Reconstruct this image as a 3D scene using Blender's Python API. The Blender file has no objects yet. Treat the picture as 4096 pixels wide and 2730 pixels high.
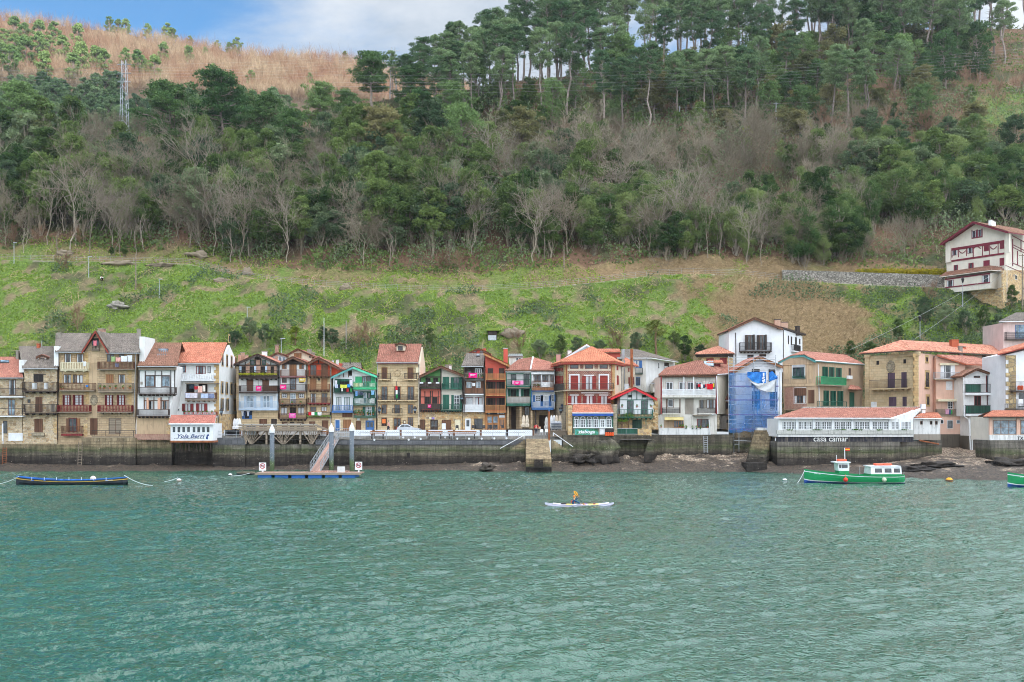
import bpy,math,random
import numpy as np
from mathutils import Vector,noise
random.seed(7)
RNG=np.random.default_rng(11)
H,F,CX,HY=7.8,4096.0,2048.0,1670.0
SC=bpy.context.scene
COL=SC.collection
def P(x,y,Y):
 return Vector(((x-CX)*Y/F,Y,H+(HY-y)*Y/F))
def to_px(p):
 return CX+p[0]/p[1]*F,HY-(p[2]-H)/p[1]*F
CROP={0:(0,0,1.0),1:(0,1280,2.375),2:(520,1280,2.375),3:(900,1340,2.6133),4:(1460,1340,2.6138),5:(2000,1340,2.6125),6:(2480,1340,2.613),7:(2880,1240,2.2403),8:(3440,1300,2.375),9:(3700,840,1.947),10:(2080,1620,3.2),11:(3080,1700,1.868)}
def cpx(c,x,y):
 ox,oy,s=CROP[c]
 return ox+x/s,oy+y/s
def link(o,parent=None):
 COL.objects.link(o)
 if parent is not None:
  o.parent=parent
 return o
def tag(o,label=None,cat=None,group=None,kind=None):
 if cat and not kind:kind='thing'
 if label:o['label']=label
 if cat:o['category']=cat
 if group:o['group']=group
 if kind:o['kind']=kind
 return o
def empty(name,loc,label,cat,group=None):
 o=bpy.data.objects.new(name,None)
 o.location=loc
 o.empty_display_size=0.3
 link(o)
 return tag(o,label,cat,group)
def root_loc(o):
 while o.parent is not None:
  o=o.parent
 return Vector(o.location)
class MB:
 """collects faces of one mesh object"""
 def __init__(self):
  self.v,self.f,self.mi,self.m,self.cur=[],[],[],[],0
 def mat(self,m):
  if m not in self.m:self.m.append(m)
  self.cur=self.m.index(m)
  return self
 def face(self,pts):
  b=len(self.v)
  self.v+=[tuple(p)for p in pts]
  self.f.append(tuple(range(b,b+len(pts))));self.mi.append(self.cur)
 def hexa(self,a,b):
  """a: 4 points, b: 4 matching points"""
  n=len(self.v);k=len(a)
  self.v+=[tuple(p)for p in a]+[tuple(p)for p in b]
  self.f.append(tuple(range(n,n+k)));self.f.append(tuple(range(n+2*k-1,n+k-1,-1)))
  for i in range(k):
   j=(i+1)%k
   self.f.append((n+i,n+k+i,n+k+j,n+j))
  self.mi+=[self.cur]*(k+2)
 def box(self,x0,x1,y0,y1,z0,z1):
  self.hexa([(x0,y0,z0),(x1,y0,z0),(x1,y0,z1),(x0,y0,z1)],[(x0,y1,z0),(x1,y1,z0),(x1,y1,z1),(x0,y1,z1)])
 def tube(self,pts,r,n=6,r1=None):
  pts=[Vector(p)for p in pts]
  if r1 is None:r1=r
  b=len(self.v);K=len(pts)
  for i,p in enumerate(pts):
   d=(pts[min(i+1,K-1)]-pts[max(i-1,0)])
   d=d.normalized()if d.length>1e-9 else Vector((0,0,1))
   a=d.cross(Vector((0,0,1))if abs(d.z)<0.9 else Vector((1,0,0))).normalized();c=d.cross(a)
   rr=r+(r1-r)*i/max(1,K-1)
   for k in range(n):
    t=2*math.pi*k/n
    self.v.append(tuple(p+a*(rr*math.cos(t))+c*(rr*math.sin(t))))
  for i in range(K-1):
   for k in range(n):
    k2=(k+1)%n
    self.f.append((b+i*n+k,b+i*n+k2,b+(i+1)*n+k2,b+(i+1)*n+k));self.mi.append(self.cur)
  self.f.append(tuple(range(b+n-1,b-1,-1)));self.f.append(tuple(range(b+(K-1)*n,b+K*n)));self.mi+=[self.cur]*2
 def lathe(self,c,prof,n=12,axis='z'):
  """prof: list of (radius, height)"""
  b=len(self.v);c=Vector(c)
  for r,h in prof:
   for k in range(n):
    t=2*math.pi*k/n
    q=(r*math.cos(t),r*math.sin(t),h)
    if axis=='y':q=(q[0],q[2],q[1])
    if axis=='x':q=(q[2],q[0],q[1])
    self.v.append((c.x+q[0],c.y+q[1],c.z+q[2]))
  for i in range(len(prof)-1):
   for k in range(n):
    k2=(k+1)%n
    self.f.append((b+i*n+k,b+i*n+k2,b+(i+1)*n+k2,b+(i+1)*n+k));self.mi.append(self.cur)
  self.f.append(tuple(range(b+n-1,b-1,-1)));self.f.append(tuple(range(b+(len(prof)-1)*n,b+len(prof)*n)));self.mi+=[self.cur]*2
 def build(self,name,m=None,parent=None,smooth=False):
  if not self.f:return None
  me=bpy.data.meshes.new(name)
  if parent is not None:off=root_loc(parent)
  else:
   a=np.array(self.v);off=Vector(((a[:,0].min()+a[:,0].max())/2,(a[:,1].min()+a[:,1].max())/2,a[:,2].min()))
  me.from_pydata([(v[0]-off.x,v[1]-off.y,v[2]-off.z)for v in self.v],[],self.f)
  mats=self.m if self.m else[m]
  for x in mats:me.materials.append(x)
  if len(mats)>1:me.polygons.foreach_set('material_index',self.mi)
  if smooth:me.polygons.foreach_set('use_smooth',[True]*len(me.polygons))
  wall_uv(me)
  me.validate();me.update()
  o=bpy.data.objects.new(name,me)
  if parent is None:o.location=off
  return link(o,parent)
def wall_uv(me):
 uv=me.uv_layers.new(name='UVMap').data
 vs=me.vertices
 Z=Vector((0,0,1))
 for p in me.polygons:
  n=p.normal
  if abs(n.z)>0.985:
   u,v=Vector((1,0,0)),Vector((0,1,0))
  else:
   u=Z.cross(n).normalized();v=n.cross(u)
  for li in p.loop_indices:
   co=vs[me.loops[li].vertex_index].co
   uv[li].uv=(co.dot(u),co.dot(v))
def np_mesh(name,V,Fq,mats,parent=None,attr=None,mi=None,smooth=False):
 """fast mesh from numpy: V (n,3), Fq (m,3|4)"""
 me=bpy.data.meshes.new(name)
 V=np.asarray(V,dtype=np.float32);Fq=np.asarray(Fq,dtype=np.int32)
 k=Fq.shape[1]
 me.vertices.add(len(V));me.vertices.foreach_set('co',V.ravel())
 me.loops.add(Fq.size);me.loops.foreach_set('vertex_index',Fq.ravel())
 me.polygons.add(len(Fq));me.polygons.foreach_set('loop_start',np.arange(0,Fq.size,k,dtype=np.int32))
 for m in(mats if isinstance(mats,(list,tuple))else[mats]):me.materials.append(m)
 if mi is not None:me.polygons.foreach_set('material_index',np.asarray(mi,dtype=np.int32))
 if smooth:me.polygons.foreach_set('use_smooth',np.ones(len(Fq),dtype=bool))
 if attr is not None:
  a=me.color_attributes.new('tint','FLOAT_COLOR','POINT')
  c=np.ones((len(V),4),dtype=np.float32);c[:,:3]=attr
  a.data.foreach_set('color',c.ravel())
 me.update(calc_edges=True)
 o=bpy.data.objects.new(name,me)
 return link(o,parent)
def lin(c):
 """sRGB 0-255 -> linear"""
 return tuple(((x/255)/12.92 if x/255<=0.04045 else((x/255+0.055)/1.055)**2.4)for x in c)
MATS={}
class NT:
 def __init__(self,name):
  self.m=bpy.data.materials.new(name);self.m.use_nodes=True
  self.t=self.m.node_tree;self.t.nodes.clear()
  self.out=self.n('ShaderNodeOutputMaterial')
 def n(self,typ,ins=None,**kw):
  nd=self.t.nodes.new(typ)
  for k,v in kw.items():setattr(nd,k,v)
  for k,v in(ins or{}).items():self.set(nd.inputs[k],v)
  return nd
 def set(self,sock,v):
  if isinstance(v,bpy.types.NodeSocket):self.t.links.new(v,sock)
  elif isinstance(v,(tuple,list))and len(v)==3 and sock.type=='RGBA':sock.default_value=(*v,1)
  else:sock.default_value=v
 def noise(self,co,scale,detail=4,rough=0.6,dist=0.0):
  return self.n('ShaderNodeTexNoise',{'Vector':co,'Scale':scale,'Detail':detail,'Roughness':rough,'Distortion':dist}).outputs['Fac']
 def ramp(self,fac,stops):
  r=self.n('ShaderNodeValToRGB',{'Fac':fac});e=r.color_ramp.elements
  while len(e)<len(stops):e.new(0.5)
  for i,(p,c)in enumerate(stops):
   e[i].position=p;e[i].color=(*c,1)if isinstance(c,tuple)else(c,c,c,1)
  return r.outputs['Color']
 def mix(self,fac,a,b,mode='MIX'):
  x=self.n('ShaderNodeMix',data_type='RGBA',blend_type=mode)
  self.set(x.inputs[0],fac);self.set(x.inputs[6],a);self.set(x.inputs[7],b)
  return x.outputs[2]
 def math(self,op,a,b=0.0,c=None):
  x=self.n('ShaderNodeMath',operation=op);self.set(x.inputs[0],a);self.set(x.inputs[1],b)
  if c is not None:self.set(x.inputs[2],c)
  return x.outputs[0]
 def scale(self,co,s):
  return self.n('ShaderNodeMapping',{'Vector':co,'Scale':s}).outputs[0]
 def done(self,color,rough=0.8,bump=None,bump_d=0.02,spec=0.3,metal=0.0,**more):
  ins={'Base Color':color,'Roughness':rough,'Metallic':metal,'Specular IOR Level':spec}
  ins.update(more)
  if bump is not None:
   ins['Normal']=self.n('ShaderNodeBump',{'Height':bump,'Distance':bump_d,'Strength':1.0}).outputs[0]
  b=self.n('ShaderNodeBsdfPrincipled',ins)
  self.t.links.new(b.outputs[0],self.out.inputs[0])
  return self.m
 @property
 def obj(self):return self.n('ShaderNodeTexCoord').outputs['Object']
 @property
 def uv(self):return self.n('ShaderNodeUVMap',uv_map='UVMap').outputs[0]
 @property
 def pos(self):return self.n('ShaderNodeNewGeometry').outputs['Position']
 @property
 def rnd(self):return self.n('ShaderNodeObjectInfo').outputs['Random']
def mul(c,k):return tuple(min(1,x*k)for x in c)
def paint(key,c,rough=0.6,var=0.18,spec=0.35,scale=1.5):
 """painted or plain surface with a little wear; c is linear"""
 if key in MATS:return MATS[key]
 t=NT(key);co=t.obj
 col=t.ramp(t.noise(co,scale,5),[(0.3,mul(c,1-var)),(0.7,mul(c,1+var*0.6))])
 MATS[key]=t.done(col,rough,t.noise(co,14,3),0.004,spec)
 return MATS[key]
def plaster(key,c,dirt=0.5,stain=None):
 if key in MATS:return MATS[key]
 t=NT(key);co=t.pos
 base=t.ramp(t.noise(co,0.7,5),[(0.3,mul(c,0.9)),(0.7,mul(c,1.05))])
 st=stain or tuple(x*k for x,k in zip(c,(0.5,0.47,0.42)))
 streak=t.ramp(t.noise(t.scale(co,(2.2,2.2,0.22)),1.6,6,0.65),[(0.5,0.0),(0.78,1.0)])
 spots=t.ramp(t.noise(co,2.3,7,0.7),[(0.58,0.0),(0.68,1.0)])
 col=t.mix(t.math('MULTIPLY',streak,dirt),base,st)
 col=t.mix(t.math('MULTIPLY',spots,dirt*0.5),col,mul(st,1.25))
 MATS[key]=t.done(col,0.85,t.noise(co,9,5),0.02,0.2)
 return MATS[key]
def ashlar(key,c1,c2,mortar,w=0.75,h=0.38,var=0.5):
 if key in MATS:return MATS[key]
 t=NT(key);uv=t.uv
 b=t.n('ShaderNodeTexBrick',{'Vector':uv,'Color1':c1,'Color2':c2,'Mortar':mortar,'Scale':1.0,'Mortar Size':0.018,'Bias':0.0,'Brick Width':w,'Row Height':h})
 nz=t.noise(t.pos,1.1,6,0.65)
 col=t.mix(t.math('MULTIPLY',t.ramp(nz,[(0.42,0.0),(0.7,1.0)]),var),b.outputs['Color'],mul(c1,0.45))
 hgt=t.math('SUBTRACT',t.noise(t.pos,7,5),b.outputs['Fac'])
 MATS[key]=t.done(col,0.88,hgt,0.03,0.2)
 return MATS[key]
def rubble(key,cols,mortar,sc=2.4,stretch=0.6):
 if key in MATS:return MATS[key]
 t=NT(key);co=t.scale(t.uv,(sc*stretch,sc,sc))
 wob=t.n('ShaderNodeTexNoise',{'Vector':co,'Scale':1.5,'Detail':2})
 co=t.n('ShaderNodeVectorMath',{0:co,1:t.n('ShaderNodeVectorMath',{0:wob.outputs['Color'],1:(0.35,0.35,0.0)},operation='MULTIPLY').outputs[0]},operation='ADD').outputs[0]
 v=t.n('ShaderNodeTexVoronoi',{'Vector':co,'Scale':1.0},feature='F1')
 e=t.n('ShaderNodeTexVoronoi',{'Vector':co,'Scale':1.0},feature='DISTANCE_TO_EDGE')
 sep=t.n('ShaderNodeSeparateColor',{0:v.outputs['Color']})
 n=len(cols)
 col=t.ramp(sep.outputs[0],[(i/max(1,n-1),c)for i,c in enumerate(cols)])
 col=t.mix(t.ramp(t.noise(t.pos,4,5),[(0.4,0.0),(0.75,0.6)]),col,mul(cols[0],0.5))
 edge=t.ramp(e.outputs['Distance'],[(0.03,1.0),(0.09,0.0)])
 col=t.mix(edge,col,mortar)
 MATS[key]=t.done(col,0.9,t.math('SUBTRACT',t.noise(t.pos,6,4),edge),0.04,0.15)
 return MATS[key]
def brick(key,c1,c2,mortar,w=0.26,h=0.085):
 if key in MATS:return MATS[key]
 t=NT(key)
 b=t.n('ShaderNodeTexBrick',{'Vector':t.uv,'Color1':c1,'Color2':c2,'Mortar':mortar,'Scale':1.0,'Mortar Size':0.014,'Brick Width':w,'Row Height':h})
 col=t.mix(t.ramp(t.noise(t.pos,2,5),[(0.45,0.0),(0.8,0.5)]),b.outputs['Color'],mul(c1,0.4))
 MATS[key]=t.done(col,0.88,t.math('SUBTRACT',1.0,b.outputs['Fac']),0.01,0.15)
 return MATS[key]
def tiles(key,c1,c2,c3,moss=0.35,lichen=(0.10,0.09,0.06),w=0.30,h=0.40):
 """clay barrel tiles: columns run down the slope"""
 if key in MATS:return MATS[key]
 t=NT(key);uv=t.uv
 sep=t.n('ShaderNodeSeparateXYZ',{0:uv})
 b=t.n('ShaderNodeTexBrick',{'Vector':uv,'Color1':(0,0,0),'Color2':(1,1,1),'Mortar':(0.5,0.5,0.5),'Scale':1.0,'Mortar Size':0.0,'Brick Width':w,'Row Height':h},offset=0.0)
 cell=t.n('ShaderNodeTexWhiteNoise',{'Vector':t.n('ShaderNodeVectorMath',{0:t.n('ShaderNodeVectorMath',{0:uv,1:(1/w,1/h,0)},operation='MULTIPLY').outputs[0]},operation='FLOOR').outputs[0]},noise_dimensions='2D')
 col=t.ramp(cell.outputs['Value'],[(0.0,c1),(0.5,c2),(1.0,c3)])
 g_=lambda c:tuple(x*.82+sum(c)/3*.18 for x in c)
 col=t.ramp(cell.outputs['Value'],[(0.0,mul(g_(c3),.62)),(0.45,g_(c1)),(0.8,g_(c2)),(1.0,mul(g_(c2),1.3))])
 col=t.mix(0.4,col,t.ramp(t.noise(t.pos,0.9,5),[(0.35,mul(c1,.8)),(0.65,c2)]))
 col=t.mix(t.ramp(t.noise(t.pos,1.7,8,0.75),[(0.5,0.0),(0.72,moss)]),col,lichen)
 fy=t.math('FRACT',t.math('DIVIDE',sep.outputs[1],h))
 hgt=t.math('SUBTRACT',1.0,fy)
 MATS[key]=t.done(col,0.85,hgt,0.06,0.2)
 return MATS[key]
def wood(key,c,plank=0.14,vertical=True,rough=0.65):
 if key in MATS:return MATS[key]
 t=NT(key);uv=t.uv
 sep=t.n('ShaderNodeSeparateXYZ',{0:uv});a=sep.outputs[0 if vertical else 1]
 k=t.math('FLOOR',t.math('DIVIDE',a,plank));fr=t.math('FRACT',t.math('DIVIDE',a,plank))
 wn=t.n('ShaderNodeTexWhiteNoise',{'W':k},noise_dimensions='1D').outputs['Value']
 s=(18,1.2,1)if vertical else(1.2,18,1)
 grain=t.noise(t.scale(uv,s),2.0,4)
 col=t.ramp(t.math('ADD',t.math('MULTIPLY',wn,0.5),t.math('MULTIPLY',grain,0.5)),[(0.2,mul(c,0.65)),(0.8,mul(c,1.3))])
 gap=t.ramp(fr,[(0.0,0.0),(0.1,1.0)])
 MATS[key]=t.done(col,rough,gap,0.01,0.3)
 return MATS[key]
def metal(key,c,rough=0.45,met=0.7):
 if key in MATS:return MATS[key]
 t=NT(key)
 col=t.ramp(t.noise(t.pos,3,5),[(0.35,mul(c,0.75)),(0.7,mul(c,1.1))])
 MATS[key]=t.done(col,rough,None,0,0.5,met)
 return MATS[key]
def glass(key,c,rough=0.06):
 if key in MATS:return MATS[key]
 t=NT(key)
 col=t.ramp(t.noise(t.pos,1.3,3),[(0.4,mul(c,0.5)),(0.65,mul(c,1.6))])
 MATS[key]=t.done(col,rough,t.noise(t.pos,1.7,2),0.012,0.6)
 return MATS[key]
def cloth(key,c):
 if key in MATS:return MATS[key]
 t=NT(key)
 col=t.ramp(t.noise(t.obj,5,3),[(0.3,mul(c,0.85)),(0.7,mul(c,1.08))])
 MATS[key]=t.done(col,0.95,t.noise(t.scale(t.obj,(1,1,0.3)),6,2),0.03,0.05)
 return MATS[key]
cam=bpy.data.cameras.new('camera');cam.sensor_width=36;cam.lens=36
cam.shift_y=(HY-1365)/4096.0
cam.clip_start=1;cam.clip_end=6000
co_=bpy.data.objects.new('camera',cam);co_.location=(0,0,H);co_.rotation_euler=(math.radians(90),0,0)
COL.objects.link(co_);SC.camera=co_
SC.view_settings.view_transform='Standard';SC.view_settings.look='None';SC.view_settings.gamma=1.0
SC.view_settings.exposure=EXPOSURE=0.68
SC.cycles.filter_width=1.0
SUN_EL,SUN_AZ=math.radians(36),math.radians(22)
sun_dir=Vector((math.sin(SUN_AZ)*math.cos(SUN_EL),-math.cos(SUN_AZ)*math.cos(SUN_EL),math.sin(SUN_EL)))
sl=bpy.data.lights.new('sun','SUN');sl.energy=4.9;sl.angle=math.radians(0.5);sl.color=(1.0,0.95,0.88)
so=bpy.data.objects.new('sun',sl);so.location=(200,-300,400)
so.rotation_euler=(-sun_dir).to_track_quat('-Z','Y').to_euler();COL.objects.link(so)
W=bpy.data.worlds.new('World');SC.world=W;W.use_nodes=True
wt=W.node_tree;wt.nodes.clear()
def wn(typ,ins=None,**kw):
 nd=wt.nodes.new(typ)
 for k,v in kw.items():setattr(nd,k,v)
 for k,v in(ins or{}).items():
  s=nd.inputs[k]
  if isinstance(v,bpy.types.NodeSocket):wt.links.new(v,s)
  else:s.default_value=v
 return nd
sky=wn('ShaderNodeTexSky',sky_type='NISHITA',sun_disc=False,sun_elevation=SUN_EL,sun_rotation=math.pi-SUN_AZ,air_density=1.0,dust_density=0.6,ozone_density=1.6,altitude=0)
gen=wn('ShaderNodeTexCoord').outputs['Generated']
sepw=wn('ShaderNodeSeparateXYZ',{0:gen})
den=wn('ShaderNodeMath',{0:wn('ShaderNodeMath',{0:sepw.outputs[2],1:0.0},operation='MAXIMUM').outputs[0],1:0.22},operation='ADD').outputs[0]
pl=wn('ShaderNodeCombineXYZ',{0:wn('ShaderNodeMath',{0:sepw.outputs[0],1:den},operation='DIVIDE').outputs[0],1:wn('ShaderNodeMath',{0:sepw.outputs[1],1:den},operation='DIVIDE').outputs[0],2:sepw.outputs[2]}).outputs[0]
n1=wn('ShaderNodeTexNoise',{'Vector':wn('ShaderNodeMapping',{'Vector':pl,'Location':(3.15,0.4,0.0),'Scale':(1.0,1.0,1.6)}).outputs[0],'Scale':1.35,'Detail':9,'Roughness':0.58,'Distortion':0.35}).outputs['Fac']
bias=wn('ShaderNodeMapRange',{0:sepw.outputs[0],1:-0.30,2:0.02,3:-0.10,4:0.16}).outputs[0]
bias=wn('ShaderNodeMath',{0:bias,1:wn('ShaderNodeMapRange',{0:sepw.outputs[1],1:0.3,2:-0.4,3:0.0,4:0.22}).outputs[0]},operation='ADD').outputs[0]
high=wn('ShaderNodeMapRange',{0:sepw.outputs[2],1:0.38,2:0.62,3:0.0,4:1.0}).outputs[0]
bias=wn('ShaderNodeMath',{0:high,1:0.05,2:bias},operation='MULTIPLY_ADD').outputs[0]
cf=wn('ShaderNodeMath',{0:n1,1:bias},operation='ADD').outputs[0]
cl=wn('ShaderNodeMapRange',{0:cf,1:0.47,2:0.64,3:0.0,4:0.93},interpolation_type='SMOOTHSTEP').outputs[0]
shade=wn('ShaderNodeTexNoise',{'Vector':pl,'Scale':3.2,'Detail':6,'Roughness':0.6}).outputs['Fac']
ccol=wn('ShaderNodeValToRGB',{'Fac':shade});ccol.color_ramp.elements[0].position=0.35;ccol.color_ramp.elements[0].color=(3.0,3.4,3.9,1);ccol.color_ramp.elements[1].position=0.62;ccol.color_ramp.elements[1].color=(5.0,5.2,5.4,1)
gl_=wn('ShaderNodeVectorMath',{0:gen,1:tuple(sun_dir)},operation='DOT_PRODUCT').outputs['Value']
gl_=wn('ShaderNodeMapRange',{0:gl_,1:-0.35,2:0.8,3:1.05,4:3.2}).outputs[0]
gl_=wn('ShaderNodeMath',{0:high,1:2.6,2:gl_},operation='MULTIPLY_ADD').outputs[0]
cbr=wn('ShaderNodeMix',data_type='RGBA',blend_type='MULTIPLY');cbr.inputs[0].default_value=1.0;wt.links.new(ccol.outputs[0],cbr.inputs[6]);wt.links.new(gl_,cbr.inputs[7])
sky_t=wn('ShaderNodeMix',data_type='RGBA',blend_type='MULTIPLY');sky_t.inputs[0].default_value=1.0;sky_t.inputs[7].default_value=(0.37,0.73,0.94,1);wt.links.new(sky.outputs[0],sky_t.inputs[6])
mixw=wn('ShaderNodeMix',data_type='RGBA');wt.links.new(cl,mixw.inputs[0]);wt.links.new(sky_t.outputs[2],mixw.inputs[6]);wt.links.new(cbr.outputs[2],mixw.inputs[7])
bg=wn('ShaderNodeBackground',{'Strength':0.11});wt.links.new(mixw.outputs[2],bg.inputs[0])
wt.links.new(bg.outputs[0],wn('ShaderNodeOutputWorld').inputs[0])
def interp(x,tab):return np.interp(x,[a for a,b in tab],[b for a,b in tab])
PATH_PX=[(-600,1035),(0,1040),(160,1043),(400,1046),(550,1050),(760,1056),(850,1078),(950,1102),(1050,1122),(1200,1138),(1350,1148),(1500,1157),(1700,1165),(1850,1166),(2000,1160),(2200,1147),(2400,1128),(2600,1102),(2750,1095),(2950,1100),(3130,1120),(3400,1135),(3770,1150),(4100,1190),(4700,1260)]
RIDGE_PX=[(-700,560),(0,550),(500,540),(900,535),(1200,480),(1450,410),(1600,390),(1800,372),(2000,328),(2200,300),(2600,250),(3000,185),(3400,125),(3800,110),(4000,105),(4700,90)]
RIDGE_Y=[(-700,305),(700,303),(1400,325),(2000,350),(2600,380),(3200,405),(4000,420),(4700,425)]
def path_Y(px):
 s=(HY-interp(px,PATH_PX))/F
 return(7.8+0.7*178-6.5)/(0.7-s)
def ground(px,Y):
 """terrain height at picture column px and depth Y (numpy)"""
 px=np.asarray(px,float);Y=np.asarray(Y,float)
 yp=path_Y(px);zp=H+(HY-interp(px,PATH_PX))*yp/F
 yr=interp(px,RIDGE_Y);zr=H+(HY-interp(px,RIDGE_PX))*yr/F
 z=np.where(Y<178,4.9+(Y-157)*1.6/21,0)
 z=np.where((Y>=178)&(Y<yp),6.5+(Y-178)*(zp-6.5)/(yp-178),z)
 z=np.where((Y>=yp)&(Y<yp+2.4),zp,z)
 z=np.where((Y>=yp+2.4)&(Y<yr),zp+(Y-yp-2.4)*(zr-zp)/(yr-yp-2.4),z)
 z=np.where(Y>=yr,zr-(Y-yr)*0.35,z)
 return z
def fbm(x,y,s,seed=0,octs=4):
 """cheap value noise on numpy arrays"""
 out=np.zeros_like(np.asarray(x,float));amp,tot=1.0,0
 for o in range(octs):
  X=np.asarray(x)/s*2**o+seed*17.3+o*5.1;Yv=np.asarray(y)/s*2**o+seed*9.7+o*3.3
  xi=np.floor(X).astype(np.int64);yi=np.floor(Yv).astype(np.int64);fx=X-xi;fy=Yv-yi
  fx=fx*fx*(3-2*fx);fy=fy*fy*(3-2*fy)
  def h(a,b):
   n=(a*374761393+b*668265263+seed*1442695)&0xffffffff
   n=((n^(n>>13))*1274126177)&0xffffffff
   return((n^(n>>16))&0xffff)/65535.0
  v=(h(xi,yi)*(1-fx)+h(xi+1,yi)*fx)*(1-fy)+(h(xi,yi+1)*(1-fx)+h(xi+1,yi+1)*fx)*fy
  out+=v*amp;tot+=amp;amp*=0.5
 return out/tot
def bumps(X,Y,px):
 yp=path_Y(px)
 near_path=np.clip(np.minimum(np.abs(Y-yp),np.abs(Y-yp-2.4))/3.0,0,1)
 near_path=np.where((Y>=yp)&(Y<=yp+2.4),0,near_path)
 k=np.clip((Y-178)/8,0,1)*near_path
 return k*((fbm(X,Y,3.0,1,4)-0.5)*1.7+(fbm(X,Y,14,2,3)-0.5)*4.0)
def gz(X,Y):
 X=np.asarray(X,float);Y=np.asarray(Y,float)
 px=CX+X/Y*F
 return ground(px,Y)+bumps(X,Y,px)
PXS=np.linspace(-420,4520,560)
YS=np.concatenate([np.arange(170,178,2.0),np.arange(178,236,0.55),np.arange(236,450,2.0)])
GP,GY=np.meshgrid(PXS,YS)
GX=(GP-CX)*GY/F
GZ=ground(GP,GY)+bumps(GX,GY,GP)
yp=path_Y(GP)
row=HY-(GZ-H)/GY*F
nA=fbm(GX,GY,6,5,4);nB=fbm(GX,GY,2.2,6,4)
grass=np.array(lin((98,118,58)));litter=np.array(lin((112,88,70)));dry=np.array(lin((140,118,88)));dark=np.array(lin((70,76,52)));earth=np.array(lin((126,108,88)))
def lerp(a,b,t):return a+(b-a)*t[...,None]
C=np.zeros(GP.shape+(3,));C[:]=litter
C=lerp(C,np.broadcast_to(dark,C.shape),np.clip((nA-0.45)*4,0,1))
slope=(GY>=176)&(GY<yp+10)
g=np.broadcast_to(grass,C.shape);g=lerp(g,np.broadcast_to(earth,C.shape),np.clip((nB-0.53)*5,0,0.85));g=lerp(g,np.broadcast_to(dark,C.shape),np.clip((nA-0.5)*4+np.clip((186-GY)/12,0,.6),0,0.85))
C=np.where(slope[...,None],g,C)
dx=(GX-56)/17.0+(nA-0.5)*1.2;dyy=(GY-204)/21.0
dr=np.clip((1.25-np.sqrt(dx**2+dyy**2)+(nB-0.5)*0.8)*3,0,1)*slope
C=lerp(C,np.broadcast_to(dry,C.shape),dr)
upper=np.clip(((GY>yp+2.4)&(GY<yp+11))*(nA*1.6-0.35+(GP>2250)*0.6),0,1)
C=lerp(C,np.broadcast_to(mul(tuple(dry),0.85),C.shape),upper)
C=np.where(((GY>=yp)&(GY<=yp+2.4))[...,None],np.array(lin((150,140,126))),C)
meadow=(GP>3880)&(row>380)&(row<500)
C=np.where(meadow[...,None],lerp(np.broadcast_to(grass,C.shape),np.broadcast_to(litter,C.shape),np.clip((nB-0.5)*5,0,1)),C)
nr,nc=GP.shape
idx=np.arange(nr*nc).reshape(nr,nc)
Q=np.stack([idx[:-1,:-1],idx[:-1,1:],idx[1:,1:],idx[1:,:-1]],-1).reshape(-1,4)
t=NT('hillside_ground');at=t.n('ShaderNodeAttribute',attribute_name='tint').outputs['Color']
col=t.mix(1.0,at,t.ramp(t.noise(t.pos,1.4,7,0.7),[(0.3,0.55),(0.7,1.35)]),'MULTIPLY')
HILLM=t.done(col,0.95,t.noise(t.pos,2.5,7,0.7),0.25,0.05)
terr=np_mesh('hillside',np.stack([GX,GY,GZ],-1).reshape(-1,3),Q,HILLM,attr=C.reshape(-1,3),smooth=True);terr['kind']='structure'
FAR_TOP=[(-900,60),(0,80),(100,92),(250,112),(400,136),(600,164),(750,192),(950,226),(1100,234),(1300,240),(1450,262),(1600,310),(2200,420),(3000,480)]
def far_ground(px,Y):
 zb=H+(HY-600)*430/F;zt=H+(HY-interp(px,FAR_TOP))*720/F
 z=zb+(Y-430)*(zt-zb)/290.0
 return np.where(Y>720,zt-(Y-720)*0.3,z)
fp,fy=np.meshgrid(np.linspace(-900,3000,130),np.arange(395,900,9.0))
fx=(fp-CX)*fy/F
fz=far_ground(fp,fy)+(fbm(fx,fy,40,4,4)-0.5)*14
idx=np.arange(fp.size).reshape(fp.shape)
Q=np.stack([idx[:-1,:-1],idx[:-1,1:],idx[1:,1:],idx[1:,:-1]],-1).reshape(-1,4)
t=NT('far_hill_ground')
FARM=t.done(t.ramp(t.noise(t.pos,0.12,7,0.7),[(0.3,lin((70,62,48))),(0.7,lin((108,90,72)))]),0.95,None,0,0.05)
fh=np_mesh('far_hill',np.stack([fx,fy,fz],-1).reshape(-1,3),Q,FARM,smooth=True);fh['kind']='structure'
def hit(px,y,far=False):
 """where the ray through picture point (px, y) meets the ground"""
 if far:
  Ys=np.arange(400,780,1.0);zz=far_ground(np.full_like(Ys,px),Ys)
 else:
  Ys=np.arange(178,440,0.25);X=(px-CX)*Ys/F;zz=gz(X,Ys)
 rows=HY-(zz-H)/Ys*F
 k=np.nonzero(rows<=y)[0]
 i=int(k[0])if len(k)else int(np.argmin(rows))
 return Vector(((px-CX)*Ys[i]/F,Ys[i],float(zz[i])))
SHORE=[(-500,146),(0,147),(500,147.5),(850,149),(1000,150.5),(1700,149.5),(2000,147),(2500,146),(3000,146),(3150,143),(3350,138),(3560,131.5),(3800,129),(4100,126),(4700,122)]
BACK=[(-500,0.9),(500,0.9),(900,0.6),(1600,1.0),(2050,1.8),(2500,2.3),(3050,2.4),(3110,1.6),(3500,1.6),(3760,2.6),(4600,2.4)]
px_,tt=np.meshgrid(np.linspace(-450,4550,620),np.linspace(-0.28,1.25,44))
ys=interp(px_,SHORE);yw=160.0
by=ys+(yw-ys)*tt
bx=(px_-CX)*by/F
k_=np.clip(tt,-0.3,1.2)
bz=interp(px_,BACK)*np.where(k_>0,k_**0.8,k_*2.0)-0.02
rock=fbm(bx,by,1.3,9,4);rock2=fbm(bx,by,5,8,3)
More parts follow.
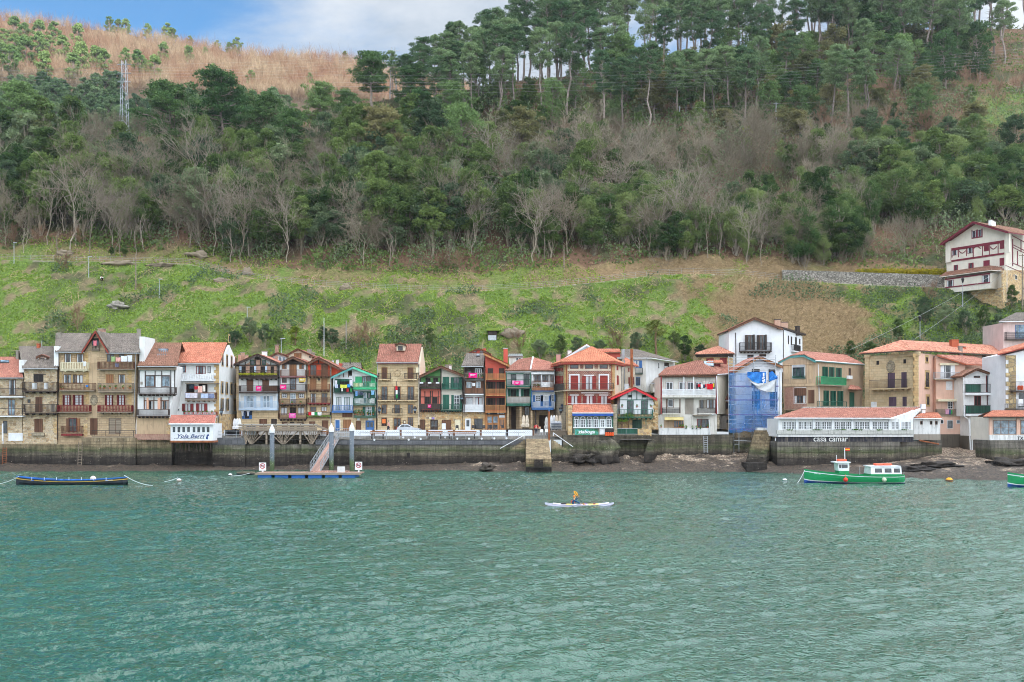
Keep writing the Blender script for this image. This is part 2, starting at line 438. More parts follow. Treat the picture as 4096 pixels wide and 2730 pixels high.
bz=bz+np.clip(rock-0.52,0,1)*2.0*np.clip(rock2*3-1.1,0,1)+(fbm(bx,by,0.6,3,2)-0.5)*0.22
idx=np.arange(px_.size).reshape(px_.shape)
Q=np.stack([idx[:-1,:-1],idx[:-1,1:],idx[1:,1:],idx[1:,:-1]],-1).reshape(-1,4)
t=NT('shingle');vor=t.n('ShaderNodeTexVoronoi',{'Vector':t.scale(t.pos,(1,0.6,1)),'Scale':5.5})
sp=t.n('ShaderNodeSeparateColor',{0:vor.outputs['Color']}).outputs[0]
stones=t.ramp(sp,[(0.0,lin((84,71,60))),(0.4,lin((132,113,95))),(0.75,lin((156,136,116))),(1.0,lin((214,198,178)))])
weed=t.mix(0.5,lin((46,40,37)),t.ramp(sp,[(0.0,lin((46,40,35))),(1.0,lin((122,104,86)))]))
zn=t.n('ShaderNodeSeparateXYZ',{0:t.pos}).outputs[2]
amt=t.math('ADD',t.math('MULTIPLY',t.noise(t.pos,0.35,6,0.65),2.6),t.math('MULTIPLY',zn,-0.32))
col=t.mix(t.ramp(amt,[(0.62,0.0),(0.92,1.0)]),stones,weed)
col=t.mix(t.ramp(zn,[(0.0,0.75),(0.22,0.0)]),col,lin((70,60,52)))
SHOREM=t.done(col,0.75,t.math('ADD',t.noise(t.pos,6,4),sp),0.08,0.35)
fs=np_mesh('foreshore',np.stack([bx,by,bz],-1).reshape(-1,3),Q,SHOREM,smooth=True);fs['kind']='structure'
wy=12.0*(200.0/12.0)**np.linspace(0,1,900)
wu=np.linspace(-1,1,900)
WY=np.repeat(wy[:,None],len(wu),1);WX=wu[None,:]*(0.6*WY+22)
wz=np.zeros_like(WX)
def add_waves(n,lmin,lmax,slope,spread,seed):
 global wz
 r=np.random.default_rng(seed)
 for i in range(n):
  L=lmin*(lmax/lmin)**r.random();k=2*math.pi/L
  th=math.radians(-72)+r.normal()*spread
  A=slope*L/(2*math.pi)/math.sqrt(n/2)
  ph=k*(WX*math.cos(th)+WY*math.sin(th))+r.random()*6.28
  dL=np.clip((L/(WY*0.0018+0.015)-1.0)/2,0,1)
  wz+=dL*A*(np.sin(ph)+0.22*np.sin(2*ph+1.57))
gust=0.55+0.9*fbm(WX,WY*0.6,16,21,3)
add_waves(30,0.9,2.6,0.13,0.42,1)
add_waves(14,2.6,7.0,0.06,0.45,2)
add_waves(48,0.26,0.8,0.29,0.45,3)
wz*=gust
idx=np.arange(WX.size).reshape(WX.shape)
Q=np.stack([idx[:-1,:-1],idx[:-1,1:],idx[1:,1:],idx[1:,:-1]],-1).reshape(-1,4)
t=NT('sea_water')
co=t.scale(t.pos,(1,1.0,1))
r1=t.noise(t.scale(t.pos,(2.6,4.0,1)),1.0,3,0.55,0.4)
r2=t.noise(t.scale(t.pos,(7.5,11.0,1)),1.0,2,0.5,0.3)
hgt=t.math('ADD',r1,t.math('MULTIPLY',r2,0.35))
WATERM=t.done(t.ramp(t.noise(t.pos,0.05,4),[(0.35,lin((36,79,62))),(0.7,lin((45,91,71)))]),0.02,hgt,0.11,0.5,IOR=1.62)
wat=np_mesh('water',np.stack([WX,WY,wz],-1).reshape(-1,3),Q,WATERM,smooth=True);wat['kind']='structure'
mb=MB();mb.face([(-300,-60,-0.35),(300,-60,-0.35),(300,146,-0.35),(-300,146,-0.35)])
o=mb.build('seabed',paint('seabed',lin((60,92,80)),0.9));o['kind']='structure'
ang=np.linspace(0,2*math.pi,64,endpoint=False)
rings=np.linspace(0,1,14)
V,Fq=[],[]
cz=560.0  # cloud out of view, shaped to shade the near scene and soften the sun
off_=sun_dir*((cz-190)/sun_dir.z)
edgeY=560.0+off_.y
for layer,sgn in((0,-1),(1,1)):
 for r in rings:
  for a in ang:
   rr=r*(1+0.05*math.sin(3*a+1)+0.03*math.sin(7*a))
   x=off_.x-40+800*rr*math.cos(a);y=edgeY-480+480*rr*math.sin(a)
   th=math.sqrt(max(0,1-r*r))*(70 if sgn>0 else 18)+2
   V.append((x,y,cz+sgn*th*(0.8+0.4*noise.noise(Vector((x/90,y/90,layer*5.0))))))
na=len(ang);nr_=len(rings)
for l in(0,1):
 b=l*na*nr_
 for i in range(nr_-1):
  for k in range(na):
   k2=(k+1)%na
   Fq.append((b+i*na+k,b+i*na+k2,b+(i+1)*na+k2,b+(i+1)*na+k))
for k in range(na):
 k2=(k+1)%na;e=(nr_-1)*na
 Fq.append((e+k,e+k2,na*nr_+e+k2,na*nr_+e+k))
t=NT('cloud_diffuser')
df=t.n('ShaderNodeBsdfDiffuse',{'Color':(0.9,0.9,0.9)});tr=t.n('ShaderNodeBsdfTranslucent',{'Color':(0.95,0.97,1.0)})
mx=t.n('ShaderNodeMixShader',{0:0.85,1:df.outputs[0],2:tr.outputs[0]});t.t.links.new(mx.outputs[0],t.out.inputs[0])
o=np_mesh('cloud',V,Fq,t.m,smooth=True);o['kind']='stuff';o['label']='unseen shading cloud over the harbour'
def leaf_mat(key,c1,c2,sc=0.5,trans=0.25):
 t=NT(key)
 nz=t.noise(t.obj,sc,4,0.65)
 f=t.math('ADD',t.math('MULTIPLY',nz,0.75),t.math('MULTIPLY',t.rnd,0.35))
 col=t.ramp(f,[(0.36,lin(c1)),(0.74,lin(c2))])
 d=t.n('ShaderNodeBsdfDiffuse',{'Color':col});tr=t.n('ShaderNodeBsdfTranslucent',{'Color':col})
 m=t.n('ShaderNodeMixShader',{0:trans,1:d.outputs[0],2:tr.outputs[0]})
 t.t.links.new(m.outputs[0],t.out.inputs[0])
 return t.m
def bark_mat(key,c1,c2):
 t=NT(key)
 f=t.math('ADD',t.math('MULTIPLY',t.noise(t.obj,1.5,5,0.7),0.7),t.math('MULTIPLY',t.rnd,0.3))
 col=t.ramp(f,[(0.35,lin(c1)),(0.7,lin(c2))])
 return t.done(col,0.95,None,0,0.05)
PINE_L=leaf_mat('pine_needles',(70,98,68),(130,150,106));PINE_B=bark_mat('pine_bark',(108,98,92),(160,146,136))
DPINE_L=leaf_mat('dark_pine_needles',(62,90,56),(118,142,88));RPINE_L=leaf_mat('rusty_pine_needles',(90,98,64),(138,132,90))
SPINE_L=leaf_mat('sunlit_young_pine_needles',(84,112,66),(130,150,92),0.25)  # sunlit tone of the far pines put into the needle colour
EVER_L=leaf_mat('evergreen_leaves',(56,80,46),(122,140,80));EVER2_L=leaf_mat('holm_oak_leaves',(68,90,64),(130,144,106))
BAM_L=leaf_mat('bamboo_leaves',(70,98,56),(134,148,92));YEL_L=leaf_mat('yellow_green_leaves',(98,118,44),(150,158,62))
BARE_B=bark_mat('bare_bark',(112,102,86),(166,154,134));BARE2_B=bark_mat('brown_bark',(112,88,70),(156,126,104));PALE_B=bark_mat('pale_bark',(120,110,96),(170,158,142))
t=NT('far_twigs')
FARB=t.done(t.mix(t.ramp(t.noise(t.pos,.05,4),[(.42,0.0),(.6,1.0)]),t.ramp(t.noise(t.pos,.7,4,.8),[(.35,lin((76,54,42))),(.65,lin((136,100,80)))]),t.ramp(t.noise(t.pos,.6,4,.8),[(.35,lin((88,78,62))),(.65,lin((168,148,122)))])),.95,None,0,.05)
def cards(cent,rad,n,size,r,up=0.0,aspect=0.6):
 """n small leaf quads through an ellipsoid; returns V (4n,3)"""
 d=r.normal(size=(n,3));d/=np.linalg.norm(d,axis=1)[:,None]
 rr=r.random(n)**0.45
 p=np.asarray(cent)+d*np.asarray(rad)*rr[:,None]
 a=r.normal(size=(n,3))+d*0.8;a[:,2]+=up
 a/=np.linalg.norm(a,axis=1)[:,None]
 b=np.cross(a,r.normal(size=(n,3)));b/=np.linalg.norm(b,axis=1)[:,None]
 s=size*(0.6+0.8*r.random(n))[:,None]
 a=a*s;b=b*s*aspect
 return np.stack([p-a*0.5,p+b*0.5,p+a*0.6,p-b*0.5],1).reshape(-1,3)
def quads(n,b=0):return np.arange(b,b+4*n).reshape(-1,4)
class Tw:
 """branch geometry: tapered 3 to 6 sided tubes"""
 def __init__(self):self.V,self.Q,self.n=[],[],0
 def seg(self,p0,p1,r0,r1,k=3):
  p0=np.asarray(p0,float);p1=np.asarray(p1,float);d=p1-p0;L=np.linalg.norm(d)
  if L<1e-6:return
  d/=L;a=np.cross(d,(0,0,1)if abs(d[2])<0.9 else(1,0,0));a/=np.linalg.norm(a);c=np.cross(d,a)
  th=np.arange(k)*2*math.pi/k;ring=np.cos(th)[:,None]*a+np.sin(th)[:,None]*c
  self.V+=[p0+ring*r0,p1+ring*r1]
  i=np.arange(k);j=(i+1)%k
  self.Q.append(np.stack([i,j,j+k,i+k],1)+self.n);self.n+=2*k
 def path(self,pts,r0,r1,k=5):
  n=len(pts)-1
  for i in range(n):
   self.seg(pts[i],pts[i+1],r0+(r1-r0)*i/n,r0+(r1-r0)*(i+1)/n,k)
 def arrays(self):return np.concatenate(self.V),np.concatenate(self.Q)
def bent(p0,p1,r,wob,n=5):
 p0=np.asarray(p0,float);p1=np.asarray(p1,float);L=np.linalg.norm(p1-p0)
 pts=[p0+(p1-p0)*t for t in np.linspace(0,1,n+1)]
 off=np.zeros(3)
 for i in range(1,n):
  off=off*0.6+r.normal(size=3)*wob*L
  pts[i]=pts[i]+off
 return pts
def tree_root(name,Vc,mc,Tv,mt,crown='crown'):
 """prototype tree at the origin: Empty > trunk, crown"""
 e=bpy.data.objects.new(name,None);COL.objects.link(e)
 if Tv is not None:np_mesh('trunk',Tv[0],Tv[1],mt,e)
 if Vc is not None:np_mesh(crown,Vc,quads(len(Vc)//4),mc,e)
 return e
def pine(seed,h=26,crown=0.42,rx=3.4,n=46,per=105,size=0.55,mats=(PINE_L,PINE_B),flat=0.5,limbs_low=0.0):
 r=np.random.default_rng(seed);T=Tw();top=np.array([r.normal()*0.9,r.normal()*0.9,h])
 tr=bent((0,0,-1.5),top,r,0.012,7);T.path(tr,0.26+h*0.006,0.07,6)
 def at(t):
  q=t*(len(tr)-1);i=min(int(q),len(tr)-2);return tr[i]+(tr[i+1]-tr[i])*(q-i)
 Vc=[]
 for i in range(n):
  u=(i+0.5)/n;t=(1-crown)+crown*u;b=at(t*0.97+0.015)
  prof=math.sin(math.pi*min(1,(u*0.86+0.14)))**0.55
  L=rx*prof*(0.45+0.75*r.random());az=i*2.4+r.random()*1.2
  e=b+np.array([math.cos(az)*L,math.sin(az)*L,L*(0.15+0.5*u)+0.3])
  T.path(bent(b-np.array([0,0,0.5]),e,r,0.05,3),0.09,0.03,3)
  R=0.75+0.55*r.random()+0.12*rx
  Vc.append(cards(e+np.array([0,0,0.25]),(R,R,R*flat),int(per*(0.6+0.8*r.random())),size,r,0.5))
 for i in range(int(n*limbs_low)):
  b=at(0.25+(0.7-crown)*r.random());az=r.random()*6.28;L=0.8+1.8*r.random()
  T.path(bent(b,b+np.array([math.cos(az)*L,math.sin(az)*L,L*0.2]),r,0.08,2),0.05,0.02,3)
 Vc.append(cards(top,(0.9,0.9,1.0),per,size,r,0.6))
 return np.concatenate(Vc),T.arrays()
def big_pine(seed,h=17,rx=8,mats=None,per=150,lo=0.4):
 """old pine with long level limbs and separate plates of needles"""
 r=np.random.default_rng(seed);T=Tw();tr=bent((0,0,-2),(r.normal()*0.6,r.normal()*0.6,h),r,0.015,8);T.path(tr,0.48,0.1,7)
 Vc=[]
 for i in range(26):
  u=(i+r.random())/26;z=h*(lo+(1-lo)*u);q=z/h*8;k=min(int(max(q,0)),7);b=tr[k]+(tr[k+1]-tr[k])*(q-k)
  L=rx*(1-0.75*u**1.6)*(0.45+0.65*r.random());az=i*2.4+r.random()
  e=b+np.array([math.cos(az)*L,math.sin(az)*L,L*(0.12+0.3*u)])
  pts=bent(b,e,r,0.06,4);T.path(pts,0.16,0.05,4)
  for j in range(4):
   c=pts[2+j%3]+r.normal(size=3)*np.array([1.0,1.0,0.35])*(0.5+0.12*rx)+np.array([0,0,0.6])
   T.seg(pts[2],c,0.06,0.02,3)
   R=0.9+0.6*r.random()+0.05*rx
   Vc.append(cards(c,(R*1.2,R*1.2,R*0.45),int(per*(0.5+0.5*r.random())),0.5,r,0.5))
 return np.concatenate(Vc),T.arrays()
def bushy(seed,h=10,rx=3.2,n=30,per=170,size=0.36,flat=0.8,stem=0.3,feather=0.0,aspect=0.6):
 """broadleaf evergreen: crown of uneven leaf clumps down to near the ground"""
 r=np.random.default_rng(seed);T=Tw();tr=bent((0,0,-1.2),(r.normal()*0.5,r.normal()*0.5,h*0.85),r,0.03,5);T.path(tr,0.1+h*0.014,0.05,5)
 Vc=[]
 for i in range(n):
  u=r.random();z=h*(stem+(0.97-stem)*u);az=r.random()*6.28
  prof=math.sin(math.pi*(0.12+0.83*u))**0.7
  L=rx*prof*(0.35+0.7*r.random());c=np.array([math.cos(az)*L,math.sin(az)*L,z])
  k=min(4,int(u*4));T.path(bent(tr[k],c,r,0.06,2),0.06,0.02,3)
  R=(0.6+0.6*r.random())*(0.55+0.16*rx)
  Vc.append(cards(c,(R,R,R*flat),int(per*(0.6+0.7*r.random())),size,r,feather,aspect))
 return np.concatenate(Vc),T.arrays()
def bare(seed,h=11,spread=0.55,lv=5,up=0.35,trunk=0.35,r0=None,twig=0.016,kids=(5,5,4,4,3)):
 r=np.random.default_rng(seed);T=Tw();r0=r0 or 0.008*h+0.04
 def grow(p,d,L,rad,lev):
  e=p+d*L;pts=bent(p,e,r,0.06 if lev else 0.03,4 if lev<2 else 2)
  T.path(pts,rad,max(twig,rad*0.55),6 if lev==0 else 3)
  if lev>=lv:return
  for j in range(kids[lev]):
   t0=0.4 if lev else trunk;t=t0+(1-t0)*(j+r.random())/kids[lev]
   q=t*(len(pts)-1);i=min(int(q),len(pts)-2);b=pts[i]+(pts[i+1]-pts[i])*(q-i)
   nd=d+r.normal(size=3)*spread*(1.1 if lev else 0.9);nd[2]+=up*0.5;nd/=np.linalg.norm(nd)
   grow(b,nd,L*(0.55+0.3*r.random()),max(twig,rad*0.52),lev+1)
 grow(np.array([0,0,-1.0]),np.array([r.normal()*0.06,r.normal()*0.06,1.0]),h*0.52,r0,0)
 return None,T.arrays()
def palm(seed):
 r=np.random.default_rng(seed);T=Tw();T.path(bent((0,0,-1),(0.2,0,4.6),r,0.01,4),0.22,0.18,7);Vc=[]
 for i in range(46):
  az=r.random()*6.28;el=-0.9+2.2*r.random();L=1.0+0.5*r.random();d=np.array([math.cos(az)*math.cos(el),math.sin(az)*math.cos(el),math.sin(el)])
  c=np.array([0.2,0,4.8])+d*L;T.seg((0.2,0,4.7),c,0.03,0.02,3)
  for k in range(15):
   dd=d+r.normal(size=3)*0.55;dd/=np.linalg.norm(dd);s=np.cross(dd,r.normal(size=3));s/=np.linalg.norm(s)
   Vc.append(np.stack([c,c+dd*0.5+s*0.05,c+dd*0.95-np.array([0,0,0.12]),c+dd*0.5-s*0.05]))
 return np.concatenate(Vc),T.arrays()
PROTO={}
def proto(kind,name,gen,mc,mt,variants):
 PROTO[kind]=[(name,gen(k),mc,mt)for k in variants]
proto('pine','pine_tree',lambda k:pine(k,27+k%4*1.5,0.38+0.05*(k%3),3.3+0.55*(k%3),46,190,0.42,limbs_low=0.7),PINE_L,PINE_B,[1,2,3,4,5,6])
proto('dark_pine','pine_tree',lambda k:big_pine(k,16+k%3*2,6.5+k%2*1.5),DPINE_L,PINE_B,[11,12,13])
proto('umbrella_pine','pine_tree',lambda k:big_pine(k,20,9.0,lo=0.52),DPINE_L,PINE_B,[21])
proto('rusty_pine','pine_tree',lambda k:big_pine(k,16,6.5),RPINE_L,PINE_B,[31,32])
proto('full_pine','pine_tree',lambda k:pine(k,17,0.82,4.6,60,120,0.5,flat=0.6),DPINE_L,PINE_B,[41,42])
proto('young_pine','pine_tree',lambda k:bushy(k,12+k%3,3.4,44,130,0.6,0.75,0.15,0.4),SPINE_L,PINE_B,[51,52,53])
proto('shade_pine','pine_tree',lambda k:bushy(k,12+k%3,3.4,44,130,0.6,0.75,0.15,0.4),PINE_L,PINE_B,[54,55])  # same form as young_pine, with darker needles for the shaded slope
proto('evergreen','evergreen_tree',lambda k:bushy(k,10+k%3*1.5,3.0+0.4*(k%2),44,230,0.34),EVER_L,BARE_B,[61,62,63,64])
proto('holm','evergreen_tree',lambda k:bushy(k,9+k%3*1.5,3.4,44,220,0.34,0.7),EVER2_L,BARE_B,[71,72,73])
proto('bamboo','bamboo_clump',lambda k:bushy(k,8.5+k%3,2.1,50,150,0.46,1.1,0.22,0.9,0.2),BAM_L,PALE_B,[81,82,83])
proto('yellowgreen','evergreen_tree',lambda k:bushy(k,9,2.6,28,130,0.45,0.5),YEL_L,BARE2_B,[85])
proto('bare','bare_tree',lambda k:bare(k,11+k%3*1.5,0.5+0.06*(k%3),kids=(5,4,4,3,3),twig=.019),None,BARE_B,[91,92,93,94,95])
proto('bare_wide','bare_tree',lambda k:bare(k,10.5,0.62,5,0.55,kids=(6,4,4,3,2),twig=.02),None,BARE_B,[101,102,103])
proto('bare_tall','bare_tree',lambda k:bare(k,16,0.5,4,0.3,kids=(7,4,3,3,2),r0=0.14,trunk=.55),None,PALE_B,[111,112,113])
proto('dead','dead_trunk',lambda k:bare(k,11,0.45,2,0.2,kids=(4,2,2,0,0),r0=0.15,twig=0.03),None,PALE_B,[121,122])
proto('sapling','bare_tree',lambda k:bare(k,5.5,0.42,4,0.5,kids=(6,5,4,3,0),r0=0.07,twig=0.02),None,BARE2_B,[131,132])
PROTO['palm']=[('palm_tree',palm(1),leaf_mat('palm_leaves',(70,92,50),(128,134,70)),BARE2_B)]
PROTO_OBJ={}
LAND=[(230,'the rubble house'),(560,'the pointed-gable house'),(720,'the brown-tiled house'),(930,'the white house with orange roof'),(1110,'the flower-box timber house'),(1340,'the red gabled house'),(1500,'the bright green balconies'),(1690,'the stone house with crest'),(1860,'the half green gabled house'),(2030,'the red house with wooden balconies'),(2210,'the green and blue balconies'),(2480,'the big brick house'),(2640,'the small red-edged gable'),(2900,'the long white gallery house'),(3130,'the scaffolded house'),(3450,'the brown stucco villa'),(3700,'the yellow stone mansion'),(9999,'the white maroon-beamed house')]
ORD='first second third fourth fifth sixth seventh eighth ninth tenth eleventh twelfth thirteenth fourteenth fifteenth sixteenth seventeenth eighteenth nineteenth twentieth'.split()
PLANTED=[]
KINDW={'pine':'tall bare-stemmed pine','dark_pine':'dark spreading pine','umbrella_pine':'broad flat-topped pine','rusty_pine':'rust-tinged pine','full_pine':'full green pine','young_pine':'bright bushy pine','shade_pine':'shaded bushy pine','evergreen':'dark leafy evergreen','holm':'grey-green evergreen','bamboo':'feathery bamboo clump','yellowgreen':'yellow-green tree','bare':'bare grey tree','bare_wide':'bare wide-crowned tree','bare_tall':'tall thin bare tree','dead':'pale broken trunk','sapling':'low bare brown shrub','palm':'fan palm with brown skirt'}
CATW={'pine_tree':'pine','evergreen_tree':'tree','bamboo_clump':'bamboo','bare_tree':'tree','dead_trunk':'dead tree','palm_tree':'palm'}
def plant(kind,px,row,s=1.0,far=False,dz=0.0,sx=None):
 p=hit(px,row,far)
 PLANTED.append((kind,px,row,p+Vector((0,0,dz)),s,sx or s,far))
def flush_plants():
 cells={}
 for e in PLANTED:
  kind,px,row,p,s,sx,far=e
  lm=next(n for x,n in LAND if px<x)
  band='far hill' if far else('ridge top' if row<470 else 'upper wood' if row<640 else 'mid wood' if row<800 else 'lower wood' if row<960 else 'wood edge' if row<1120 else 'grass slope' if row<1330 else 'behind roofs')
  cells.setdefault((KINDW[kind],band,lm),[]).append(e)
 for(kw,band,lm),es in cells.items():
  es.sort(key=lambda e:e[1])
  for i,(kind,px,row,p,s,sx,far)in enumerate(es):
   lab=f'{kw} {band}, above {lm}' if len(es)==1 else f'{ORD[min(i, 19)]} {kw} from left, {band}, above {lm}'
   vs=PROTO[kind];vi=random.randrange(len(vs));name,(Vc,Tv),mc,mt=vs[vi]
   if(kind,vi)not in PROTO_OBJ:
    r=tree_root(name,Vc,mc,Tv,mt);PROTO_OBJ[(kind,vi)]=r
   else:
    src=PROTO_OBJ[(kind,vi)];r=src.copy();COL.objects.link(r)
    for ch in list(src.children):
     c=ch.copy();COL.objects.link(c);c.parent=r
   r.location=p;r.rotation_euler=(random.uniform(-.05,.05),random.uniform(-.05,.05),random.uniform(0,6.28));r.scale=(sx,sx,s)
   tag(r,lab,CATW[name],{'pine_tree':'pines on the hillside','bare_tree':'bare trees on the hillside','evergreen_tree':'evergreen trees on the hillside','bamboo_clump':'bamboo clumps at the wood edge','dead_trunk':'broken trunks in the wood','palm_tree':None}[name])
U=random.uniform
def spaced(n,gen,dmin,tries=40):
 out=[]
 for _ in range(n):
  for _ in range(tries):
   q=gen()
   if q is None:continue
   if all((q[0]-o[0])**2+((q[1]-o[1])*1.6)**2>dmin**2 for o in out):
    out.append(q);break
 return out
rp=lambda x:float(interp(x,RIDGE_PX))
for i,x in enumerate(np.linspace(1575,4080,66)):
 x+=U(-25,25);k=np.interp(x,[1560,1750,2000,2400,3600],[0.5,0.66,0.92,1.12,1.2])
 plant('pine',x,rp(x)+U(0,14),k*U(0.85,1.1),sx=min(1.0,k)*U(0.85,1.1))
for q in spaced(62,lambda:(lambda x:(x,rp(x)+U(35,170)))(U(1640,4040)),48):
 x=q[0];k=np.interp(x,[1560,1800,2100,2500,3600],[0.6,0.8,1.02,1.12,1.1])
 if 3700<x and q[1]>330:continue
 plant('pine',x,q[1],k*U(0.75,1.02),sx=min(1.0,k)*U(0.85,1.1))
for q in spaced(34,lambda:(lambda x:(x,rp(x)+U(110,270)))(U(2400,3850)),70):
 plant(random.choice(['full_pine','dark_pine','rusty_pine','evergreen','full_pine']),q[0],q[1],U(0.75,1.15))
for q in spaced(22,lambda:(U(3250,3960),U(120,330)),60):plant(random.choice(['pine','full_pine','pine','dark_pine']),q[0],q[1],U(.95,1.2))
for q in spaced(46,lambda:(U(1700,3700),U(430,570)),64):
 if q[1]>interp(q[0],[(1700,520),(2300,560),(3000,590),(3700,520)]):continue
 plant(random.choice(['pine','pine','full_pine','evergreen']),q[0],q[1],U(.7,.95),sx=U(.75,.95))
for q in spaced(60,lambda:(U(1650,3900),U(400,600)),46):
 if q[1]<rp(q[0])+60:continue
 plant(random.choice(['evergreen','holm','evergreen','rusty_pine']),q[0],q[1],U(.45,.8))
for k,x,y,s in[('umbrella_pine',678,695,1.12),('dark_pine',890,640,1.2),('dark_pine',1085,640,1.05),('dark_pine',1000,560,.8),('dark_pine',1485,440,1.05),('rusty_pine',1525,690,1.05),('full_pine',1690,620,1.0),('full_pine',1850,740,1.15),('rusty_pine',2098,655,.9),('dark_pine',2560,470,.55),('dark_pine',1640,480,.85),('dark_pine',1270,560,.8),('dark_pine',1160,690,.8),('dark_pine',60,640,1.0),('rusty_pine',130,700,.85),('dark_pine',1400,560,.7),('dark_pine',1790,560,.8)]:
 plant(k,x,y,s)
for q in spaced(36,lambda:(U(1900,3450),U(600,790)),72):
 plant(random.choice(['bare_wide','bare_wide','bare']),q[0],q[1],U(0.95,1.4))
for q in spaced(26,lambda:(U(200,1500),U(560,760)),70):
 plant(random.choice(['bare','bare_wide']),q[0],q[1],U(0.7,1.1))
for q in spaced(16,lambda:(U(3450,4090),U(300,560)),60):
 plant('sapling',q[0],q[1],U(0.9,1.6))
for q in spaced(20,lambda:(U(3050,3780),U(500,610)),40):
 plant('sapling',q[0],q[1],U(0.9,1.5))
for q in spaced(150,lambda:(U(-60,2350),U(620,1030)),54):
 if q[1]>interp(q[0],PATH_PX)-75:continue
 plant(random.choice(['evergreen','evergreen','holm']),q[0],q[1],U(0.95,1.5))
for q in spaced(48,lambda:(U(2350,4150),U(640,930)),60):
 if q[1]>interp(q[0],PATH_PX)-60:continue
 plant(random.choice(['evergreen','holm','evergreen','bamboo']),q[0],q[1],U(0.7,1.15))
for q in spaced(72,lambda:(U(-40,3500),U(760,1040)),70):
 if q[1]>interp(q[0],PATH_PX)-30:continue
 plant(random.choice(['bare','bare_tall','bare_tall','bare_wide']),q[0],q[1],U(0.85,1.25))
for q in spaced(60,lambda:(U(-40,2300),U(780,1030)),60):
 if q[1]>interp(q[0],PATH_PX)-75:continue
 plant(random.choice(['evergreen','holm']),q[0],q[1],U(.75,1.25),sx=U(.9,1.4))
for q in spaced(34,lambda:(U(60,3650),U(820,1050)),90):
 if q[1]>interp(q[0],PATH_PX)-25:continue
 plant('dead',q[0],q[1],U(0.7,1.05))
for q in spaced(170,lambda:(U(2330,4120),U(760,1075)),34):
 lo=interp(q[0],[(2330,880),(3200,900),(3500,800),(4100,700)]);hi=interp(q[0],[(2330,1020),(2700,1050),(3300,1070),(3420,1060),(3500,960),(3700,960),(4100,900)])
 if not lo<q[1]<hi:continue
 k=U(.7,1.35);plant(random.choice(['bamboo','bamboo','bamboo','evergreen']),q[0],q[1],k,sx=k*U(.9,1.5))
for q in spaced(54,lambda:(U(3420,4120),U(640,900)),36):k=U(.7,1.3);plant(random.choice(['bamboo','bamboo','holm']),q[0],q[1],k,sx=k*U(.9,1.6))
plant('evergreen',3745,740,1.15,sx=1.5);plant('evergreen',3690,770,1.0);plant('yellowgreen',3420,760,1.0);plant('yellowgreen',2985,590,.7);plant('evergreen',1780,950,1.25,sx=1.45)
plant('holm',1720,1000,1.2);plant('evergreen',2140,1010,1.1);plant('evergreen',2200,1030,.9)
for q in spaced(30,lambda:(U(2480,3350),U(600,800)),70):plant(random.choice(['evergreen','holm','sapling','bare']),q[0],q[1],U(0.45,0.7))
plant('bare',3450,1045,.62);plant('bare_wide',3600,1020,.8);plant('bare_wide',3660,1030,.75);plant('bare',3210,1050,.9)
for q in spaced(130,lambda:(U(-20,3500),U(930,1070)),28):
 if not-110<q[1]-interp(q[0],PATH_PX)<-20:continue
 k=U(.7,1.2);plant(random.choice(['bare_tall','bare_tall','bare_tall','dead','bare']),q[0],q[1],k,sx=k*U(.7,1))
plant('palm',2625,1420,1.0)
for x,y,k,s in[(1000,1375,'holm',.42),(1060,1395,'holm',.4),(940,1390,'holm',.36),(1110,1400,'evergreen',.35),(1180,1385,'yellowgreen',.42),(1330,1400,'holm',.38),(1290,1390,'evergreen',.34),(1470,1400,'sapling',.9),(1440,1405,'sapling',.8),(1720,1395,'evergreen',.34),(2160,1440,'holm',.42),(2240,1440,'evergreen',.4),(2310,1430,'holm',.36),(2080,1430,'sapling',.8),(2400,1425,'holm',.34),(2470,1425,'sapling',.9),(2540,1420,'holm',.4),(2740,1450,'evergreen',.42),(2800,1470,'holm',.4),(2700,1400,'evergreen',.35),(3590,1370,'evergreen',.4),(3700,1300,'holm',.42),(3780,1330,'holm',.45),(3860,1340,'holm',.45),(3930,1330,'evergreen',.4),(3990,1360,'holm',.4),(3720,1210,'sapling',.7),(3700,1250,'holm',.35),(4050,1230,'evergreen',.35),(3400,1440,'evergreen',.3),(3480,1430,'evergreen',.3),(310,1330,'sapling',.9),(490,1160,'sapling',.35),(560,1175,'sapling',.35),(250,1090,'sapling',.7),(60,990,'sapling',.9),(150,985,'sapling',.8),(320,985,'sapling',.7),(500,1030,'evergreen',.25),(445,1030,'evergreen',.2),(1770,1090,'sapling',.8),(1840,1090,'sapling',.8)]:
 plant(k,x,y,s)
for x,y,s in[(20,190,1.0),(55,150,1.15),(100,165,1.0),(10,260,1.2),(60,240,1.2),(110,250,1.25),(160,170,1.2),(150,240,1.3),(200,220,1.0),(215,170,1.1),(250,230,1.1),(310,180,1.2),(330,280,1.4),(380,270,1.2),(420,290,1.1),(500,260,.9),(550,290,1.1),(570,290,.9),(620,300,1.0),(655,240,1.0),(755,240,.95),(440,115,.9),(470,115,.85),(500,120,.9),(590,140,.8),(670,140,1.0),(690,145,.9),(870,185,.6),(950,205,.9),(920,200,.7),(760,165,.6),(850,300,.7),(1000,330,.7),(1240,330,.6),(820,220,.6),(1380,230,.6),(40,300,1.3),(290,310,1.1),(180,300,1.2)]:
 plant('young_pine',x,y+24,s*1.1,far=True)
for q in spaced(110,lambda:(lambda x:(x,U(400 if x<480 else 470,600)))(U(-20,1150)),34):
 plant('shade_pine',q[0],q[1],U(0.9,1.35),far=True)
flush_plants()
def stuff(name,V,Fq,m,label=None):
 o=np_mesh(name,V,Fq,m);o['kind']='stuff'
 if label:o['label']=label
 return o
def scatter_ground(n,pxr,rowf,keep=None):
 """random points of the near hillside, weighted evenly over the picture"""
 px=RNG.uniform(pxr[0],pxr[1],n);t=RNG.random(n)
 return px,t
r=np.random.default_rng(5);T=Tw();cnt=0
pts=[]
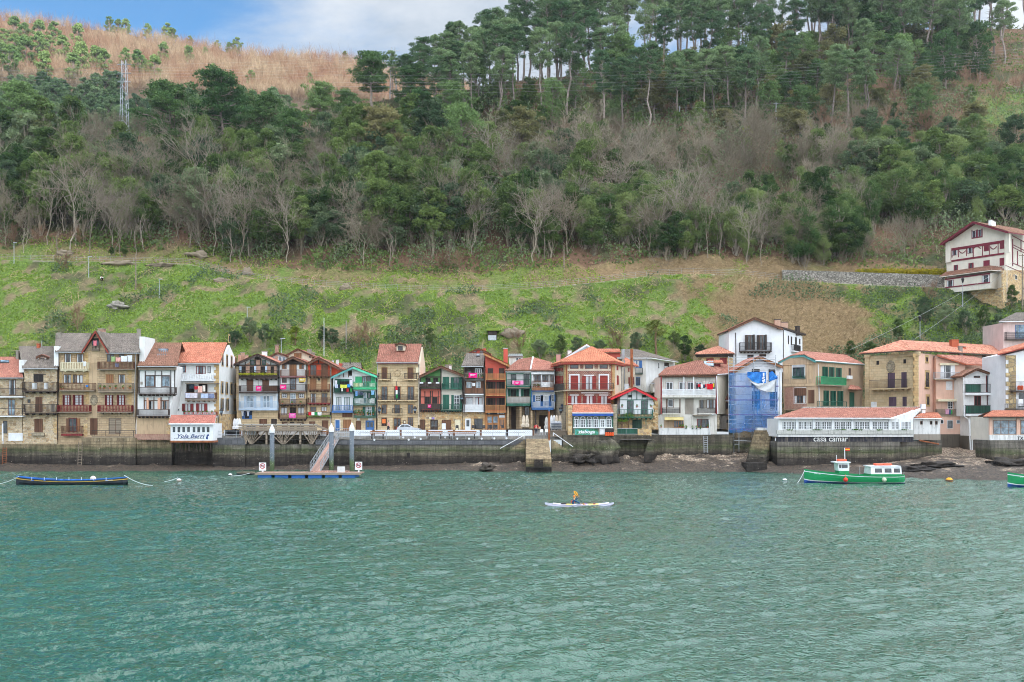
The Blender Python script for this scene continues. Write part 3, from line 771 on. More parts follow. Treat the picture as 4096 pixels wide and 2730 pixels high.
while len(pts)<4800:
 px=r.uniform(-500,1900);Y=r.uniform(540,735);pts.append((px,Y))
Vs,base=[],0
for px,Y in pts:
 z=float(far_ground(px,Y));X=(px-CX)*Y/F;h=r.uniform(8,15)
 for j in range(20):
  a=r.normal(size=3)*np.array([0.42,0.42,0]);a[2]=1;L=h*(0.55+0.5*r.random());b=np.array([X,Y,z+(0 if j==0 else h*0.35*r.random())])+np.array([*(r.normal(size=2)*0.5),0])
  e=b+a/np.linalg.norm(a)*L*(1 if j==0 else 0.62);w=0.09 if j==0 else 0.05
  s=np.array([w,r.normal()*w*0.5,0]);Vs.append(np.stack([b-s,b+s,e+s*0.25,e-s*0.25]))
Vs=np.concatenate(Vs);stuff('far_woods',Vs,quads(len(Vs)//4),FARB,'bare brown wood on the far hill')
def cards_at(Pt,size,r,up,aspect,flatn=0.0):
 n=len(Pt);a=r.normal(size=(n,3));a[:,2]=np.abs(a[:,2])*0.6+up;a/=np.linalg.norm(a,axis=1)[:,None]
 b=np.cross(a,r.normal(size=(n,3)));b/=np.linalg.norm(b,axis=1)[:,None]
 s=(size*(0.5+r.random(n)))[:,None]
 return np.stack([Pt,Pt+a*s*0.5+b*s*aspect*0.5,Pt+a*s,Pt+a*s*0.5-b*s*aspect*0.5],1).reshape(-1,3)
def field(n,pxr,Ylo,Yhi,r):
 px=r.uniform(pxr[0],pxr[1],n);yp=path_Y(px);yr=interp(px,RIDGE_Y)
 lo=Ylo(px,yp,yr);hi=Yhi(px,yp,yr);Y=lo+(hi-lo)*r.random(n)**1.0
 X=(px-CX)*Y/F
 return X,Y,px,yp
r=np.random.default_rng(8)
X,Y,px,yp=field(130000,(-350,4450),lambda p,a,b:a+9,lambda p,a,b:b,r)
m=fbm(X,Y,7,31,3);k=(m>0.46)|(r.random(len(X))<0.2)
k&=~((px>1850)&(px<3450)&(Y>255)&(Y<320)&(r.random(len(X))<0.75))
X,Y,m=X[k],Y[k],m[k];Z=gz(X,Y)+(m-0.45)*9*r.random(len(X))**1.5
stuff('undergrowth',cards_at(np.stack([X,Y,Z],1),np.full(len(X),0.75),r,0.4,0.55),quads(len(X)),EVER_L,'dark leafy undergrowth among the trees')
X,Y,px,yp=field(150000,(-350,4450),lambda p,a,b:a+11,lambda p,a,b:a+(b-a)*np.interp(p,[0,1500,2300,3400,4200],[.8,.8,.72,.6,.5]),r)
m=fbm(X,Y,8,61,4);k=m>0.44;X,Y,m,yp=X[k],Y[k],m[k],yp[k];Z=gz(X,Y)+np.clip(m-.38,0,1)*34*r.random(len(X))**.6*np.clip((Y-yp-9)/8,.25,1)
stuff('thicket_foliage',cards_at(np.stack([X,Y,Z],1),np.full(len(X),0.5),r,0.3,0.6),quads(len(X)),EVER2_L,'dark evergreen thicket filling the lower wood')
X,Y,px,yp=field(14000,(-350,4450),lambda p,a,b:a+14,lambda p,a,b:b,r)
Z=gz(X,Y);Pt=np.stack([X,Y,Z],1)
stuff('thicket_undergrowth',cards_at(Pt,np.full(len(X),2.2),r,1.5,0.035),quads(len(X)),BARE_B,'thin grey saplings and brush under the trees')
GR_L=leaf_mat('slope_grass',(84,116,42),(146,166,74),0.22,0.3)
X,Y,px,yp=field(150000,(-350,4450),lambda p,a,b:a*0+176,lambda p,a,b:a-0.5,r)
nb=fbm(X,Y,6,5,4);n2=fbm(X,Y,2.2,6,4)
dry_m=np.clip((1.25-np.sqrt(((X-56)/17.0+(nb-0.5)*1.2)**2+((Y-204)/21.0)**2)+(n2-0.5)*0.8)*3,0,1)
k=(dry_m<0.3)&(n2<0.565)
X,Y=X[k],Y[k];Z=gz(X,Y)-0.05
stuff('grass',cards_at(np.stack([X,Y,Z],1),np.full(len(X),0.42),r,0.35,0.55),quads(len(X)),GR_L,'bright green grass and bramble on the slope')
X,Y,px,yp=field(24000,(-350,4450),lambda p,a,b:a+2.6,lambda p,a,b:a+13,r)
n2=fbm(X,Y,5,16,4);k=(n2<0.52)&(px<2500)|(n2<0.3);X,Y=X[k],Y[k];Z=gz(X,Y)
stuff('verge_grass',cards_at(np.stack([X,Y,Z],1),np.full(len(X),0.4),r,0.35,0.55),quads(len(X)),GR_L,'grass growing above the path')
X,Y,px,yp=field(110000,(-350,4450),lambda p,a,b:a*0+178,lambda p,a,b:a-1,r)
nb=fbm(X,Y,9,77,3);k=(nb>0.43+np.clip((Y-184)/30,0,.22))|((px>3650)&(nb>.42));X,Y,nb=X[k],Y[k],nb[k];Z=gz(X,Y)+np.clip(nb-.38-np.clip((Y-190)/60,0,.2),0,1)*10*r.random(len(X))
stuff('bramble_undergrowth',cards_at(np.stack([X,Y,Z],1),np.full(len(X),0.46),r,0.3,0.6),quads(len(X)),EVER2_L,'dark bramble scrub just above the roofs')
CANE=bark_mat('dry_cane',(128,104,80),(182,156,124))
X,Y,px,yp=field(13000,(-350,4450),lambda p,a,b:a*0+177,lambda p,a,b:a+12,r)
n2=fbm(X,Y,5.5,46,3);k=((n2>0.53)|(r.random(len(X))<0.12))&~((Y>yp-0.4)&(Y<yp+3))&(px<3600);X,Y=X[k],Y[k]
n=len(X);Z=gz(X,Y)+0.25;a=r.normal(size=(n,3));L=0.5+1.7*r.random(n)**1.6;a[:,1]=np.abs(a[:,1]);a[:,2]=a[:,1]*0.65+r.random(n)*0.35;a=a/np.linalg.norm(a,axis=1)[:,None]*L[:,None]
Pt=np.stack([X,Y,Z],1);s=np.cross(a,[0,-0.8,0.6]);s=s/np.linalg.norm(s,axis=1)[:,None]*0.032
stuff('dry_stalks_undergrowth',np.stack([Pt-s,Pt+s,Pt+a+s*.6,Pt+a-s*.6],1).reshape(-1,3),quads(n),CANE,'cut dry canes strewn over the green slope')
DRY=bark_mat('dry_reed',(112,92,64),(204,182,142))
X,Y,px,yp=field(60000,(2550,3850),lambda p,a,b:a*0+178,lambda p,a,b:a+10,r)
nb=fbm(X,Y,6,5,4);n2=fbm(X,Y,2.2,6,4)
dm=np.clip((1.3-np.sqrt(((X-56)/17.0+(nb-0.5)*1.2)**2+((Y-204)/21.0)**2)+(n2-0.5)*0.8)*3,0,1)
k=((dm>0.4)|((Y>yp+3)&(n2>0.5)))&~((Y>yp-0.4)&(Y<yp+3));X,Y=X[k],Y[k];n=len(X);Z=gz(X,Y)+0.1
a=r.normal(size=(n,3))*[1.0,0.5,0.3]+[0.4,-0.3,0.25];a=a/np.linalg.norm(a,axis=1)[:,None]*(0.5+1.2*r.random(n))[:,None]
Pt=np.stack([X,Y,Z],1);s=np.cross(a,[0,-0.8,0.6]);s=s/np.linalg.norm(s,axis=1)[:,None]*0.035
stuff('dry_reeds_undergrowth',np.stack([Pt-s,Pt+s,Pt+a+s*.3,Pt+a-s*.3],1).reshape(-1,3),quads(n),DRY,'flattened dry reeds on the brown slope')
L=lin
WHITE=plaster('white_plaster',L((226,226,224)),0.45);CLEANW=plaster('clean_white',L((228,230,232)),0.15);CREAM=plaster('cream_plaster',L((222,208,186)),0.4);OLDW=plaster('old_white',L((212,208,200)),0.95)
PINK=plaster('pink_plaster',L((222,184,164)),0.35);ROSE=plaster('rose_plaster',L((218,192,186)),0.4);REDP=plaster('red_plaster',L((188,88,74)),0.2);ORED=plaster('orange_red',L((196,84,58)),0.2);SALM=plaster('salmon_plaster',L((204,116,100)),0.2)
TANP=plaster('tan_plaster',L((196,170,138)),0.7,L((124,106,88)));BROWNP=plaster('brown_stucco',L((180,156,130)),0.75,L((116,100,84)));GREYP=plaster('grey_render',L((150,142,132)),0.8);GREENP=plaster('green_plaster',L((86,130,78)),0.2)
MWHITE=plaster('warm_white',L((218,210,196)),0.25)
STONE=rubble('rubble_stone',[L((150,126,98)),L((200,176,142)),L((226,206,172)),L((186,154,114)),L((214,196,170))],L((192,178,156)),3.0)
YSTONE=rubble('golden_rubble',[L((170,138,96)),L((212,178,126)),L((228,200,152)),L((190,150,106)),L((160,148,130))],L((194,174,142)),2.6)
ASHL=ashlar('golden_ashlar',L((214,192,156)),L((200,174,136)),L((172,152,122)),0.8,0.42,.4);TASH=ashlar('tan_ashlar',L((198,174,142)),L((182,156,124)),L((156,138,114)),0.7,0.36,0.55)
GASH=ashlar('grey_ashlar',L((176,162,138)),L((156,144,124)),L((126,118,104)),0.6,0.36,0.6);QUOIN=ashlar('quoin_stone',L((200,172,124)),L((184,150,104)),L((160,138,104)),0.6,0.42,0.3)
BRICK=brick('red_brick',L((156,92,74)),L((128,74,60)),L((206,190,170)));BBRICK=brick('bold_brick',L((150,84,66)),L((112,60,50)),L((226,216,200)),0.36,0.14);PBRICK=brick('pale_brick',L((196,150,126)),L((180,132,110)),L((206,184,166)))
T_OR=tiles('orange_tiles',L((190,108,78)),L((206,130,98)),L((168,94,70)),0.5);T_BR=tiles('brown_tiles',L((134,92,72)),L((152,108,86)),L((116,80,64)),0.4);T_GR=tiles('grey_tiles',L((118,108,98)),L((136,124,114)),L((98,90,84)),0.4)
T_RD=tiles('red_tiles',L((172,106,88)),L((190,128,106)),L((150,90,74)),0.55);T_MX=tiles('mixed_tiles',L((196,120,92)),L((212,150,120)),L((164,88,70)),0.5);T_OLD=tiles('old_tiles',L((150,92,74)),L((168,112,92)),L((130,78,64)),0.55)
DKW=wood('dark_timber',L((66,54,48)));BRW=wood('brown_timber',L((104,72,54)));MIDW=wood('mid_wood',L((142,98,66)));LTW=wood('honey_wood',L((176,122,76)));GRW=wood('weathered_wood',L((136,122,106)),0.16,False);REDW=wood('maroon_wood',L((122,44,44)));SHR=wood('red_shutter',L((146,54,46)),0.07,False)
GRNW=wood('green_wood',L((44,92,76)));BGRN=paint('bright_green',L((54,162,110)));DGRN=wood('dark_green_wood',L((38,66,54)));BLUW=paint('blue_paint',L((58,104,160)));LBLU=paint('pale_blue_paint',L((176,194,212)));WPNT=paint('white_paint',L((226,228,230)),0.5);CRMW=paint('cream_paint',L((222,212,182)))
IRON=metal('black_iron',L((58,54,54)),0.6,0.3);GALV=metal('galvanised',L((176,180,184)),0.4,0.6);COPP=paint('gutter_grey',L((168,172,176)),0.5);MAROON=paint('maroon_paint',L((120,40,56)));RGUT=paint('red_gutter',L((150,62,48)))
GL=glass('dark_glass',L((56,62,66)));GLB=glass('sky_glass',L((112,130,142)));DARK=paint('dark_interior',L((44,40,38)),0.9);CURT=cloth('net_curtain',L((196,198,200)));POTR=paint('terracotta',L((178,88,56)))
PLANT=leaf_mat('pot_plant',(66,100,44),(130,160,70),1.5)
FRM={'w':WPNT,'b':BRW,'d':DKW,'m':MIDW,'l':LTW,'g':GRNW,'dg':DGRN,'r':REDW,'bl':BLUW,'mr':MAROON,'bg':BGRN,'lb':LBLU,'gr':GRW,'sr':SHR}
def corrugated(mb,pts,wave=0.30,amp=0.045):
 """one tiled roof plane through pts (convex, counter-clockwise seen from above), with tile columns running down the slope"""
 pts=[Vector(p)for p in pts]
 n=(pts[1]-pts[0]).cross(pts[2]-pts[0]).normalized()
 if n.z<0:n=-n;pts=pts[::-1]
 u=Vector((0,0,1)).cross(n)
 u=u.normalized()if u.length>1e-4 else Vector((1,0,0));v=n.cross(u)
 o=pts[0];q=[((p-o).dot(u),(p-o).dot(v))for p in pts]
 ulo,uhi=min(a for a,b in q),max(a for a,b in q)
 k=max(4,int((uhi-ulo)/wave*4))
 def span(x):
  vs=[]
  for i in range(len(q)):
   (a0,b0),(a1,b1)=q[i],q[(i+1)%len(q)]
   if abs(a1-a0)<1e-9:
    if abs(x-a0)<1e-6:vs+=[b0,b1]
   elif min(a0,a1)-1e-7<=x<=max(a0,a1)+1e-7:vs.append(b0+(b1-b0)*(x-a0)/(a1-a0))
  return(min(vs),max(vs))if vs else(0,0)
 b=len(mb.v)
 for i in range(k+1):
  x=ulo+(uhi-ulo)*i/k;lo,hi=span(min(max(x,ulo+1e-5),uhi-1e-5));hh=amp*(1+math.cos(2*math.pi*x/wave))+0.03
  for vv,h in((lo,-0.06),(lo,hh),(hi,hh)):
   mb.v.append(tuple(o+u*x+v*vv+n*h))
 for i in range(k):
  a=b+i*3;c=a+3
  mb.f.append((a,c,c+1,a+1));mb.f.append((a+1,c+1,c+2,a+2));mb.mi+=[mb.cur]*2
class House:
 def __init__(s,name,label,crop,Y,base,cat='house',group='houses along the harbour'):
  s.c=crop;bx,by=cpx(crop,*base)
  s.root=empty(name,P(bx,by,Y),label,cat,group);s.plane0(Y);s.roof_o=None;s.wall_o=None
 def plane0(s,Y):
  s.O=Vector((0,Y,0));s.U=Vector((1,0,0));s.N=Vector((0,-1,0));return s
 def plane(s,xa,Ya,xb,Yb):
  A=P(cpx(s.c,xa,0)[0],HY,Ya);B=P(cpx(s.c,xb,0)[0],HY,Yb);A.z=B.z=0
  s.O=A;s.U=(B-A).normalized();s.N=Vector((s.U.y,-s.U.x,0));return s
 def uv(s,x,y,d=0.0):
  px,py=cpx(s.c,x,y);r=Vector(((px-CX)/F,1,(HY-py)/F))
  t=(s.O+s.N*d).dot(s.N)/(r.x*s.N.x+r.y*s.N.y)
  p=r*t;return(Vector((p.x,p.y,0))-s.O).dot(s.U),p.z+H
 def W(s,u,v,d=0.0):
  q=s.O+s.U*u+s.N*d;return Vector((q.x,q.y,v))
 def pt(s,x,y,d=0.0):return s.W(*s.uv(x,y,d),d)
 def rect(s,x0,y0,x1,y1,d=0.0):
  xm,ym=(x0+x1)/2,(y0+y1)/2
  return s.uv(x0,ym,d)[0],s.uv(xm,y1,d)[1],s.uv(x1,ym,d)[0],s.uv(xm,y0,d)[1]
 def bx(s,mb,u0,v0,u1,v1,d0,d1):
  mb.hexa([s.W(u0,v0,d1),s.W(u1,v0,d1),s.W(u1,v1,d1),s.W(u0,v1,d1)],[s.W(u0,v0,d0),s.W(u1,v0,d0),s.W(u1,v1,d0),s.W(u0,v1,d0)])
 def box(s,name,x0,y0,x1,y1,d0,d1,m,parent=None):
  mb=MB();s.bx(mb,*s.rect(x0,y0,x1,y1,d1),d0,d1);return mb.build(name,m,parent or s.root)
 def wall(s,poly,m,depth=8.0,name='wall',d=0.0):
  q=[s.uv(x,y,d)for x,y in poly];mb=MB()
  mb.hexa([s.W(u,v,d)for u,v in q],[s.W(u,v,d-depth)for u,v in q]);s.wall_o=mb.build(name,m,s.root);return s.wall_o
 def slab(s,mb,pts,m,edge,t=0.16):
  n=(pts[1]-pts[0]).cross(pts[2]-pts[0]);pts=pts if n.z>0 else pts[::-1]
  mb.mat(edge);mb.hexa([p-Vector((0,0,0.02))for p in pts],[p-Vector((0,0,t))for p in pts]);mb.mat(m);corrugated(mb,pts)
 def roof_poly(s,polys,m,edge=None,t=0.16,name='roof'):
  mb=MB()
  fl=[]
  for poly in polys:
   q=[p if isinstance(p,Vector)else s.pt(*p)for p in poly];n=(q[1]-q[0]).cross(q[2]-q[0]).normalized()
   fl+=[q]if len(q)==3 or abs((q[3]-q[0]).dot(n))<.03 else[[q[0],q[1],q[2]],[q[0],q[2],q[3]]]
  for poly in fl:s.slab(mb,[p if isinstance(p,Vector)else s.pt(*p)for p in poly],m,edge or BRW,t)
  o=mb.build(name,None,s.root);s.roof_o=s.roof_o or o;return o
 def roof_front(s,x0,x1,ye,xr0,xr1,yr,m,over=0.6,run=4.5,edge=None,gutter=True,back=True):
  polys=[[(x0,ye,over),(x1,ye,over),(xr1,yr,-run),(xr0,yr,-run)]]
  a,b=s.pt(xr1,yr,-run),s.pt(xr0,yr,-run)
  if back:
   e=s.pt(x1,ye,over);f=s.pt(x0,ye,over);dz=a.z-e.z
   da=(a-e)-Vector((0,0,dz));db=(b-f)-Vector((0,0,b.z-f.z))
   bk=s.N*-(run+over)
   polys.append([b,a,a+bk-Vector((0,0,dz)),b+bk-Vector((0,0,b.z-f.z))])
  o=s.roof_poly(polys,m,edge)
  if gutter:
   mb=MB();mb.tube([s.pt(x0,ye,over+0.09)-Vector((0,0,.1)),s.pt(x1,ye,over+0.09)-Vector((0,0,.1))],0.075,6);mb.build('gutter',COPP if gutter is True else gutter,s.root)
  return o
 def roof_gable(s,l,p,r,m,over=0.7,depth=8.0,edge=None,board=None,t=0.2):
  polys=[]
  for a,b in((l,p),(p,r)):
   if a is None or b is None:continue
   ua,va=s.uv(*a,over);ub,vb=s.uv(*b,over)
   polys.append([s.W(ua,va,over),s.W(ub,vb,over),s.W(ub,vb,-depth),s.W(ua,va,-depth)])
  o=s.roof_poly(polys,m,edge,t)
  if board is not None:
   mb=MB()
   for q in polys:
    a,b=q[0],q[1];k=s.N*0.07;mb.hexa([a+k,b+k,b+k-Vector((0,0,.34)),a+k-Vector((0,0,.34))],[a+k*.1,b+k*.1,b+k*.1-Vector((0,0,.34)),a+k*.1-Vector((0,0,.34))])
   mb.build('verge_board',board,s.root)
  return o
 def chimney(s,x0,y0,x1,y1,d,m,cap=None,dep=0.6):
  mb=MB();u0,v0,u1,v1=s.rect(x0,y0,x1,y1,d);w=(u1-u0)
  mb.mat(m);s.bx(mb,u0,v0-0.5,u1,v1-0.12,d-dep,d);mb.mat(cap or GREYP);s.bx(mb,u0-.05,v1-.12,u1+.05,v1,d-dep-.05,d+.05)
  return mb.build('chimney',None,s.roof_o or s.root)
 def win(s,x0,y0,x1,y1,f='b',cols=2,rows=1,sh=None,shm=None,sur=None,sw=0.14,cur=False,g=None,name='window',sill=False,d=0.0,label=None):
  u0,v0,u1,v1=s.rect(x0,y0,x1,y1,d);fm=FRM[f]if isinstance(f,str)else f;fw=min(0.075,(u1-u0)*0.12)
  mb=MB()
  s.bx(mb,u0,v0,u0+fw,v1,d,d+.06);s.bx(mb,u1-fw,v0,u1,v1,d,d+.06);s.bx(mb,u0+fw,v0,u1-fw,v0+fw,d,d+.058);s.bx(mb,u0+fw,v1-fw,u1-fw,v1,d,d+.058)
  for i in range(1,cols):
   c=u0+(u1-u0)*i/cols;s.bx(mb,c-fw*.45,v0+fw,c+fw*.45,v1-fw,d,d+.05)
  for i in range(1,rows):
   c=v0+(v1-v0)*i/rows;s.bx(mb,u0+fw,c-fw*.3,u1-fw,c+fw*.3,d,d+.045)
  w=mb.build(name,fm,s.root)
  if label:w['label']=label
  mb=MB();s.bx(mb,u0+fw*.5,v0+fw*.5,u1-fw*.5,v1-fw*.5,d-.02,d+.02);mb.build('pane',g or GL,w)
  if cur:
   a=(u1-u0)*(0.22 if cur==1 else 0.42)
   for q0,q1 in((u0+fw,u0+a),(u1-a,u1-fw)):
    mb=MB();s.bx(mb,q0,v0+fw,q1,v1-fw,d+.021,d+.03);mb.build('curtain',CURT,w)
  if sur is not None:
   mb=MB();s.bx(mb,u0-sw,v0,u0,v1,d,d+.045);s.bx(mb,u1,v0,u1+sw,v1,d,d+.045);s.bx(mb,u0-sw,v1,u1+sw,v1+sw,d,d+.05);s.bx(mb,u0-sw,v0-sw*.8,u1+sw,v0,d,d+.07);mb.build('surround',sur,w)
  elif sill:
   mb=MB();s.bx(mb,u0-.08,v0-.08,u1+.08,v0,d,d+.12);mb.build('sill',sill if sill is not True else GREYP,w)
  if sh:
   m=FRM[shm]if isinstance(shm,str)else shm;hw=(u1-u0)/2
   if 'o' in sh:
    for q0,q1 in((u0-hw*.95,u0-.02),(u1+.02,u1+hw*.95)):
     mb=MB();s.bx(mb,q0,v0,q1,v1,d+.05,d+.10);mb.build('shutter',m,w)
   if 'c' in sh:
    for q0,q1 in((u0+.03,u0+hw-.015),(u1-hw+.015,u1-.03)):
     mb=MB();s.bx(mb,q0,v0+.03,q1,v1-.03,d+.061,d+.10);mb.build('shutter',m,w)
   if 'l' in sh:
    mb=MB();s.bx(mb,u0+.03,v0+.03,u0+hw-.015,v1-.03,d+.061,d+.10);mb.build('shutter',m,w)
   if 'p' in sh:
    for q in(u0-.06,u1+.02):
     mb=MB();s.bx(mb,q,v0,q+.05,v1,d+.02,d+hw);mb.build('shutter',m,w)
  return w
 def door(s,x0,y0,x1,y1,m,f=None,d=0.0,leaves=2,glassy=False):
  u0,v0,u1,v1=s.rect(x0,y0,x1,y1,d);mb=MB();fm=f or m
  s.bx(mb,u0,v0,u0+.1,v1,d,d+.09);s.bx(mb,u1-.1,v0,u1,v1,d,d+.09);s.bx(mb,u0+.1,v1-.1,u1-.1,v1,d,d+.088)
  w=mb.build('door',fm,s.root)
  for i in range(leaves):
   a=u0+.1+(u1-u0-.2)*i/leaves+.01;b=u0+.1+(u1-u0-.2)*(i+1)/leaves-.01;mb=MB();s.bx(mb,a,v0,b,v1-.1,d,d+.04);mb.build('door_leaf',m,w)
   if glassy:
    mb=MB();s.bx(mb,a+.08,v0+(v1-v0)*.35,b-.08,v1-.25,d+.035,d+.05);mb.build('pane',GL,w)
  return w
 def balc(s,x0,yt,x1,yb,proj=0.9,st='bars',m='b',sm=None,sl=0.16,gap=0.17,panel=None,bw=0.045,brk=0,d=0.0,posts=None,side=True):
  """yt: top of the handrail, yb: underside of the floor, in crop pixels at the balcony's front"""
  dd=d+proj;u0,v0,u1,v1=s.rect(x0,yt,x1,yb,dd);m=FRM[m]if isinstance(m,str)else m;sm=FRM[sm]if isinstance(sm,str)else(sm or DKW)
  mb=MB();s.bx(mb,u0,v0,u1,v0+sl,d,dd)
  for i in range(brk):
   c=u0+(u1-u0)*(i+.5)/brk;s.bx(mb,c-.09,v0-.22,c+.09,v0,d,d+proj*.8)
  b=mb.build('balcony',sm,s.root)
  f0=v0+sl+.06;mb=MB();t=bw*1.3
  def run(a0,a1,horizontal):
   def q(mb_,a,b_,vv0,vv1,th):
    if horizontal:s.bx(mb_,a,vv0,b_,vv1,dd-th-.03,dd-.03)
    elif horizontal is False:s.bx(mb_,u0+.03,vv0,u0+.03+th,vv1,a,b_)
    else:s.bx(mb_,u1-.03-th,vv0,u1-.03,vv1,a,b_)
   q(mb,a0,a1,v1-.07,v1,.08);q(mb,a0,a1,f0,f0+.06,.06)
   if st=='solid':q(mb,a0,a1,f0+.06,v1-.07,.03);return
   if st=='wire':
    for k in(.3,.6):q(mb,a0,a1,f0+(v1-f0)*k,f0+(v1-f0)*k+.02,.02)
   n=max(1,int((a1-a0)/(gap if st!='wire' else 1.6)))
   for i in range(n+1):
    c=a0+(a1-a0-bw)*i/n;q(mb,c,c+bw,f0+.06,v1-.07,bw*.8)
   if st=='lattice':
    q(mb,a0,a1,(f0+v1)/2-.02,(f0+v1)/2+.02,.02);q(mb,a0,a1,f0+.22,f0+.26,.02);q(mb,a0,a1,v1-.28,v1-.24,.02)
  run(u0+.03,u1-.03,True)
  if side and proj>.3:run(d+.02,dd-.1,False);run(d+.02,dd-.1,None)
  mb.build('railing',m,b)
  if panel is not None:
   mb=MB();s.bx(mb,u0+.08,f0+.07,u1-.08,v1-.1,dd-.16,dd-.13);mb.build('screen',panel,b)
  s.last=b;return b
 def post(s,u,v0,v1,d,m,w=.12,name='post'):
  mb=MB();s.bx(mb,u-w/2,v0,u+w/2,v1,d,d+w);return mb.build(name,m,s.root)
 def posts(s,xs,y0,y1,d,m,w=.12):
  for x in xs:
   u,v1=s.uv(x,y0,d);v0=s.uv(x,y1,d)[1];s.post(u,v0,v1,d-w,m,w)
 def timbers(s,rects,m,d0=0.0,d1=0.05,name='timber_frame'):
  mb=MB()
  for i,r in enumerate(rects):
   s.bx(mb,*s.rect(*r,d1),d0,d1+0.003*(i%3))
  return mb.build(name,m,s.root)
 def skylight(s,x0,y0,x1,y1,d0,d1,m=None):
  """pixel rect on the roof; d0 depth offset at its lower edge, d1 at its upper edge"""
  a,b,c,e=s.pt(x0,y1,d0),s.pt(x1,y1,d0),s.pt(x1,y0,d1),s.pt(x0,y0,d1);k=Vector((0,0,.16));mb=MB()
  mb.hexa([a+k,b+k,c+k,e+k],[a,b,c,e]);w=mb.build('skylight',IRON,s.roof_o or s.root)
  q=Vector((0,0,.17));cc=(a+b+c+e)/4
  mb=MB();mb.hexa([p+(cc-p)*.14+q+Vector((0,0,.012))for p in(a,b,c,e)],[p+(cc-p)*.14+q*.9 for p in(a,b,c,e)]);mb.build('pane',GLB,w)
 def pipe(s,pts,m=None,r=0.05,d=0.08,name='drainpipe'):
  mb=MB();mb.tube([s.pt(x,y,d)for x,y in pts],r,6);return mb.build(name,m or COPP,s.root)
 def quoins(s,x0,x1,y0,y1,n,m=None,d=0.03):
  mb=MB()
  for i in range(n):
   a=y0+(y1-y0)*i/n;b=y0+(y1-y0)*(i+1)/n;k=(x1-x0)*(0.3 if i%2 else 0)
   s.bx(mb,*s.rect(x0+k,a,x1,b,d),0,d)
  return mb.build('corner_stones',m or QUOIN,s.root)
 def crest(s,x0,y0,x1,y1,m,d=0.0):
  u0,v0,u1,v1=s.rect(x0,y0,x1,y1,d);cu,cv=(u0+u1)/2,(v0+v1)/2;a,b=(u1-u0)/2,(v1-v0)/2;mb=MB()
  prof=[(0,-1),(.55,-.78),(.8,-.3),(.8,.3),(.55,.55),(-.55,.55),(-.8,.3),(-.8,-.3),(-.55,-.78)]
  for sc,e in((1.0,.07),(.62,.15)):
   mb.hexa([s.W(cu+p*a*sc,cv+q*b*sc,d+e)for p,q in prof],[s.W(cu+p*a*sc,cv+q*b*sc,d)for p,q in prof])
  for i in range(14):
   t=i/14*6.283;r=.16*a+.05;c=s.W(cu+math.cos(t)*a*.85,cv+math.sin(t)*b*.85,d+.06)
   mb.lathe(c-s.N*0,[(r*.5,-r),(r,0),(r*.5,r)],6,'y')
  mb.lathe(s.W(cu,cv+b*.78,d+.08),[(a*.3,-b*.2),(a*.4,0),(a*.15,b*.2)],7)
  for q in(-1,1):s.bx(mb,cu+q*a*.25-.03,cv-b*.35,cu+q*a*.25+.03,cv+b*.3,d,d+.19)
  return mb.build('coat_of_arms',m,s.root)
 def pots(s,xs,y,d,lab,m=None):
  for x in xs:
   c=s.pt(x,y,d);mb=MB();mb.mat(m or POTR);mb.lathe(c,[(.07,0),(.11,.18),(.12,.2)],8)
   o=mb.build('flower_pot');V=cards(np.array([0,0,.34]),(.2,.16,.2),26,.16,RNG,.4)
   np_mesh('plant',V,quads(26),PLANT,o);POTS.append((o,lab))
 def text(s,txt,x0,y0,x1,y1,m,d=0.0,ex=0.01,parent=None,shear=0.0,name='lettering',bold=0.0,font_scale=1.0):
  u0,v0,u1,v1=s.rect(x0,y0,x1,y1,d);return lettering(txt,lambda a,b,e:s.W(u0+(u1-u0)*a,v0+(v1-v0)*b,d+e),m,parent or s.root,ex,shear,name,bold)
POTS=[]
def lettering(txt,place,m,parent,ex=0.01,shear=0.0,name='lettering',bold=0.0):
 cu=bpy.data.curves.new(name,'FONT');cu.body=txt;cu.size=1;cu.shear=shear;cu.offset=bold;cu.fill_mode='FRONT';cu.resolution_u=3
 o=bpy.data.objects.new(name,cu);COL.objects.link(o);bpy.context.view_layer.update()
 me=bpy.data.meshes.new_from_object(o.evaluated_get(bpy.context.evaluated_depsgraph_get()));bpy.data.objects.remove(o)
 xs=[v.co.x for v in me.vertices];ys=[v.co.y for v in me.vertices];xa,xb,ya,yb=min(xs),max(xs),min(ys),max(ys);off=root_loc(parent)
 for v in me.vertices:v.co=place((v.co.x-xa)/(xb-xa),(v.co.y-ya)/(yb-ya),ex)-off
 me.materials.clear();me.materials.append(m);me.update()
 return link(bpy.data.objects.new(name,me),parent)
HANG=[]
def garment(h,x0,y0,x1,y1,col,label,d=1.0,kind='garment',shape=0,group='washing hung out on the balconies',cat='laundry'):
 """a piece of cloth hanging from its top edge"""
 u0,v0,u1,v1=h.rect(x0,y0,x1,y1,d);nx,ny=7,5;V=[];r=random.Random(int(x0*7+y0))
 ph=r.random()*6
 for j in range(ny+1):
  for i in range(nx+1):
   a,b=i/nx,j/ny;k=0.06*math.sin(a*9+ph)*(0.3+b);w=a
   if shape==1:w=.5+(a-.5)*(1 if b<.35 else .66)
   if shape==2 and b>.3:w=a*.92+.04+(0.05 if a>.5 else-.05)
   V.append(h.W(u0+(u1-u0)*w,v1+(v0-v1)*b-0.05*math.sin(a*3.1)*(1 if b==0 else 0.4),d+k))
 n=nx+1;Fq=[(j*n+i,j*n+i+1,(j+1)*n+i+1,(j+1)*n+i)for j in range(ny)for i in range(nx)]
 mb=MB();base=Vector(V[0])
 mb.v=[tuple(p)for p in V]+[tuple(p+h.N*-.02)for p in V];k=len(V)
 mb.f=list(Fq)+[tuple(q+k for q in f[::-1])for f in Fq];mb.mi=[0]*len(mb.f)
 o=mb.build(kind,cloth('cloth_%d_%d_%d'%col,L(col)),None,True)
 tag(o,label,cat,group);return o
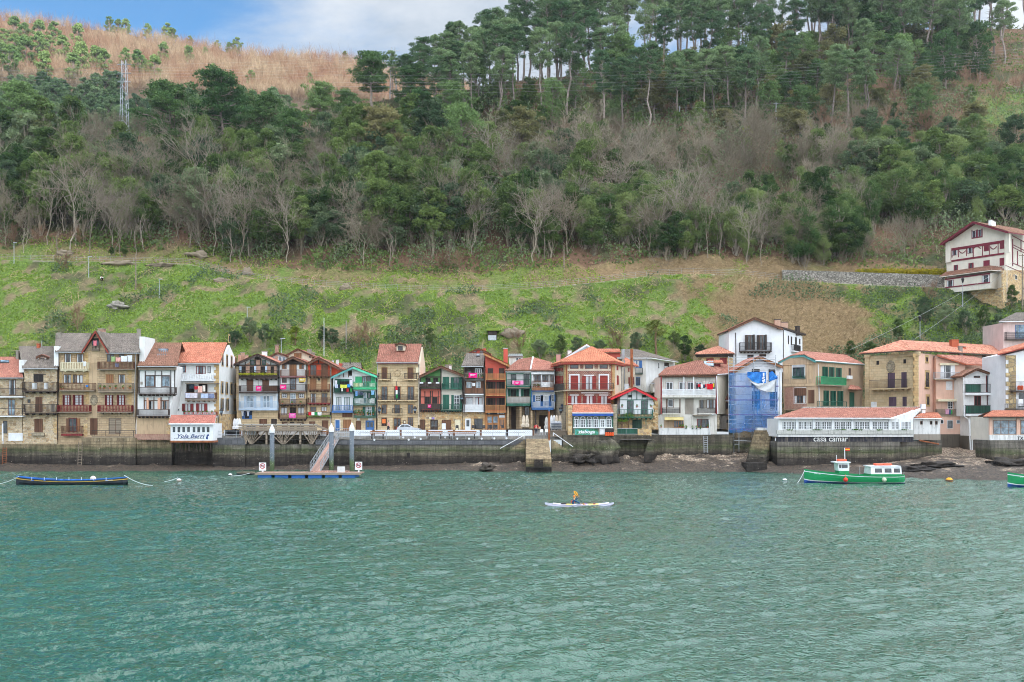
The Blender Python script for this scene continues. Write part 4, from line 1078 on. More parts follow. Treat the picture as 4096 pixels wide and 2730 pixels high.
h=House('stone_house','rubble stone house with orange roof, cut by the left edge of the view',1,156,(100,1150));h.wall([(-160,545),(212,545),(208,1196),(-160,1196)],STONE,8)
h.roof_front(-190,222,548,-150,178,355,T_RD,.5,4.2);h.skylight(0,392,88,413,-2.6,-3.1);h.chimney(150,290,175,372,-3.6,GREYP)
h.win(85,570,150,715,'b',2,1,cur=1);h.win(78,755,145,908,'m',2,1,g=GLB);h.win(30,960,70,1080,'d',1,1)
h.balc(-150,650,218,738,1.0,'bars',IRON,WPNT,gap=.16,bw=.03);h.balc(-150,842,215,922,1.0,'wire',IRON,WPNT)
h.box('terrace_panel',80,1076,214,1150,.0,.12,WPNT);h.box('door_surround',18,985,30,1150,0,.14,WPNT);h.pipe([(30,1150),(27,1245)],WPNT,.07,.1)
h=House('stone_house','rubble stone house with grey tiled roof, small dormer and two dark balconies with white boards',1,156,(375,1190));h.wall([(230,455),(542,455),(540,1190),(210,1190),(218,900)],STONE,8)
h.roof_front(212,548,460,178,515,255,T_GR,.55,4.5);h.chimney(348,226,375,256,-4,POTR,POTR,.4);h.pipe([(397,200),(397,255)],GALV,.05,-4,'flue')
h.box('dormer',358,352,438,408,-3,-1.4,WHITE,h.roof_o);h.win(372,358,424,404,'m',3,1,d=-1.39,sh=None);h.roof_gable((340,358),(398,333),(455,358),T_RD,-1.2,2.6);h.skylight(316,320,358,340,-2.9,-3.3)
h.box('fire_wall',512,250,552,440,-4.5,.1,CLEANW);h.box('fire_wall',180,380,226,500,-3.5,.05,WHITE)
h.win(320,520,412,590,'d',2,1,g=DARK);h.timbers([(318,512,434,522)],DKW);h.win(338,735,402,875,'b',2,1,sh='c',shm='b');h.win(262,755,290,790,'b',1,1);h.win(328,940,406,1066,'b',2,2,sh='c',shm='b',sill=GASH)
h.box('sill',300,1076,420,1104,0,.3,GASH)
for a,b,c in((205,590,685),(203,802,892)):h.balc(a,b,534,c,1.0,'bars',DKW,DKW,gap=.18,brk=5)
h.box('balcony_screen',305,600,350,656,.9,.93,WPNT);h.box('balcony_screen',415,600,452,656,.9,.93,WPNT);h.box('balcony_screen',480,806,522,872,.85,.88,GREYP)
h.quoins(505,540,930,1080,8,YSTONE);h.pipe([(548,470),(545,1140)],DKW,.05,.1)
B3=h=House('gabled_house','broad tan house with grey roof, tall pointed central gable and six balconies',1,156.3,(900,1120))
h.wall([(563,300),(778,305),(905,112),(1025,310),(1292,305),(1282,1122),(785,1122),(785,1190),(548,1190)],TASH,9)
h.roof_front(523,800,303,530,870,130,T_GR,.6,4.8);h.roof_front(1005,1332,312,940,1330,132,T_GR,.6,4.8)
h.roof_gable((776,305),(905,103),(1030,306),T_GR,.75,6.5,BRW,RGUT);h.skylight(1090,182,1160,222,-2.6,-3.6)
h.chimney(548,122,578,218,-3.4,GREYP);h.chimney(930,82,985,134,-4.7,BRICK,GREYP,.9);h.chimney(1300,85,1325,180,-3,GREYP)
h.box('fire_wall',1325,160,1372,420,-5,-.3,WHITE)
h.box('niche',872,175,938,288,0,.04,DARK);h.balc(868,245,942,292,.4,'bars',GRW,GRW,gap=.2,bw=.08);h.timbers([(860,310,945,322),(858,320,866,410),(938,320,946,410),(860,405,945,414)],TANP,0,.06,'stone_panel')
for a,b,c,d_,st in((612,320,680,410,1),(728,325,796,410,1),(1015,325,1085,402,0),(1128,325,1182,402,0),(605,520,676,602,1),(692,520,726,602,0),(726,525,790,602,2),(1125,520,1190,602,1)):h.win(a,b,c,d_,'b',2,1,cur=st,sur=QUOIN,sw=.1)
h.win(1010,520,1080,602,'m',2,1,sh='c',shm='m',sur=QUOIN,sw=.1)
for a,b in((612,668),(712,790),(1012,1070),(1127,1185)):h.win(a,715,b,812,'r',2,4,sh='p',shm='r',cur=2)
h.win(655,935,730,1062,'r',2,1,sur=BRW,sw=.08);h.box('shutter',730,937,760,1062,.1,.14,MIDW);h.box('shutter',628,937,655,1062,.1,.14,BRW);h.door(858,935,926,1092,BRW);h.door(1035,935,1152,1086,GRW,leaves=1);h.win(1098,948,1150,1082,'b',1,1)
h.timbers([(840,322,924,930),(600,490,796,516),(1000,485,1200,516)],TANP,0,.02,'stucco_panel');h.quoins(790,838,310,470,9);h.quoins(800,845,500,800,14,d=.025);h.quoins(1210,1250,480,860,16,d=.025);h.quoins(785,830,930,1110,8,YSTONE);h.quoins(558,590,500,880,18,d=.025);h.crest(858,710,930,815,GASH)
h.balc(572,404,830,482,.9,'bars',CRMW,CRMW,gap=.24,bw=.1,brk=3);h.balc(922,397,1268,478,.9,'lattice',BRW,GRW,gap=.2,bw=.07)
h.balc(560,602,892,680,.9,'bars',BRW,GRW,gap=.2);h.balc(928,602,1258,690,.9,'lattice',GRW,GRW,gap=.2,bw=.05);h.balc(540,812,850,885,.9,'lattice',REDW,GRW,gap=.22,bw=.08);h.balc(922,812,1250,885,.9,'lattice',REDW,GRW,gap=.22,bw=.08,brk=4);h.balc(580,1010,776,1102,.7,'bars',BRW,REDW,sl=.3,gap=.2)
h.balc(868,1050,1268,1122,1.0,'wire',IRON,GASH);h.pipe([(1290,310),(1272,920)],COPP);h.pipe([(560,310),(560,470),(545,900)],IRON)
g=h
for i,(a,b,c,d_,co,lb)in enumerate([(1055,348,1095,400,(150,176,120),'pale green sheet on the line under the long grey roof'),(1100,356,1145,402,(226,170,160),'pink striped sheet beside the pale green one'),(1150,342,1206,398,(222,224,226),'wide white shirt on the top balcony line'),(1210,336,1256,402,(214,216,222),'white towel at the end of the top balcony line'),(1096,410,1130,445,(150,170,214),'pale blue cloth behind the brown top balcony rail'),(886,196,918,245,(226,130,140),'pink vest hanging in the pointed gable'),(876,196,886,235,(70,84,92),'dark grey sock hanging in the pointed gable'),(920,196,936,240,(86,92,98),'grey trousers hanging in the pointed gable')]):
 garment(g,a,b,c,d_,co,lb,.55 if i>4 else .8)
garment(h,790,394,816,440,(222,222,220),'white board sheet tied on the cream balcony rail',.95);garment(h,815,618,836,640,(66,120,190),'small blue cloth over the second-floor rail',.95)
h.pots([950,990,1045,1100,1170,1235],655,.98,'terracotta pot on the grey carved balcony of the broad gabled house');h.pots([575,600],662,.5,'orange pot on the second balcony of the broad gabled house')
h=House('white_house','narrow white house with brown tiled roof, two roof windows and dark timber balconies',1,156.5,(745,1090));h.c=2;h.root.location=P(*cpx(2,230,1090),156.5)
h.wall([(82,440),(440,440),(425,640),(372,920),(372,1090),(40,1090),(66,900)],WHITE,8);h.roof_front(70,452,438,172,492,220,T_BR,.8,4.6);h.skylight(264,283,366,324,-2.2,-3.0);h.skylight(246,331,352,373,-1.1,-1.9)
h.box('stone_base',62,918,372,1090,0,.12,TANP);h.box('eave_beam',80,440,432,478,0,.5,GRW)
h.timbers([(78,480,90,640),(140,485,148,640),(234,485,241,640),(297,485,304,640),(378,478,390,700),(140,526,385,533),(420,480,428,700)],DKW,0,.09)
h.timbers([(62,738,70,852),(130,735,137,852),(224,735,230,852),(290,735,298,852),(366,735,372,905),(130,764,366,770)],BRW,0,.08)
for a,b in((147,234),(303,380)):h.win(a,533,b,637,'b',2,1,g=GLB)
for a,b in((137,222),(297,362)):h.win(a,769,b,852,'m',2,1,cur=1)
h.win(98,1027,146,1075,'r',1,1);h.win(188,995,302,1086,'r',2,1,g=GLB);h.balc(70,640,427,710,1.0,'bars',DKW,DKW,gap=.16,brk=9);h.balc(58,850,362,920,.95,'bars',DKW,DKW,gap=.16,brk=8)
h.pipe([(384,440),(380,560),(372,900)],COPP);garment(h,158,738,176,850,(226,178,150),'peach awning strip tied at the lower timber balcony',.6);garment(h,262,738,288,850,(220,172,146),'peach awning strip by the second lower window',.6)
h.box('niche',98,588,118,615,0,.08,GREYP);h.quoins(345,385,930,1090,8,YSTONE,.15)
h=House('white_house','white house with bright orange tiled roof, stone corner blocks and flower balcony',2,160,(700,1120));h.wall([(452,412),(848,412),(828,925),(826,1120),(385,1120),(385,925)],WHITE,12.5)
h.wall([(848,412),(918,232),(848,412)],WHITE,.1)if 0 else None
h.roof_front(432,856,410,498,925,218,T_OR,.6,5.6);P5=h
mb=MB();a=h.uv(848,412)[0];zt=h.pt(848,412).z;rz=h.pt(920,225,-5.8).z;mb.hexa([h.W(a,zt,0),h.W(a,rz-.25,-5.7),h.W(a,zt,-11.6)],[h.W(a-.3,zt,0),h.W(a-.3,rz-.25,-5.7),h.W(a-.3,zt,-11.6)]);mb.build('gable',CLEANW,h.root)
h.skylight(568,290,600,300,-3.4,-3.7);h.skylight(752,293,788,303,-3.4,-3.7);h.quoins(800,846,425,905,18);h.box('stone_base',790,930,829,1120,0,.08,YSTONE)
h.win(482,438,528,498,'r',1,1,g=GLB,sur=BRW,sw=.05);h.win(630,440,716,516,'r',3,1,cur=1,sur=BRW,sw=.05);h.win(738,442,768,505,'d',1,7,g=CURT)
h.win(536,612,612,690,'d',2,1,g=DARK);h.win(652,607,736,690,'b',2,1,g=DARK);h.win(522,797,578,870,'r',2,1,sh='o',shm='r',cur=2);h.win(655,795,710,870,'r',2,1,sh='o',shm='r',cur=2)
for a,b,c,d_ in((463,653,488,675),(385,797,410,822),(447,846,470,866)):h.win(a,b,c,d_,'w',1,1,sur=OLDW,sw=.06)
h.balc(455,516,786,580,.9,'bars',WPNT,WPNT,gap=.26,bw=.13);h.balc(520,690,812,768,.9,'bars',BRW,GRW,gap=.17,brk=6);h.balc(503,872,822,912,.7,'bars',REDW,REDW,gap=.2);h.timbers([(525,598,830,607)],GRW,0,1.1,'lean_to')
h.pots([520,560,600,645,690,730,780],893,.82,'red flower box plant on the lowest balcony of the white house',paint('red_box',L((190,40,44))))
for a,b,c,d_,co,lb in[(560,612,608,655,(52,62,70),'dark jacket on the upper line of the white house'),(610,630,645,662,(182,52,60),'red shirt on the upper line of the white house'),(646,628,686,690,(228,184,170),'peach towel on the upper line of the white house'),(690,622,715,680,(224,216,206),'cream cloth on the upper line of the white house'),(525,694,570,742,(206,208,226),'lilac and white cloth on the brown balcony rail'),(574,694,640,742,(214,208,216),'pale patterned sheet in the middle of the brown rail'),(676,700,740,744,(176,190,216),'pale blue striped sheet on the brown rail'),(744,700,800,744,(120,130,160),'slate blue cloth at the end of the brown rail')]:
 garment(h,a,b,c,d_,co,lb,.95)
mbw=h.uv(846,400)[0];A_=h.W(mbw,0,0);h.O=A_;h.U=Vector((0,1,0));h.N=Vector((1,0,0))
def side_win(u,v,w,hh,sh=False):
 mb=MB();h.bx(mb,u-.18,v-.18,u+w+.18,v+hh+.18,0,.05);o=mb.build('window',QUOIN,h.root);mb=MB();h.bx(mb,u,v,u+w,v+hh,0,.07);mb.build('pane',GL,o)
zg=5.8
for v in(17.0,13.0):
 for u in(1.4,4.0,6.6,9.2):side_win(u,v-(1.4 if v<17 else 1.0),.8,1.7)
for u in(1.6,4.5,8.6):side_win(u,9.0,.8,1.7)
side_win(5.4,20.0,.6,1.0)
mb=MB();h.bx(mb,.1,5.2,11.5,8.3,0,.06);mb.build('stone_base',YSTONE,h.root);h.door(860,1060,880,1120,BRW)if 0 else None
h=House('restaurant_pavilion','white glazed restaurant pavilion with red tiled roof and blue script sign',2,152.5,(590,1155),'restaurant','restaurant pavilions on the sea wall');h.wall([(385,985),(792,985),(792,1165),(385,1165)],CLEANW,4.5)
h.roof_front(366,806,986,392,820,908,tiles('pavilion_tiles',L((176,104,88)),L((184,116,98)),L((162,94,78)),.2),.4,3.0,WPNT,WPNT,False)
for a in(402,448,494,540,592,636,682,726):h.win(a,1014,a+34,1072,'w',1,1,g=GL)
h.timbers([(388,990,790,998),(388,1006,790,1010),(571,990,590,1080),(388,1076,790,1083)],WPNT,0,.07);SIGNB=paint('sign_blue',L((36,60,116)),.5)
h.box('sign_panel',392,1086,788,1150,0,.06,WPNT);h.text('Yola Berri',452,1088,712,1122,SIGNB,.07,shear=.35,bold=.02);h.text('RESTAURANTE JATETXEA',420,1124,708,1136,paint('sign_navy',L((40,48,70))),.07,bold=.012)
h.timbers([(728,1092,740,1136),(736,1088,750,1104),(722,1110,732,1134)],SIGNB,.06,.075,'waiter_emblem')
RUST=paint('rust',L((150,92,60)),.9,.5);h.box('floor_beam',380,1148,798,1166,-4.4,.12,RUST);h.box('gutter',372,984,812,992,.35,.5,WPNT)
for x in(400,475,530,560,630,665,700,765):h.box('prop',x-4,1166,x+4,1246,-.5,-.3,DKW)
for x in(430,500,600,690,750):h.box('prop',x-4,1166,x+4,1246,-2.6,-2.4,DKW)
P_ALLEY=House('alley_house','small house seen in the alley beside the white house',3,178,(95,1000));P_ALLEY.wall([(66,360),(135,360),(135,1000),(66,1000)],TASH,6)
P_ALLEY.roof_front(50,150,355,60,140,320,T_OLD,.4,2);P_ALLEY.balc(60,412,128,478,.6,'bars',BRW,DKW);P_ALLEY.balc(60,500,128,575,.6,'bars',DKW,DKW);P_ALLEY.win(80,415,112,470,'b');P_ALLEY.win(80,505,112,565,'b');P_ALLEY.roof_front(55,125,722,60,118,690,T_OLD,1.2,.2,back=False,gutter=False)
PY=167
h=House('timbered_house','gabled house with brick and black timber top, flower boxes and pale blue balcony',3,PY,(330,1000));h.wall([(142,790),(142,300),(340,215),(548,300),(548,790)],WHITE,9)
h.box('stone_base',122,788,552,1004,-3,.14,ASHL);h.box('stone_side_wall',118,330,142,790,-8,.1,TASH);h.roof_gable((88,310),(340,203),(572,302),T_RD,.9,9,DKW,DKW)
h.timbers([(146,318,545,438)],PBRICK,0,.03,'brick_panel');h.wall([(210,312),(340,232),(470,312)],PBRICK,.1,'brick_panel',.03)
h.timbers([(143,312,548,324),(208,285,216,318),(262,262,270,318),(312,236,322,318),(366,242,376,318),(418,262,426,318),(474,285,482,318),(325,235,362,262),(142,310,150,440),(540,310,548,440)],DKW,.02,.09)
for a,b in((268,310),(386,428)):h.win(a,265,b,312,'g',1,1,d=.04)
for a,b in((172,218),(258,318),(372,430),(478,512)):h.win(a,330,b,430,'d',2,1,g=DARK,d=.04)
for x in(160,314,428):h.box('curtain',x-10,328,x+12,388,.3,.33,LBLU)
for a,b in((226,296),(390,460)):h.win(a,468,b,592,'b',2,1,sh='c',shm='b')
for a,b in((198,326),(370,498)):h.win(a,636,b,762,'w',4,1,g=GLB,cur=1);h.box('shutter',a,640,a+26,762,.07,.1,LBLU);h.box('shutter',b-26,640,b,762,.07,.1,LBLU)
h.balc(142,370,550,458,1.0,'bars',DKW,DKW,sl=.35,gap=.2,brk=8);h.balc(145,530,548,612,1.0,'bars',DKW,DKW,sl=.25,gap=.17);h.balc(142,697,548,790,1.0,'bars',LBLU,LBLU,sl=.32,gap=.14);h.box('balcony_screen',460,532,545,592,.8,.86,BRW)
h.posts([150,545],620,700,.95,LBLU,.08);h.posts([347],455,530,.95,IRON,.05)
V=np.concatenate([cards(np.array(h.pt(155+i*13,412,1.1)),(.22,.2,.22),34,.16,RNG,.5)for i in range(30)]);FLP=leaf_mat('yellow_flowers',(120,140,40),(206,196,60),1.2)
mb=MB();h.bx(mb,*h.rect(150,418,544,436,1.12),.98,1.12);fb=mb.build('flower_box',DKW);tag(fb,'long box of yellow-green flowers on the timber gable balcony','flower box');np_mesh('plant',V-np.array(fb.location),quads(len(V)//4),FLP,fb)
h.win(205,800,258,880,'bl',1,1,g=DARK,d=.14,sh='o',shm='bl');h.door(360,880,440,1004,BRW,d=.14);h.door(484,878,542,1004,DKW,d=.14);h.win(225,932,320,1000,'bl',3,1,d=.14)
for i,(a,b,co)in enumerate(((170,196,(214,216,220)),(198,224,(58,64,84)),(226,256,(206,210,222)),(260,286,(50,54,66)))):garment(h,a,794,b,840 if i%2 else 850,co,['white shirt','navy shirt','pale grey shirt','black shirt'][i]+' drying above the blue shutters',.5,shape=1)
h.chimney(136,205,162,275,-5,PBRICK);h.chimney(163,182,197,262,-5.5,PBRICK);h.chimney(206,208,236,255,-5,PBRICK);h.chimney(384,170,434,235,-6,WHITE)
M6=h
h=House('timbered_house','narrow dark brown gabled house with four stacked wooden balconies and a pink banner',3,PY,(705,1000));h.wall([(572,880),(572,295),(705,240),(848,290),(848,880)],WHITE,9);h.box('stone_base',552,878,856,1004,-3,.1,ASHL);h.roof_gable((568,302),(705,230),(852,292),T_OLD,.9,9,DKW,BRW)
h.wall([(582,302),(705,246),(838,298),(838,312),(582,312)],DKW,.1,'gable_boards',.08);h.box('wood_panel',672,310,748,430,0,.08,MIDW)
h.box('stone_panel',572,590,850,880,-.2,.03,ASHL)
for a,b in((598,645),(776,824)):h.win(a,312,b,358,'m',2,2,sh='l',shm='m');h.win(a,455,b,502,'b',3,2);h.win(a-2,617,b,657,'w',2,2,d=.03,sur=BRW,sw=.1)
for y0,y1 in((455,570),(612,720)):h.win(680,y0,740,y1,'w' if y0>500 else 'b',3,4,d=.03,sur=BRW,sw=.07,g=GLB)
for a,b in((585,652),(675,745),(762,828)):h.win(a,757,b,838,'b',2,1,g=DARK if a==675 else GL,cur=2 if a!=675 else False,d=.03)
h.balc(574,365,842,445,.95,'bars',BRW,REDW,gap=.17);h.balc(574,517,842,600,.95,'bars',DKW,BRW,gap=.17);h.balc(560,670,846,735,.95,'bars',BRW,DKW,gap=.15,brk=8);h.balc(560,822,846,885,.95,'bars',BRW,DKW,gap=.15,brk=8)
h.door(596,912,652,1004,BRW,d=.1);h.door(680,912,724,1004,DKW,d=.1);h.win(750,915,825,1000,'b',2,1,d=.1);h.box('canopy',620,925,800,935,.1,1.6,GRW);M7=h
h.posts([578,838],445,520,.9,DKW,.08);h.posts([566,660,752,840],735,825,.9,BRW,.08);h.pots([600,700,790],725,.9,'small pot on the third balcony of the dark brown gabled house')
h=House('red_gabled_house','narrow gabled house with orange-red top storey and brown shuttered balconies below',3,PY,(980,1000));h.wall([(862,880),(862,298),(975,248),(1112,318),(1112,880)],ASHL,9);h.roof_gable((858,302),(975,238),(1192,350),T_OLD,.9,9,DKW,BRW)
h.wall([(866,302),(975,254),(1098,312),(1098,432),(866,432)],ORED,.12,'red_wall',.06);h.box('side_wall',1100,330,1172,435,-8,-.2,ORED);h.timbers([(864,300,1105,310),(972,256,984,310)],DKW,.06,.12);h.box('stone_base',856,876,1112,1004,-3,.1,ASHL)
h.win(892,315,956,425,'b',2,1,d=.07);h.win(1005,310,1075,428,'b',2,1,sh='c',shm='b',d=.07);h.win(890,456,956,572,'m',2,1,sh='c',shm='m');h.win(1006,456,1070,572,'m',2,1,sh='c',shm='m');h.win(894,612,954,716,'b',2,1,cur=1);h.win(1008,610,1070,716,'b',2,1);h.win(892,752,954,804,'b',2,1,sur=QUOIN,sw=.08);h.win(1006,750,1066,802,'b',2,1,cur=2,sur=QUOIN,sw=.08)
h.balc(862,368,1096,436,.9,'bars',BRW,BRW,gap=.17,brk=6);h.balc(862,515,1092,582,.9,'bars',MIDW,BRW,gap=.17,brk=6);h.balc(862,656,1098,722,.9,'bars',BRW,REDW,gap=.17,brk=6);h.balc(862,806,1102,862,.9,'bars',IRON,GASH,gap=.17)
V=np.concatenate([cards(np.array(h.pt(866+i*12,850,.95)),(.22,.15,.14),24,.14,RNG,.3)for i in range(20)]);np_mesh('balcony_plant',V-np.array(h.root.location),quads(len(V)//4),PLANT,h.root)
h.door(880,905,944,1004,BRW,d=.1);h.door(1014,895,1078,1004,BRW,d=.1);mb=MB();mb.lathe(h.pt(981,466,.05),[(.14,0),(.22,.03),(.22,.06)],14,'y');mb.build('wall_clock',IRON,h.root);h.pipe([(1104,340),(1098,880)],COPP);M8=h
h=House('cream_house','cream gabled house rising behind the dark brown gable',3,176,(775,300));h.wall([(632,420),(632,215),(757,158),(905,222),(905,420)],CREAM,7);h.roof_gable((622,222),(757,148),(915,222),T_OLD,.6,7,BRW);h.win(722,192,800,248,'m',2,1,sh='c',shm='m');h.roof_front(900,1060,268,880,1000,230,T_OLD,.1,2,gutter=False)
h.chimney(858,148,900,205,-3,GREYP,GREYP);h.chimney(905,185,935,225,-3,GREYP);h.win(880,222,896,240,'b',1,1)
h=House('attic_house','small roof with glazed dormer and tall brick chimney behind the flower-box gable',3,175,(550,300));h.wall([(450,420),(450,240),(548,195),(632,225),(632,420)],WHITE,6);h.roof_gable((435,245),(548,188),(650,222),T_RD,.5,6,BRW);h.win(562,222,596,300,'w',1,1,g=GLB);h.win(598,228,632,300,'w',1,1,g=GLB);h.win(462,238,522,270,'w',2,1);h.chimney(523,104,552,200,-2,BRICK);h.box('brick_pier',522,225,550,290,0,.2,PBRICK)
h=House('white_house','half-gabled white house with blue balcony below and washing on a dark green one',3,PY,(1225,1000));h.wall([(1132,830),(1132,425),(1338,340),(1338,830)],CLEANW,9);h.roof_gable((1108,440),(1340,333),None,T_OR,1.0,9,GRNW,paint('blue_green',L((88,150,146))));h.box('stone_base',1116,812,1340,1004,-3,.1,ASHL)
h.timbers([(1188,412,1196,445),(1236,392,1244,445),(1286,372,1294,445)],BRW,0,.05);h.win(1292,372,1328,428,'d',1,1,g=DARK);h.box('recess',1142,462,1332,600,-.02,.03,GRNW);h.win(1200,485,1300,600,'dg',2,1,g=DARK,d=.03)
h.balc(1133,540,1337,612,1.0,'bars',DGRN,DGRN,gap=.2);h.posts([1140,1330],450,545,.95,WPNT,.1);h.win(1165,650,1216,790,'g',2,1,cur=2);h.win(1248,650,1304,790,'g',2,1,cur=2);h.balc(1114,738,1336,815,.95,'lattice',BLUW,BLUW,sl=.28,gap=.3,bw=.06)
h.door(1148,886,1206,1004,BLUW,WPNT,d=.1,leaves=1);h.door(1236,886,1318,1004,MIDW,d=.1);h.box('vent_panel',1226,818,1330,862,.1,.14,BRW);h.pipe([(1108,445),(1104,1000)],COPP)
for i,(a,b,c,d_,co,lb)in enumerate([(1152,475,1172,520,(222,218,226),'white curtain at the dark green balcony'),(1302,468,1330,530,(216,212,220),'pale curtain at the far end of the dark green balcony'),(1150,518,1180,556,(190,200,222),'pale blue shirt on the dark green balcony'),(1180,520,1204,552,(52,56,70),'black shirt on the dark green balcony'),(1206,520,1276,556,(206,210,90),'yellow-green sheet on the dark green balcony'),(1278,516,1310,548,(60,150,220),'bright blue towel on the dark green balcony'),(1216,556,1232,590,(222,220,214),'white cloth low on the dark green balcony'),(1270,560,1292,596,(170,44,50),'dark red cloth low on the dark green balcony'),(1308,560,1328,596,(70,140,84),'green cloth low on the dark green balcony')]):garment(h,a,b,c,d_,co,lb,1.05)
h=House('green_house','half-gabled house with three bright green balconies, washing and pot plants',3,PY,(1450,1000));h.wall([(1340,870),(1340,340),(1576,435),(1576,870)],WHITE,9);h.roof_gable(None,(1340,333),(1586,428),T_OR,1.0,9,BGRN,paint('mint',L((92,200,160))));h.box('stone_base',1340,866,1578,1004,-3,.1,ASHL)
h.box('stone_panel',1342,735,1576,868,0,.03,ASHL);h.win(1435,432,1480,545,'b',2,1,g=GLB);h.win(1482,432,1526,545,'dg',2,1);h.box('shutter',1362,436,1432,545,.05,.1,BGRN);h.box('shutter',1528,436,1572,545,.05,.1,BGRN)
h.box('recess',1346,590,1572,660,0,.03,GRNW);h.win(1450,605,1480,715,'w',1,1,g=GLB,d=.03);h.win(1490,605,1520,715,'dg',1,1,d=.03);h.win(1470,752,1535,848,'w',3,3,d=.03,cur=1,sh='o',shm='g')
h.balc(1340,490,1578,572,1.0,'bars',BGRN,BGRN,sl=.34,gap=.17,bw=.05);h.balc(1338,660,1572,738,1.0,'bars',GRNW,GRNW,gap=.17);h.balc(1348,792,1574,866,1.0,'bars',GRNW,GRNW,sl=.2,gap=.19);h.door(1368,900,1422,1004,BRW,d=.1,leaves=1);h.door(1470,896,1560,1004,BLUW,d=.1,glassy=True);h.box('hanging_sign',1380,872,1408,895,.1,.16,WPNT);h.box('hanging_sign',1498,870,1542,895,.1,.16,WPNT);h.pipe([(1338,430),(1340,880)],COPP)
for a,b,c,d_,co,lb in[(1345,500,1395,542,(236,208,170),'cream sheet over the top bright green rail'),(1400,500,1440,540,(224,214,196),'pale cloth in the middle of the top green rail'),(1510,502,1570,544,(214,206,196),'white sheet at the end of the top green rail'),(1362,586,1386,640,(110,150,196),'pale blue jeans on the middle green balcony'),(1388,588,1410,630,(84,92,110),'slate grey trousers on the middle green balcony'),(1412,592,1446,630,(70,78,92),'dark grey shirt on the middle green balcony'),(1530,580,1560,628,(130,180,214),'sky blue towel on the middle green balcony'),(1352,672,1408,712,(220,222,226),'white sheet behind the middle green rail'),(1500,672,1556,714,(216,216,214),'white cloth at the end of the middle green rail')]:garment(h,a,b,c,d_,co,lb,.9)
h.pots([1360,1385,1415,1445,1490,1520,1550],838,.95,'leafy terracotta pot on the lowest green balcony');h.pots([1370,1400,1430],815,.5,'leafy pot plant standing inside the lowest green balcony')
h=House('roof_shed','low grey tiled roof with a tin flue behind the red gable',3,176,(1310,350));h.wall([(1190,420),(1190,365),(1425,365),(1425,420)],WHITE,5);h.roof_front(1195,1430,360,1225,1420,295,T_GR,.3,3.5,gutter=False);h.pipe([(1308,248),(1308,310)],IRON,.09,-1.5,'flue');h.chimney(1118,262,1132,290,-1,WHITE);h.chimney(1160,258,1186,295,-1,WHITE);h.box('fire_wall',1188,296,1205,360,-3,.1,REDP)
h=House('stone_house','tall golden stone house with carved coat of arms, iron balconies and one dormer',4,PY,(340,1000));h.wall([(132,300),(556,300),(556,1003),(130,1003)],ASHL,9.5)
h.roof_front(118,556,288,152,594,98,T_OLD,.7,5.2);mb=MB();a=h.uv(556,300)[0];zt=h.pt(556,300).z;rz=h.pt(590,108,-5.2).z;mb.hexa([h.W(a+.01,zt-10,.0),h.W(a+.01,zt,0),h.W(a+.01,rz-.3,-5.2),h.W(a+.01,zt,-10.4),h.W(a+.01,zt-10,-10.4)],[h.W(a+.3,zt-10,0),h.W(a+.3,zt,0),h.W(a+.3,rz-.3,-5.2),h.W(a+.3,zt,-10.4),h.W(a+.3,zt-10,-10.4)][::1]);mb.build('side_wall',CREAM,h.root)
h.box('cornice',128,286,552,306,0,.4,RGUT);h.box('dormer',330,105,415,165,-4.5,-2.2,CREAM,h.roof_o);h.win(345,118,394,162,'d',2,2,d=-2.18);h.roof_gable((312,108),(370,86),(428,108),T_OR,-1.9,3.5)
for a,b in((175,232),(446,506)):h.win(a,342,b,466,'b',2,1,sh='c',shm='b',sur=QUOIN,sw=.1)
for a,b in((172,236),(306,372),(444,510)):h.win(a,540,b,686,'b',2,1,sur=QUOIN,sw=.1)
h.win(172,728,228,826,'b',2,2,sur=QUOIN,sw=.09);h.win(308,728,366,826,'b',2,1,sur=QUOIN,sw=.09);h.win(446,728,504,826,'b',2,2,sur=QUOIN,sw=.09)
h.balc(136,398,264,472,.8,'bars',IRON,ASHL,gap=.15,bw=.03,brk=2);h.balc(410,398,540,472,.8,'bars',IRON,ASHL,gap=.15,bw=.03,brk=2);h.balc(128,627,544,692,.85,'lattice',IRON,ASHL,gap=.15,bw=.03,brk=7);h.balc(282,768,388,834,.5,'bars',IRON,ASHL,gap=.13,bw=.03)
h.win(172,865,230,955,'b',2,1,g=DARK);h.box('poster',180,880,216,926,.06,.08,paint('poster_orange',L((226,120,60))));h.door(292,864,382,1003,BRW,QUOIN,glassy=True);h.win(446,862,504,955,'b',3,3,sur=QUOIN,sw=.08);h.box('notice_board',398,896,430,932,0,.07,BRW);h.box('notice_board',405,903,423,925,.07,.075,CRMW);h.crest(306,360,372,440,ASHL);h.pipe([(130,300),(126,870)],COPP);h.pipe([(560,310),(572,860)],IRON);h.timbers([(130,836,560,840)],IRON,0,.06,'cable')
h.box('meter_box',532,342,560,396,0,.2,CRMW);S11=h
h=House('split_house','wide gabled house half green and red, half cream with green shutters',4,PY,(795,1000));h.wall([(572,425),(792,340),(792,815),(572,815)],SALM,9);h.wall([(794,340),(1016,425),(1016,815),(794,815)],MWHITE,9);h.roof_gable((566,434),(792,328),(1030,424),T_OR,.9,9,DKW,BRW);h.box('stone_base',570,806,1018,1003,-3,.12,YSTONE)
h.wall([(600,440),(792,352),(792,440)],GREENP,.1,'green_gable',.04);h.box('green_panel',575,445,790,560,-.1,.02,GREENP);h.timbers([(788,338,800,820),(572,436,790,446),(572,440,584,800),(622,588,630,720),(680,588,690,720),(700,588,708,720),(764,588,770,720),(586,646,780,652)],DKW,.02,.1)
for a in(655,735):h.win(a-22,450,a+30,545,'d',2,1,g=DARK,d=.03)
for a in(626,706):h.win(a,650,a+52,722,'d',2,1,g=DARK,d=.02)
